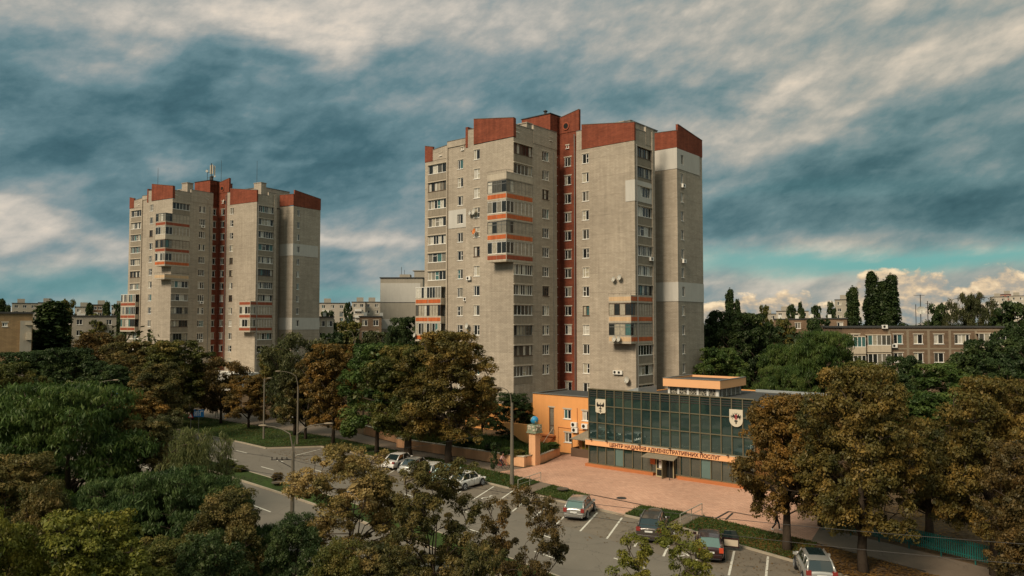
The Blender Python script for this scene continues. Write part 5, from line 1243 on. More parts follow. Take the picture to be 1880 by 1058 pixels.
# right side
for (px, d, yt, hw, pr, lf, lb) in [
    (1340, 190, 534, 13, 'poplarB', 'dark', 'lone poplar on the skyline right of the near tower'),
    (1354, 190, 552, 8, 'poplar', 'dark', 'short shoot of poplar leaning on the lone poplar'),
    (1566, 185, 530, 18, 'poplarB', 'dark', 'lowest of the three tall poplars on the skyline'),
    (1600, 190, 502, 17, 'poplar', 'dark', 'tallest poplar of the three on the skyline'),
    (1636, 188, 508, 22, 'poplarB', 'dark', 'broad poplar at the right of the skyline group'),
    (1618, 200, 520, 14, 'poplar', 'dark', 'poplar half hidden between the two tallest ones'),
    (1762, 165, 540, 28, 'birch', 'birch', 'drooping birch on the skyline right of the roof aerial'),
    (1806, 165, 538, 26, 'birch', 'birch', 'second drooping birch on the skyline at the right'),
    (1725, 170, 560, 28, 'farB', 'dark', 'round dark tree left of the skyline birches'),
    (1850, 160, 556, 40, 'farA', 'dark', 'dark tree on the skyline near the right edge'),
    (1455, 290, 560, 12, 'farA', 'dark', 'distant round tree above the brown roofs'),
    (1470, 300, 556, 9, 'farB', 'dark', 'distant tree standing next to the round one above brown roofs'),
    (1404, 280, 562, 16, 'farB', 'mid', 'distant tree right of the lone poplar'),
    (1500, 280, 562, 14, 'farA', 'dark', 'distant tree just left of the far grey block'),
    (1500, 150, 586, 34, 'farA', 'dark', 'dark wide tree before the brown roofs left of the brick flats'),
    (1440, 150, 588, 26, 'farB', 'mid', 'olive tree before the brown roofs near the lone poplar'),
    (1526, 270, 556, 11, 'farB', 'dark', 'distant tree in front of the far grey block')]: tree(px, d, yt, hw, pr, lf, lb, GF)
for (px, d, yt, hw, pr, lf, lb) in [
    (1318, 128, 572, 46, 'broadA', 'dark', 'dark tree beside the near tower right edge'),
    (1372, 124, 576, 52, 'broadB', 'dark', 'large dark green tree behind the rooftop storey'),
    (1325, 112, 640, 50, 'broadC', 'green', 'lower green tree above the rooftop storey'),
    (1400, 130, 600, 44, 'broadC', 'dark', 'dark tree before the brown distant roofs'),
    (1450, 112, 632, 62, 'feather', 'green', 'light green spreading tree right of the hall roof'),
    (1512, 106, 608, 66, 'feather', 'green', 'bright green spreading tree left of the brick flats'),
    (1430, 96, 672, 46, 'feather', 'green', 'low green tree touching the hall roof edge'),
    (1655, 100, 655, 44, 'broadA', 'dark', 'dark tree before the lower windows of the brick flats'),
    (1725, 92, 668, 64, 'broadB', 'green', 'green tree below the brick flats'),
    (1640, 92, 690, 60, 'broadC', 'dark', 'dark green tree under the white loggias of the brick flats'),
    (1800, 96, 625, 62, 'broadA', 'dark', 'dark tree hiding the right end of the brick flats'),
    (1875, 98, 600, 60, 'broadC', 'dark', 'tall dark tree at the right edge'),
    (1860, 84, 660, 66, 'broadB', 'dark', 'dark tree at the right edge above the brown one'),
    (1590, 80, 665, 60, 'broadB', 'mid', 'olive tree behind the big orange brown one'),
    (1700, 74, 720, 80, 'broadA', 'green', 'green tree in the gap between two brown trees')]: tree(px, d, yt, hw, pr, lf, lb, GR)
tree(1446, 0, 727, 92, 'denseS', 'orange', 'forked orange brown tree on the lawn before the hall', GR, base=1011, rz=.8)
tree(1585, 0, 676, 108, 'denseR', 'amber', 'largest orange brown tree with a straight trunk by the path', GR, base=1052, rz=2.)
tree(1508, 0, 740, 78, 'denseS', 'brown', 'brown tree at the corner of the teal fence', GR, base=966)
tree(1812, 45, 695, 96, 'denseR', 'amber', 'orange brown tree over the teal fence at the right', GR, rz=1.)
tree(1695, 52, 785, 84, 'denseS', 'olivebrown', 'olive brown tree behind the middle of the teal fence', GR, rz=5.1)
tree(1880, 38, 815, 92, 'denseS', 'brown', 'brown tree cut by the right edge near the bottom', GR, rz=3.6)
tree(1880, 60, 700, 90, 'denseR', 'brown', 'tall brown tree at the right edge behind the orange one', GR, rz=.4)

# shrubs
def shrub(px, py, r, h, leaf, label, z=.12, grp=None, nm='shrub'):
    tm, cm, hh, rr = TREE['shrubA']; x, y = G(px, py, z); e = empty(nm, (x, y, z), random.uniform(0, 6), label, 'shrub', grp); s = r / rr; e.scale = (s, s, h / hh)
    inst(tm, 'stem', e, (0, 0, 0)); c = inst(cm, 'foliage', e, (0, 0, 0)); c.material_slots[0].link = 'OBJECT'; c.material_slots[0].material = M['leaf_' + leaf]
random.seed(2)
shrub(509, 884, .55, .8, 'brown', 'dark red bush in the median planter left of the road lamp'); shrub(542, 892, .5, .8, 'brown', 'dark red bush in the median planter behind the road lamp')
shrub(418, 858, .9, .7, 'lime', 'yellow green bush on the median beside the willow'); shrub(441, 866, .7, .6, 'mid', 'low olive bush on the median right of the yellow green one')
for (px, py, r, h, lf, lb) in [(905, 830, .9, 1.0, 'dark', 'dark shrub in the raised bed left of the lamp pole'), (930, 836, .8, .8, 'green', 'green shrub in the raised bed just behind the lamp pole'), (952, 838, .8, .7, 'mid', 'olive shrub in the raised bed right of the lamp pole'), (970, 836, .6, .7, 'green', 'green shrub in the raised bed beside the pylon'), (860, 822, 1.2, 1.2, 'dark', 'dark shrub in the raised bed under the biggest street tree'), (1015, 824, .8, .7, 'green', 'small green shrub under the outside stairs')]: shrub(px, py, r, h, lf, lb, 1.0)
# far-off wood: hundreds of crowns that read as one mass
def far_wood():
    rng = np.random.default_rng(77); Vs = []; ls = []
    for i in range(1080):
        d = 135 + 560 * rng.random() ** 1.2; az = math.radians(rng.uniform(-41, 41)); X, Y = d * math.tan(az), d
        if i >= 1000: X, Y = rng.uniform(82, 190), rng.uniform(48, 150); d = 200
        if i >= 1000 and X < Y * .70: continue
        a1, b1 = FT1.loc(X, Y); a2, b2 = FT2.loc(X, Y)
        if -24 < a1 < 19 and -6 < b1 < 33 or -24 < a2 < 19 and -6 < b2 < 33: continue
        if any(abs(X - q[0]) < q[2] and abs(Y - q[1]) < q[3] for q in KEEP): continue
        if d < 175 and -60 < X < -12: continue
        h = rng.uniform(8, 14.5) + (d - 150) * .004; r = rng.uniform(3., 5.); n = int(190 if d < 300 else 110); s = .95 if d < 300 else 1.6
        dd = rng.normal(size=(n, 3)); dd /= np.linalg.norm(dd, axis=1)[:, None]; dd[:, 2] = np.abs(dd[:, 2]) * 1.2 - .25
        lump = 1 + .28 * np.sin(dd[:, 0] * 5 + i) * np.cos(dd[:, 1] * 6 + 2 * i)
        P_ = np.array([X, Y, h * .55]) + dd * np.array([r, r, h * .42]) * (lump * rng.uniform(.75, 1.05, n))[:, None]
        nr = dd + rng.normal(size=(n, 3)) * .4; nr /= np.linalg.norm(nr, axis=1)[:, None]; t = rng.normal(size=(n, 3)); t -= nr * (t * nr).sum(1)[:, None]; t /= np.linalg.norm(t, axis=1)[:, None]; b_ = np.cross(nr, t)
        ss = s * rng.uniform(.6, 1.3, n)[:, None]; V = np.stack([P_ - t * ss * .5, P_ + b_ * ss * .4, P_ + t * ss * .5, P_ - b_ * ss * .4], 1); Vs.append(V.reshape(-1, 3)); ls.append(np.clip(rng.random() * .6 + .4 * rng.random(n), 0, 1))
    o = bpy.data.objects.new('distant_wood', np_mesh('distant_wood', np.concatenate(Vs), 4, M['leaf_far'], np.concatenate(ls))); link(o); tag(o, kind='stuff')
M['leaf_far'] = leaf_mat('leaf_far', (.012, .022, .009), (.028, .040, .015), (.060, .060, .022), .02, .1)
KEEP = [(58, 121, 18, 9), (-29, 205, 12, 9), (-78, 118, 18, 8)]
far_wood()
# ------------------------------------------------------------------ other buildings
def block(name, x0, x1, y, depth, z1, wallm, label, cols, rows, wz=1.4, wx=1.3, z0w=None, fl=2.8, ph=0., cat='building', wins=None, panel=None, roofm=None, parapet=.5, group=None, glassm='pane'):
    """simple slab block: front at distance y from x0 to x1 (world), turned by ph about its left front corner; every window a part of its own"""
    r = empty(name, (x0, y, 0), ph, label, cat, group); Wd = x1 - x0; b_ = MB(); z0w = z0w if z0w is not None else z1 - fl * rows - .3
    us = [(i + .5) * Wd / cols for i in range(cols)] if cols else []
    hs = []
    for j in range(rows):
        for u in us: hs.append((u - wx / 2, u + wx / 2, z0w + fl * j + .9, z0w + fl * j + .9 + wz))
    if wins is not None: hs = wins
    wall_face(b_, (0, 0), (Wd, 0), 0, z1, hs); wall_face(b_, (Wd, 0), (Wd, depth), 0, z1); wall_face(b_, (Wd, depth), (0, depth), 0, z1); wall_face(b_, (0, depth), (0, 0), 0, z1)
    b_.build('wall', wallm, r)
    rf = MB(); rf.box(-.2, Wd + .2, -.2, depth + .2, z1, z1 + .25); rf.build('roof', roofm or M['roof'], r)
    me = {}
    for h in hs:
        k = (round(h[1] - h[0], 2), round(h[3] - h[2], 2))
        if k not in me: me[k] = [window_meshes(k[0], k[1], 2 if k[0] < 2 else 4, 'window', 300 + s, split=[k[0] * .45, k[0]] if k[0] < 2 else None, fw=.09, vent=False) for s in range(2)]
        place_window(random.choice(me[k]), r, (0, 0), 0, h[0], h[2])
    return r
M['brown_brick'] = brick('brown_panel_brick', (.195, .130, .082), (.155, .104, .066), (.14, .10, .07), .5, .2, patch=.3, stain=.25)
M['joint'] = mat('panel_joint', (.25, .20, .14), .9, .1)
M['creamy'] = mat('cream_render', (.50, .42, .31), .9, .1, var=.1, stain=.15)
M['grey_panel'] = mat('grey_panel_wall', (.33, .295, .235), .9, .1, var=.12, scale=.6, stain=.2)
M['tan_brick'] = brick('tan_brick', (.30, .20, .10), (.26, .17, .09), (.2, .14, .08), .5, .2)
M['far_wall'] = mat('far_block_wall', (.42, .37, .30), .9, .1, var=.15, scale=.2)
M['far_red'] = mat('far_red_block_wall', (.30, .13, .10), .9, .1, var=.15, scale=.2)
random.seed(12)
D = 113.; kx = lambda px, d: (px - 940) / CAM_F * d
zy = lambda py, d: CAM_H + d * ray(940, py)[2] / ray(940, py)[1]
# five storey brick flats on the right
x0, x1 = kx(1545, D), kx(1840, D); ztop = zy(602, D)
ws = []
for row, yc in enumerate((623, 657, 691)):
    zc = zy(yc, D)
    for (pa, pb) in ((1558, 1577), (1639, 1656), (1676, 1693), (1713, 1731), (1751, 1779)): ws.append((kx(pa, D) - x0, kx(pb, D) - x0, zc - .72, zc + .72))
fl5 = block('brick_flats', x0, x1, D, 7, ztop, M['brown_brick'], 'five storey brown brick flats with cream balconies right of the three poplars', 0, 0, wins=ws, cat='building')
jb = MB()
for px in (1631, 1665, 1703, 1742, 1790): u = kx(px, D) - x0; jb.box(u - .18, u + .18, -.03, 0, 0, ztop - .3)
for yc in (606, 640.5, 674.5): z = zy(yc, D); jb.box(7.3, x1 - x0, -.025, -.001, z - .12, z + .12)
jb.build('panel_joint', M['joint'], fl5)
for (pa, pb, rows_) in ((1587, 1629, (625, 659, 692)), (1546, 1583, (628, 662)), (1789, 1838, (622,))):
    for yc in rows_:
        zc = zy(yc, D); u0, u1 = kx(pa, D) - x0, kx(pb, D) - x0; lb_ = MB(); lb_.box(u0, u1, -.9, -.002, zc - 1.75, zc - .75); lb_.box(u0, u1, -.9, -.002, zc + .75, zc + .9); o = lb_.build('loggia', M['creamy'], fl5)
        gm = MB(); pn = MB(); n = 5
        for i in range(n + 1): x = u0 + (u1 - u0) * i / n; gm.box(x - .05 * (i > 0), x + .05 * (i < n), -.88, -.80, zc - .75, zc + .75)
        gm.box(u0 + .001, u1 - .001, -.89, -.79, zc - .75, zc - .66)
        for i in range(n): a = u0 + (u1 - u0) * i / n; e = a + (u1 - u0) / n; pn.quad((a, -.84, zc - .75), (e, -.84, zc - .75), (e, -.84, zc + .75), (a, -.84, zc + .75))
        gf = gm.build('glazing_frame', M['white'], o); pn.build('pane', M['pane_log'], gf)
for (px, yc) in ((1617, 601), (1634, 636)): ac_unit(fl5, kx(px, D) - x0, -.05, zy(yc, D) - .2)
aer = empty('roof_aerial', (kx(1690, 118), 118, ztop + .25), 0, 'tall roof aerial with a round dish on the brick flats', 'antenna')
q = MB(); q.tube([(0, 0, 0), (0, 0, 4.9)], .06, 6); q.tube([(-1.0, 0, 4.8), (.6, 0, 4.8)], .03, 5)
for i in range(5): q.tube([(-.9 + .35 * i, -.35, 4.8), (-.9 + .35 * i, .35, 4.8)], .02, 4)
q.tube([(-.6, .3, 0), (-.6, .3, 3.4)], .05, 6); q.build('mast', M['iron'], aer)
o = dish(aer, 0, -.15, 2.4, 0, 1.6, name='dish')
q = MB(); q.tube([(0, 0, 0), (0, 0, 3.9)], .06, 6); [q.tube([(-.35, 0, z), (.35, 0, z)], .03, 4) for z in (2.2, 2.9, 3.5)]; o = q.build('roof_aerial', M['iron']); o.location = (kx(1703, 118), 118, ztop + .25); tag(o, 'ladder shaped roof aerial right of the round dish on the brick flats', 'antenna')
# grey gabled block in the middle
D = 198.; x0, x1 = kx(698, D), kx(776, D); zt = zy(511, D)
gb = block('gabled_block', x0, x1, D, 40, zt, M['grey_panel'], 'grey nine storey block end between the two towers', 0, 0, wins=[])
q = MB(); q.box(.05, x1 - x0 - .6, -.06, -.001, zy(555, D), zy(520, D)); q.box(.05, x1 - x0 - 3.2, -.06, -.001, zy(604, D), zy(586, D)); q.build('insulation_panel', M['pale'], gb)
q = MB(); q.box(.0, x1 - x0, -.03, -.001, zy(556, D), zy(555.3, D)); q.build('panel_joint', M['iron'], gb)
q = MB(); q.box(4.6, 7.4, 3, 6, zt + .25, zt + 1.2); q.box(8.4, 11.2, 4, 9, zt + .25, zt + 2.2); q.box(7.9, 11.4, 3.8, 9.2, zt + 2.2, zt + 2.35); q.build('roof_house', M['grey_panel'], gb)
q = MB(); q.tube([(5.1, 3, zt + 1.2), (5.1, 3, zt + 3.2)], .06, 5); q.tube([(5.9, 3, zt + 1.2), (5.9, 3, zt + 2.4)], .05, 5); q.build('aerial', M['iron'], gb)
for k in range(8):
    z = zt - 3.2 - 2.8 * k; q = MB(); q.box(x1 - x0 - .001, x1 - x0 + 1.1, 1., 6, z - 1, z); q.build('balcony', M['creamy'], gb)
# brick house at the far left
D = 112.; xr_ = kx(61, D); PH = -.60; WL = 15.; x0, y0_ = xr_ - WL * math.cos(PH), D + WL * math.sin(PH); fl_ = Frame(x0, y0_, PH)
ub = lambda px: fl_.on_b(px, 596, 0.)[0]
lf = block('brick_house', x0, x0 + WL, y0_, 12, fl_.on_b(30, 576, 0)[1], M['tan_brick'], 'plain tan brick building at the left edge', 0, 0, wins=[(ub(4), ub(14), fl_.on_b(9, 600, 0)[1], fl_.on_b(9, 592.5, 0)[1])], ph=0.)
lf.rotation_euler = (0, 0, -PH)
q = MB(); q.box(ub(37), ub(58), -.5, -.002, 0, fl_.on_b(48, 589, 0)[1]); q.build('lift_shaft', M['grey_panel'], lf)
q = MB(); q.box(ub(46), ub(60), -.7, -.501, fl_.on_b(50, 597, 0)[1], fl_.on_b(50, 593, 0)[1]); q.build('ledge', M['creamy'], lf)
q = MB(); q.box(ub(48), ub(58), -1.2, -.501, fl_.on_b(50, 624, 0)[1], fl_.on_b(50, 611, 0)[1]); q.build('balcony', M['creamy'], lf)
# far blocks
FB = [(22, 75, 557, 350, 'grey', 'far grey slab block with a reddish stair panel on the left skyline'), (70, 106, 556, 352, 'grey', 'far pale block with a teal roof box on the left skyline'),
      (138, 163, 564, 340, 'cream', 'far cream stepped block left of the slim poplars'), (170, 186, 560, 345, 'brown', 'far brown topped block between two slim poplars'), (205, 217, 561, 340, 'cream', 'narrow far cream block beside the far tower'),
      (586, 634, 557, 330, 'cream', 'far pale block just right of the far tower'), (646, 670, 555, 330, 'cream', 'far pale block with light balconies between the towers'), (668, 699, 555, 335, 'grey', 'far pale block touching the grey gabled one'),
      (1533, 1562, 551, 320, 'grey', 'far grey block left of the three poplars'), (1818, 1845, 546, 430, 'cream', 'far pale high block on the right skyline'), (1836, 1853, 541, 440, 'red', 'far red topped high block on the right skyline'), (1853, 1878, 544, 430, 'cream', 'rightmost far pale high block on the skyline'),
      (1425, 1480, 572, 330, 'cream', 'far long pale block beyond the brown roofs'), (1395, 1425, 577, 350, 'grey', 'far low grey block right of the lone poplar')]
for (pa, pb, yt, d, col, lb_) in FB:
    z1 = zy(yt, d); n = max(2, int((kx(pb, d) - kx(pa, d)) / 3.2)); rws = max(1, min(6, int((z1 - 5) / 2.9)))
    o = block('apartment_block', kx(pa, d), kx(pb, d), d, 12, z1, {'grey': M['grey_panel'], 'cream': M['far_wall'], 'brown': M['brown_brick'], 'red': M['far_red']}[col], lb_, n, rws, wx=1.5, wz=1.4, group='far apartment blocks'); o.rotation_euler = (0, 0, -math.atan2(kx((pa + pb) / 2, d), d))
    q = MB(); q.box(2, 5, 3, 7, z1 + .25, z1 + 2.2); q.build('roof_house', M['grey_panel'], o)
    if col == 'cream':
        q = MB()
        for j in range(rws): q.box(1.2, 4.2, -.8, -.002, z1 - 1.2 - 2.8 * (j + 1), z1 - .2 - 2.8 * (j + 1))
        q.build('balcony', M['white_render'], o)
# nearer low roofs
for (pa, pb, yt, d, m_, lb_) in [(133, 205, 581, 195, 'grey_panel', 'low block with white framed loggias left of the far tower'), (660, 700, 582, 185, 'brown_brick', 'dark brown low block left of the grey gabled one'), (585, 612, 583, 180, 'grey_panel', 'low flat roof just right of the far tower'),
                               (1420, 1475, 587, 185, 'brown_brick', 'low brown roofed block above the light green trees'), (1478, 1548, 586, 180, 'brown_brick', 'low brown block ending at the brick flats')]:
    z1 = zy(yt, d); n = max(2, int((kx(pb, d) - kx(pa, d)) / 2.6)); o = block('low_flats', kx(pa, d), kx(pb, d), d, 12, z1, M[m_], lb_, n, 2, group='low flats among the trees'); o.rotation_euler = (0, 0, -math.atan2(kx((pa + pb) / 2, d), d))
    q = MB(); q.box(1, 1.8, 4, 4.8, z1 + .25, z1 + 1.2); q.box(5, 5.8, 5, 5.8, z1 + .25, z1 + 1.1); q.build('chimney', M['white_render'], o)

# ------------------------------------------------------------------ cars
M['tyre'] = mat('tyre_rubber', (.018, .018, .018), .85, .2); M['rim'] = mat('alloy', (.35, .34, .33), .35, .5, .7)
M['car_glass'] = mat('car_glass', (.012, .022, .022), .05, .7, ior=1.6, var=.02); M['car_glass_green'] = mat('rear_glass_green', (.09, .15, .13), .08, .7, ior=1.6, var=.1)
M['tail'] = mat('tail_lamp', (.22, .028, .022), .2, .6); M['tail_on'] = mat('tail_lamp_orange', (.5, .06, .02), .2, .6); M['headlamp'] = mat('headlamp', (.6, .6, .58), .1, .6); M['plate'] = mat('number_plate', (.6, .6, .56), .5, .4, var=.03)
M['trim'] = mat('black_trim', (.02, .02, .02), .5, .4)
def car(px, py, head, kind, paint, label, L=4.35, Wd=1.74, Ht=1.45, glass='car_glass', tail='tail', rails=False, grp='cars parked nose in to the kerb', door=False, sunroof=False):
    """x forward; px,py = middle of the rear bumper on the road"""
    X, Y = G(px, py); dv = Vector((math.cos(head), math.sin(head))); r = empty('parked_car', (X + dv.x * L / 2, Y + dv.y * L / 2, .012), head, label, 'car', grp)
    hw = Wd / 2; suv = kind == 'suv'; g0 = .22 if suv else .16; belt = Ht * (.62 if suv else .61)
    # body stations: x/L, half width, underside, top
    if kind == 'sedan': st = [(-.5, .80, .36, .78), (-.485, .90, .26, .93), (-.40, .97, .20, .96), (-.27, 1., .18, .95), (0, 1., .17, .93), (.18, 1., .17, .92), (.28, .99, .18, .90), (.40, .95, .20, .80), (.47, .84, .24, .68), (.5, .68, .34, .54)]
    elif kind == 'hatch': st = [(-.5, .82, .36, .82), (-.487, .93, .26, .97), (-.42, .98, .20, .98), (-.27, 1., .18, .95), (0, 1., .17, .93), (.2, 1., .17, .92), (.30, .99, .18, .88), (.41, .95, .20, .78), (.475, .84, .24, .66), (.5, .68, .34, .54)]
    else: st = [(-.5, .84, .42, .92), (-.488, .94, .30, 1.06), (-.42, .98, .26, 1.06), (-.27, 1., .24, 1.04), (0, 1., .23, 1.02), (.2, 1., .23, 1.02), (.30, .99, .24, 1.0), (.41, .96, .26, .92), (.475, .86, .30, .80), (.5, .72, .40, .66)]
    b_ = MB(); n = 11; vs = []
    for (sx, sw, zb, zt) in st:
        w = hw * sw; zm = (zb + zt) / 2
        sec = [(w * .80, zb), (w * .97, zb + .07), (w, zm - .05), (w * .985, zt - .20), (w * .90, zt - .04), (0, zt + .025)]
        ring = sec + [(-a, z) for a, z in sec[-2::-1]]
        vs += [(sx * L, a, z) for a, z in ring]
    m_ = len(st); fs = []
    for i in range(m_ - 1):
        for k in range(n): a = i * n + k; e = i * n + (k + 1) % n; fs.append((a, e, e + n, a + n))
    fs += [tuple(range(n))[::-1], tuple(range((m_ - 1) * n, m_ * n))]; b_.add(vs, fs)
    body = weld(b_.build('body', paint, r, smooth=True)); sm = body.modifiers.new('round', 'SUBSURF'); sm.levels = 1; sm.render_levels = 2
    # greenhouse: glass all round, roof panel and pillars in body colour
    zr = Ht; cb = {'sedan': (-.36, -.20, .10, .25), 'hatch': (-.47, -.33, .10, .27), 'suv': (-.475, -.38, .12, .28)}[kind]
    xb0, xt0, xt1, xb1 = [v * L for v in cb]; zbt = (.93 if not suv else 1.02); wb = hw * .90; wt = hw * .70
    bot = [(xb0, -wb * .93), (xb1, -wb * .86), (xb1 + .08, 0), (xb1, wb * .86), (xb0, wb * .93), (xb0 - .05, 0)]; top = [(xt0, -wt * .96), (xt1, -wt), (xt1 + .07, 0), (xt1, wt), (xt0, wt * .96), (xt0 - .04, 0)]
    gl_ = MB(); v = [(x, y, zbt - .04) for x, y in bot] + [(x, y, zr - .05) for x, y in top]
    gl_.add(v, [(0, 1, 7, 6), (3, 4, 10, 9), (1, 2, 8, 7), (2, 3, 9, 8)], 0); gl_.build('side_glass', M['car_glass'], r)
    rg_ = MB(); rg_.add([v[4], v[5], v[0], v[6], v[11], v[10]], [(0, 1, 4, 5), (1, 2, 3, 4)]); rg_.build('rear_window', M[glass], r)
    rf = MB(); sx0 = (xt1 - xt0)
    tp = []
    for t in (0, .12, .5, .88, 1.):
        x = xt0 + sx0 * t; z = zr - .055 + (.0, .045, .06, .045, 0)[(0, .12, .5, .88, 1.).index(t)]
        tp += [(x - (.05 if t == 0 else 0) + (.06 if t == 1 else 0) * (1 if abs(u) < 1.5 else 0), wt * u / 2 * 1.03, z - (.035 if abs(u) > 1.5 else 0) + (.0 if abs(u) else .012)) for u in (-2, -1.4, 0, 1.4, 2)]
    fs = [(i * 5 + k, i * 5 + k + 1, (i + 1) * 5 + k + 1, (i + 1) * 5 + k) for i in range(4) for k in range(4)]
    rf.add(tp, fs); weld(rf.build('roof', paint, r, smooth=True))
    pl_ = MB()
    for s in (-1, 1):
        a0, a1 = (xb0, s * wb * .93, zbt - .05), (xt0, s * wt * .96, zr - .05); b0, b1 = (xb1, s * wb * .86, zbt - .05), (xt1, s * wt, zr - .05)
        pl_.tube([a0, a1], [.075, .05], 6); pl_.tube([b0, b1], [.05, .04], 6); pl_.tube([a1, b1], .035, 5)
        t = .45; pl_.tube([(xb0 + (xb1 - xb0) * t, s * wb * .91, zbt - .04), (xt0 + (xt1 - xt0) * t, s * wt * .99, zr - .05)], .035, 5)
        if kind != 'sedan': pl_.tube([(xb0 + (xb1 - xb0) * .2, s * wb * .925, zbt - .04), (xt0 + (xt1 - xt0) * .1, s * wt * .975, zr - .05)], [.06, .04], 5)
    pl_.build('pillar', paint, r, smooth=True)
    wr = .31 if not suv else .35
    for sx in (-.30, .31):
        for s in (-1, 1):
            ar = MB(); ar.tube([(sx * L, s * (hw - .12), wr + .02), (sx * L, s * (hw + .006), wr + .02)], [wr + .06, wr + .06], 20); ar.build('wheel_arch', M['trim'], r)
            w_ = MB(); w_.tube([(0, -.1, 0), (0, -.085, 0), (0, .085, 0), (0, .1, 0)], [wr - .03, wr, wr, wr - .03], 20); wo = w_.build('wheel', M['tyre'], r, loc=(sx * L, s * (hw - .06), wr))
            rm = MB()
            rm.tube([(0, s * .101, 0), (0, s * .112, 0)], [wr * .16, wr * .14], 10)
            for k in range(5): t = k * 2 * math.pi / 5; rm.tube([(0, s * .107, 0), (wr * .62 * math.cos(t), s * .107, wr * .62 * math.sin(t))], .035, 4)
            q_ = [(wr * .66 * math.cos(2 * math.pi * k / 16), s * .107, wr * .66 * math.sin(2 * math.pi * k / 16)) for k in range(17)]; rm.tube(q_, .025, 4, cap=False); rm.build('rim', M['rim'], wo)
    xr = -.5 * L; zt_ = .80 if not suv else .92
    for s in (-1, 1):
        t_ = MB(); t_.box(xr - .01, xr + .16, s * hw * .62, s * hw * .925, zt_ - .10 - (.04 if kind == 'hatch' else 0), zt_ + .07 + (.08 if kind != 'sedan' else 0)); weld(t_.build('tail_light', M[tail], r))
        h_ = MB(); h_.box(.455 * L, .483 * L, s * hw * .45, s * hw * .84, .56 if not suv else .70, .68 if not suv else .84); h_.build('headlight', M['headlamp'], r)
        mi_ = MB(); mi_.box(xb1 - .34, xb1 - .20, s * (hw * .93), s * (hw + .16), zbt - .02, zbt + .13); mi_.build('mirror', paint, r)
        hd = MB(); hd.box(-.08 * L, -.08 * L + .18, s * (hw - .001), s * (hw + .025), .74, .78); hd.box(.09 * L, .09 * L + .18, s * (hw - .001), s * (hw + .025), .74, .78); hd.build('door_handle', M['trim'], r)
        dl = MB()
        for xx in (-.165 * L, .015 * L, .205 * L): dl.box(xx, xx + .012, s * (hw - .02), s * (hw + .003), .30, .84)
        dl.build('door_gap', M['trim'], r)
    bp = MB(); bp.box(xr - .05, xr + .2, -hw * .86, hw * .86, .36, .56); bp.box(xr - .03, xr + .22, -hw * .8, hw * .8, .24, .355); bo_ = bp.build('bumper', paint, r); bv = bo_.modifiers.new('bev', 'BEVEL'); bv.width = .04; bv.segments = 3
    bl = MB(); bl.box(xr - .053, xr - .02, -hw * .7, hw * .7, .25, .33); bl.build('diffuser', M['trim'], r)
    np_ = MB(); zz = .62 if kind != 'suv' else .76; np_.box(xr - .035, xr - .015, -.26, .26, zz, zz + .11); np_.build('number_plate', M['plate'], r)
    if rails:
        ra = MB()
        for s in (-1, 1): ra.tube([(xt0 + .1, s * wt * .93, zr - .01), (xt0 + .25, s * wt * .93, zr + .06), (xt1 - .25, s * wt * .93, zr + .06), (xt1 - .1, s * wt * .93, zr - .01)], .028, 6)
        ra.build('roof_rail', M['rim'], r)
    if sunroof:
        q_ = MB(); q_.box(xt0 + sx0 * .35, xt1 - .05, -wt * .72, wt * .72, zr + .0, zr + .022); q_.build('sunroof', M['car_glass'], r)
    if door:
        dr_ = MB(); dr_.box(0, -.07, -1.05, -.0, .25, .86); d_o = dr_.build('open_door', paint, r, loc=(.2 * L, -hw, 0)); d_o.rotation_euler = (0, 0, math.radians(-8))
        fr_ = MB(); fr_.tube([(-.035, 0, .86), (-.035, -.12, 1.30), (-.035, -.85, 1.32), (-.035, -1.04, .86)], .025, 5); fr_.build('window_frame', M['trim'], d_o)
        gw_ = MB(); gw_.quad((-.035, -.03, .86), (-.035, -1.02, .86), (-.035, -.84, 1.31), (-.035, -.13, 1.30)); gw_.build('door_glass', M['car_glass'], d_o)
        ip = MB(); ip.box(-.09, -.071, -.98, -.1, .34, .74); ip.build('door_trim', M['creamy'], d_o)
    return r
HD = math.radians(72)
silver = car_paint('silver_paint', (.36, .35, .32), .6); white = car_paint('white_paint', (.66, .63, .58), .0); white2 = car_paint('pearl_paint', (.58, .55, .50), .1); lsil = car_paint('light_silver', (.44, .43, .39), .5)
graph = car_paint('graphite_paint', (.075, .062, .052), .5); wine = car_paint('wine_paint', (.032, .010, .009), .3); teal = car_paint('pale_teal_paint', (.34, .47, .42), .2)
car(1053, 957.5, HD, 'hatch', silver, 'silver hatchback with green tinted rear window parked alone beside the pink plaza', glass='car_glass_green')
car(711, 864, HD - .12, 'sedan', white, 'white saloon at the far left end of the parked row', L=4.6)
car(741, 874, HD - .08, 'sedan', lsil, 'pale silver saloon second from the left in the parked row', L=4.5, tail='trim')
car(777, 884, HD - .05, 'hatch', white2, 'white hatchback half covered by golden leaves next to the pale silver saloon')
car(806, 889, HD, 'sedan', teal, 'pale teal saloon whose roof shows above the leaves')
car(829, 902, HD - .30, 'sedan', white, 'white car at the right end of the parked row next to the empty slots', L=4.2)
car(1191, 999, HD, 'suv', graph, 'dark grey brown crossover with bright roof rails behind the young tree', L=4.4, Wd=1.83, Ht=1.62, rails=True, tail='tail')
car(1304, 1035, HD + .08, 'hatch', wine, 'dark wine red hatchback with its front right door wide open', glass='car_glass_green', tail='tail_on', door=True, Ht=1.46)
car(1510, 1086, math.radians(78), 'suv', lsil, 'silver estate with a glass sunroof cut by the bottom edge', L=4.6, Wd=1.8, Ht=1.58, sunroof=True)

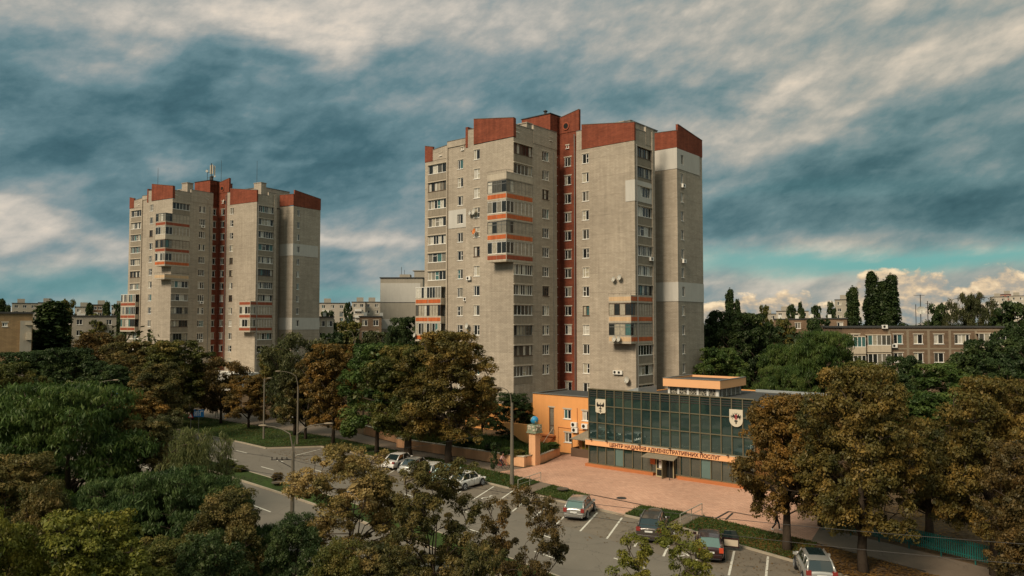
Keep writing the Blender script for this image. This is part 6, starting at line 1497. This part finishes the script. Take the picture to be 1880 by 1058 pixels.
# ------------------------------------------------------------------ lamps, poles, wires, signs, fence
def lamp_pole(px, py, h, label, arms, base_r=.16, top_r=.10, z=.0, conc=0.66, grp='lamp poles along the street', d=None):
    X, Y = G(px, py, z) if d is None else (kx(px, d), d); r = empty('street_lamp', (X, Y, z), 0, label, 'street lamp', grp)
    q = MB(); q.tube([(0, 0, 0), (0, 0, h * conc)], [base_r, top_r], 10); q.build('pole', M['concrete'], r)
    a_ = MB(); hd = []
    for (dx, dy, dz) in arms:
        pts = [(0, 0, h * conc - .5), (dx * .02, dy * .02, h * .80), (dx * .12, dy * .12, h * .92), (dx * .38, dy * .38, h - .25 + dz), (dx * .72, dy * .72, h - .05 + dz), (dx, dy, h + dz)]; a_.tube(pts, [.055, .05, .045, .04, .035, .03], 6); hd.append((dx, dy, h + dz))
    a_.build('bracket', M['concrete'], r)
    for (x, y, zz) in hd:
        l = math.hypot(x, y); ux, uy = x / l, y / l; b_ = MB(); b_.sphere((0, 0, 0), .34, .12, .075, 12); o = b_.build('lamp_head', M['joint'], r, smooth=True, loc=(x + ux * .3, y + uy * .3, zz + .02), rz=math.atan2(uy, ux))
    return r
lp = lamp_pole(536, 985, 7.75, 'tall twin armed road lamp on a concrete pole with wire brackets', [(-2.0, .35, -.1), (2.1, .3, .05)], conc=.76, z=.0)
q = MB(); q.tube([(-1.5, -.1, 5.35), (0, 0, 5.35)], .04, 5); q.tube([(-1.0, -.1, 5.3), (-.1, 0, 4.8)], .03, 5); q.tube([(-.7, 0, 4.0), (.25, 0, 4.0)], .035, 5)
for x in (-1.45, -1.1, -.75, -.4): q.tube([(x, -.1, 5.35), (x, -.1, 5.52)], .045, 6)
q.box(-.22, .22, -.22, .22, 2.9, 2.97); q.box(-.2, .2, -.2, .2, 4.2, 4.26); q.build('cross_arm', M['iron'], lp)
lamp_pole(940, 890, 8.9, 'concrete lamp pole with a single curved arm beside the peach wall', [(-1.2, -.2, 0)], conc=.84, base_r=.2, top_r=.12, z=.13)
lamp_pole(484, 806, 8.0, 'bare concrete pole standing on the lawn left of the twin lamp', [(.30, .1, -.3)], conc=.96, z=.12, base_r=.13, top_r=.09)
lamp_pole(546, 816, 9.0, 'concrete pole with a curved arm to the left on the lawn', [(-2.1, -.3, -.1)], conc=.78, z=.12, base_r=.13)
lamp_pole(171, 0, 8.1, 'distant twin armed lamp rising above the feathery trees at the left', [(-2.5, .3, .0), (2.4, .3, .15)], d=88, conc=.8)
lamp_pole(652, 0, 13.4, 'small distant twin lamp between the two towers', [(-1.3, .0, .1), (1.2, 0, .0)], d=135, conc=.8)
lamp_pole(1589, 1050, 5.0, 'short concrete pole standing close to the trunk at the lower right', [(.4, .0, 0)], conc=.9, z=.13) if False else None
def wire(p0, p1, sag, label, rad=.011, n=24):
    a, e = Vector(p0), Vector(p1); q = MB(); q.tube([a.lerp(e, i / n) - Vector((0, 0, 4 * sag * (i / n) * (1 - i / n))) for i in range(n + 1)], rad, 4, cap=False); o = q.build('overhead_wire', M['iron']); tag(o, label, 'cable', 'overhead wires')
bx, by = G(536, 985)
wire((bx, by, 5.5), (30, 28, 6.2), .9, 'overhead wire sagging from the twin lamp across the plaza to the right edge', .014)
wire((bx - .8, by, 5.5), (29, 26, 6.0), 1.2, 'lower overhead wire running beside the first across the plaza', .014)
wire((bx - 1.4, by, 5.5), (-75, 105, 6.5), 1.0, 'overhead wire from the twin lamp back along the road to the left', .014)
wire((bx, by, 4.1), (-70, 100, 5.5), 1.2, 'lower overhead wire along the road to the left', .014)
wire((*G(940, 890), 5.2), (bx, by, 5.6), .5, 'short overhead wire between the twin lamp and the single arm pole', .012)

def fence(p0, p1, label, h=1.05, gap=.32, name='picket_fence'):
    a, e = Vector(p0), Vector(p1); Ln = (e - a).length; r = empty(name, (a.x, a.y, .12), math.atan2(e.y - a.y, e.x - a.x), label, 'fence', 'teal picket fence sections')
    pk = MB(); x = 0.
    while x < Ln - .1: pk.box(x, x + .075, -.012, .012, gap, gap + h); x += .135
    pk.build('picket', M['teal_paint'], r)
    rl = MB(); rl.box(0, Ln, .0125, .05, gap + .15, gap + .21); rl.box(0, Ln, .0125, .05, gap + h - .25, gap + h - .19); rl.build('rail', M['teal_paint'], r)
    n = max(1, round(Ln / 2.))
    for i in range(n + 1): q = MB(); q.box(-.035, .035, .051, .11, 0, gap + h - .1); q.build('post', M['teal_paint'], r, loc=(Ln * i / n, 0, 0))
M['teal_paint'] = mat('teal_paint', (.010, .105, .090), .6, .3, var=.2)
P0, P1, P2, P3 = G(1512, 973, .12), G(1668, 1008, .12), G(1790, 1038, .12), G(1900, 1066, .12)
fence(P0, P1, 'teal picket fence section starting behind the brown tree'); fence(P1, P2, 'teal picket fence section in the middle of the run at lower right'); fence(P2, P3, 'teal picket fence section reaching the right edge')
fence(P0, G(1552, 928, .12), 'short teal fence section turning back from the brown tree')

M['sign_blue'] = mat('sign_blue', (.015, .16, .42), .4, .4, var=.03); M['sign_white'] = mat('sign_white', (.7, .7, .68), .5, .3, var=.02); M['sign_red'] = mat('sign_red', (.45, .03, .03), .4, .4); M['sign_green'] = mat('sign_green', (.02, .24, .14), .4, .4)
def board(px, d, zc, w, h, m_, label, marks=(), name='road_sign', post=True, tri=False, grp=None):
    X, Y = kx(px, d), d; r = empty(name, (X, Y, 0), 0, label, 'road sign', grp); q = MB()
    if tri: q.add([(-w / 2, 0, zc - h / 2), (w / 2, 0, zc - h / 2), (0, 0, zc + h / 2), (-w / 2, .03, zc - h / 2), (w / 2, .03, zc - h / 2), (0, .03, zc + h / 2)], [(0, 1, 2), (5, 4, 3), (0, 3, 4, 1), (1, 4, 5, 2), (2, 5, 3, 0)])
    else: q.box(-w / 2, w / 2, 0, .03, zc - h / 2, zc + h / 2)
    o = q.build('board', m_, r)
    if marks:
        mk = MB()
        for i, pl_ in enumerate(marks): mk.add([(x * w / 2, -.012 - .001 * i, zc + z * h / 2) for x, z in pl_], [tuple(range(len(pl_)))])
        mk.build('marking', M['sign_white'] if not tri else M['sign_white'], o)
    if post: p_ = MB(); p_.tube([(0, .06, 0), (0, .06, zc + h * .3)], .035, 6); p_.build('post', M['metal_grey'], r)
    return r
def bar(x0, z0, x1, z1, w=.07):
    dx, dz = x1 - x0, z1 - z0; l = math.hypot(dx, dz); nx, nz_ = -dz / l * w, dx / l * w; return [(x0 - nx, z0 - nz_), (x1 - nx, z1 - nz_), (x1 + nx, z1 + nz_), (x0 + nx, z0 + nz_)]
tri_in = [[(-.62, -.78), (.62, -.78), (0, .5)]]
arrows = [bar(-.72, -.7, -.72, .5), bar(-.72, -.1, -.45, -.1), bar(-.45, -.7, -.45, .6), bar(-.1, -.7, -.1, .7), [(-.2, .45), (0, .45), (-.1, .85)], bar(.3, -.7, .3, .6), bar(.3, .55, .62, .55), [(.6, .3), (.6, .8), (.85, .55)], bar(-.3, .55, -.0, .55), bar(.1, -.1, .3, -.1)]
board(368.5, 98, zy(759, 98), 1.35, .95, M['sign_blue'], 'blue lane direction board with white arrows beside the far pavement', arrows)
board(354, 97.5, zy(762, 97.5), .72, .78, M['sign_red'], 'red and white warning triangle left of the blue lane board', tri_in, tri=True, grp=None)
board(539.5, 108, zy(763, 108), .85, .8, M['sign_red'], 'small warning triangle in the shade beside the lawn pole', tri_in, tri=True)
board(215, 84, zy(721, 84), .55, .8, M['sign_blue'], 'narrow blue turn back sign over the trees at the left', [bar(-.4, -.6, -.4, .4, .09), bar(-.4, .4, .3, .4, .09), bar(.3, .4, .3, -.3, .09), [(.05, -.25), (.55, -.25), (.3, -.7)]])
board(317, 96, zy(760, 96), .5, .75, M['sign_green'], 'green panel beside the lane arrow board', ())
board(266, 78, zy(785, 78), 1.0, .5, M['sign_green'], 'small green hoarding seen between the leaves at the left', ())
# handrails by the lawn paths
def rail(pts, label, h=.85, nm='handrail'):
    r = MB(); P_ = [Vector((*g(*p), PV)) for p in pts]
    r.tube([p + Vector((0, 0, h)) for p in P_], .035, 6); r.tube([p + Vector((0, 0, h * .5)) for p in P_], .02, 5)
    for i in range(len(P_) - 1):
        for t in (0, .5, 1): p = P_[i].lerp(P_[i + 1], t); r.tube([p, p + Vector((0, 0, h))], .032, 6)
    o = r.build(nm, M['rail_paint']); tag(o, label, 'handrail', 'handrails beside the lawn paths')
M['rail_paint'] = mat('rail_paint', (.36, .33, .26), .5, .4)
rail([(951, 899), (993, 884)], 'pale tube handrail beside the path near the single arm pole'); rail([(1249, 966), (1289, 945)], 'pale handrail beside the path right of the dark crossover')
M['bowl'] = mat('dark_concrete', (.10, .085, .065), .9, .1, var=.2)
def bowl(px, py, label, m_='bowl', s=.72):
    x, y = G(px, py, Z3 + .05); q = MB(); q.lathe([(.0, .06), (.28, .0), (.62, .22), (.74, .36), (.66, .36), (.5, .24), (0, .2)], n=18); o = q.build('planter_bowl', M[m_], smooth=True); o.location = (x, y, Z3 + .03); o.scale = (s, s, s); tag(o, label, 'planter', 'concrete planter bowls')
    q = MB(); q.lathe([(0, .25), (.5, .25)], n=16); q.build('soil', M['earth'], o)
bowl(1033, 902, 'dark concrete bowl planter on the lawn before the silver hatchback'); bowl(1203, 941, 'concrete bowl planter on the lawn above the dark crossover'); bowl(509, 890, 'low concrete planter on the median under the red bush'); bowl(541, 897, 'low concrete planter on the median behind the twin lamp')

# ------------------------------------------------------------------ people
def skin_chain(name, verts, edges, radii, m_, parent, sub=2):
    bm = bmesh.new(); ly = bm.verts.layers.skin.verify(); bv = [bm.verts.new(v) for v in verts]
    for a, b in edges: bm.edges.new((bv[a], bv[b]))
    for i, r in enumerate(radii): bv[i][ly].radius = (r, r * .85); bv[i][ly].use_root = i == 0
    me = bpy.data.meshes.new(name); bm.to_mesh(me); bm.free(); me.materials.append(m_); o = bpy.data.objects.new(name, me); link(o, parent)
    md = o.modifiers.new('skin', 'SKIN'); md.use_smooth_shade = True; sb = o.modifiers.new('sub', 'SUBSURF'); sb.levels = 1; sb.render_levels = sub; return o
M['skin'] = mat('skin', (.38, .20, .13), .6, .3, var=.05)
def person(X, Y, z, head, label, shirt, trousers, hair, pose='walk', shoes=(.05, .05, .05), h=1.72, parent=None, name='person', grp=None):
    r = empty(name, (X, Y, z), head, label, 'person', grp); k = h / 1.72
    if pose == 'walk': J = dict(pel=(0, 0, .93), ch=(.03, 0, 1.28), nk=(.05, 0, 1.46), hd=(.07, 0, 1.60), hipL=(0, .09, .90), knL=(.18, .10, .50), ankL=(.22, .10, .09), toeL=(.36, .11, .03), hipR=(0, -.09, .90), knR=(-.02, -.10, .49), ankR=(-.28, -.10, .14), toeR=(-.16, -.11, .03),
        shL=(.03, .18, 1.40), elL=(-.08, .22, 1.13), wrL=(.02, .22, .90), shR=(.03, -.18, 1.40), elR=(.10, -.22, 1.14), wrR=(.26, -.20, .96))
    else: J = dict(pel=(0, 0, .98), ch=(.16, 0, 1.28), nk=(.24, 0, 1.44), hd=(.28, 0, 1.58), hipL=(.02, .09, .96), knL=(.34, .10, .78), ankL=(.20, .10, .42), toeL=(.34, .11, .36), hipR=(.02, -.09, .96), knR=(.34, -.10, .58), ankR=(.16, -.10, .20), toeR=(.30, -.11, .14),
        shL=(.20, .18, 1.38), elL=(.36, .21, 1.16), wrL=(.56, .20, 1.06), shR=(.20, -.18, 1.38), elR=(.36, -.21, 1.16), wrR=(.56, -.20, 1.06))
    names = list(J); V = [Vector(J[n]) * k for n in names]; I = {n: i for i, n in enumerate(names)}
    E_ = [('pel', 'ch'), ('ch', 'nk'), ('nk', 'hd'), ('pel', 'hipL'), ('hipL', 'knL'), ('knL', 'ankL'), ('ankL', 'toeL'), ('pel', 'hipR'), ('hipR', 'knR'), ('knR', 'ankR'), ('ankR', 'toeR'), ('ch', 'shL'), ('shL', 'elL'), ('elL', 'wrL'), ('ch', 'shR'), ('shR', 'elR'), ('elR', 'wrR')]
    R_ = dict(pel=.12, ch=.125, nk=.05, hd=.085, hipL=.085, knL=.055, ankL=.038, toeL=.03, hipR=.085, knR=.055, ankR=.038, toeR=.03, shL=.05, elL=.038, wrL=.026, shR=.05, elR=.038, wrR=.026)
    edges = [(I[a], I[b]) for a, b in E_]; rad = [R_[n] * k for n in names]
    # hands: palm, four unequal curled fingers and a thumb on the side
    for s in ('L', 'R'):
        w = V[I['wr' + s]]; d = (w - V[I['el' + s]]).normalized(); side = Vector((0, 1 if s == 'L' else -1, 0)); pi = len(V); V.append(w + d * .07); edges.append((I['wr' + s], pi)); rad.append(.024)
        for f_, (o_, l_) in enumerate(((-.026, .062), (-.009, .072), (.009, .068), (.026, .052))):
            a = V[pi] + Vector((d.z, 0, -d.x)) * o_ + d * .02; b_ = a + d * l_ * .6 - side * .012; c_ = b_ + d * l_ * .3 - side * .022; n0 = len(V); V += [a, b_, c_]; edges += [(pi, n0), (n0, n0 + 1), (n0 + 1, n0 + 2)]; rad += [.009, .008, .007]
        n0 = len(V); a = w + d * .035 + Vector((-d.z, 0, d.x)) * -.03; V += [a, a + d * .035 + Vector((-d.z, 0, d.x)) * -.02]; edges += [(I['wr' + s], n0), (n0, n0 + 1)]; rad += [.010, .008]
    skin_chain('body', [tuple(v) for v in V], edges, rad, M['skin'], r)
    hm = MB(); c = Vector(J['hd']) * k + Vector((.012, 0, .035)); hm.sphere(tuple(c), .098, .078, .118, 14); hm.sphere(tuple(c + Vector((.098, 0, -.01))), .018, .014, .024, 6)
    for s in (-1, 1): hm.sphere(tuple(c + Vector((0, s * .078, -.01))), .02, .012, .03, 6)
    hm.build('head', M['skin'], r, smooth=True)
    ey = MB(); [ey.sphere(tuple(c + Vector((.086, s * .03, .015))), .012, n=6) for s in (-1, 1)]; ey.sphere(tuple(c + Vector((.088, 0, -.055))), .010, .024, .006, 6); ey.build('face_features', M['dark'], r)
    hr_ = MB(); hr_.sphere(tuple(c + Vector((-.022, 0, .025))), .100, .088, .115, 14); hr_.build('hair', mat('hair', hair, .8, .2), r, smooth=True)
    def sub(nm_, keys, es, rr, m_):
        ii = {n: i for i, n in enumerate(keys)}; skin_chain(nm_, [tuple(Vector(J[n]) * k) for n in keys], [(ii[a], ii[b]) for a, b in es], [rr[n] * k for n in keys], m_, r)
    sub('trousers', ['pel', 'hipL', 'knL', 'ankL', 'hipR', 'knR', 'ankR'], [('pel', 'hipL'), ('hipL', 'knL'), ('knL', 'ankL'), ('pel', 'hipR'), ('hipR', 'knR'), ('knR', 'ankR')], dict(pel=.14, hipL=.10, knL=.07, ankL=.055, hipR=.10, knR=.07, ankR=.055), mat('trousers', trousers, .9, .1))
    sub('shirt', ['pel', 'ch', 'nk', 'shL', 'elL', 'shR', 'elR'], [('pel', 'ch'), ('ch', 'nk'), ('ch', 'shL'), ('shL', 'elL'), ('ch', 'shR'), ('shR', 'elR')], dict(pel=.15, ch=.15, nk=.06, shL=.068, elL=.055, shR=.068, elR=.055), mat('shirt', shirt, .9, .1))
    for s in ('L', 'R'):
        a, t = Vector(J['ank' + s]) * k, Vector(J['toe' + s]) * k; q_ = MB(); q_.tube([a + Vector((-.04, 0, -.02)), (a + t) / 2 + Vector((0, 0, -.01)), t + Vector((.03, 0, 0))], [.05, .048, .035], 8); q_.build('shoe', mat('shoe', shoes, .6, .3), r, smooth=True)
    return r
PZ = Z1 + .0
x, y = G(644, 803, PZ); person(x, y, PZ, math.radians(-45), 'pedestrian in dark clothes walking on the pavement left of the peach wall', (.03, .03, .035), (.02, .02, .025), (.02, .015, .01), grp='pedestrians on the pavement')
x, y = G(651, 798, PZ); person(x, y, PZ, math.radians(135), 'pedestrian in a light top walking on the pavement behind the dark one', (.35, .31, .25), (.16, .14, .12), (.06, .04, .02), grp='pedestrians on the pavement')
x, y = G(397.5, 767, PZ); person(x, y, PZ, math.radians(-40), 'far pedestrian in dark top and pale shorts near the blue lane board', (.03, .03, .03), (.30, .26, .2), (.02, .015, .01), grp='pedestrians on the pavement')
x, y = G(1425, 974, Z2); person(x, y, Z2, math.radians(-25), 'pedestrian with white shoes half hidden by the forked tree trunk', (.06, .05, .04), (.05, .04, .035), (.03, .02, .01), shoes=(.7, .68, .62), grp='pedestrians on the pavement')
# cyclist
x, y = G(922, 861, PZ); HB = math.radians(-28)
bike = empty('bicycle', (x, y, PZ), HB, 'red framed bicycle ridden along the path beside the peach wall', 'bicycle')
for s in (-.52, .52):
    w_ = MB(); w_.tube([(.33 * math.cos(t), 0, .33 * math.sin(t)) for t in [2 * math.pi * i / 24 for i in range(25)]], .018, 6, cap=False); wo = w_.build('wheel', M['tyre'], bike, loc=(s, 0, .345))
    sp = MB()
    for i in range(10): t = math.pi * i / 5; sp.tube([(0, 0, 0), (.32 * math.cos(t), 0, .32 * math.sin(t))], .004, 3)
    sp.build('spokes', M['rim'], wo)
q = MB(); q.tube([(-.52, 0, .345), (-.14, 0, .32), (.38, 0, .80), (-.2, 0, .85), (-.14, 0, .32)], .018, 6); q.tube([(-.52, 0, .345), (-.2, 0, .84)], .013, 5); q.tube([(.52, 0, .345), (.38, 0, .98)], .018, 6); q.build('frame', M['sign_red'], bike)
q = MB(); q.tube([(.38, 0, .98), (.40, 0, 1.03)], .014, 5); q.tube([(.50, -.27, 1.05), (.40, -.1, 1.04), (.40, .1, 1.04), (.50, .27, 1.05)], .014, 5); q.build('handlebar', M['iron'], bike)
q = MB(); q.sphere((-.22, 0, .92), .13, .07, .03, 10); q.tube([(-.2, 0, .85), (-.21, 0, .92)], .012, 5); q.build('saddle', M['trim'], bike)
person(x + math.cos(HB) * -.20, y + math.sin(HB) * -.20, PZ - .02, HB, 'cyclist in a pale pink top riding beside the peach wall', (.48, .30, .27), (.035, .03, .035), (.02, .015, .012), 'ride', h=1.6)
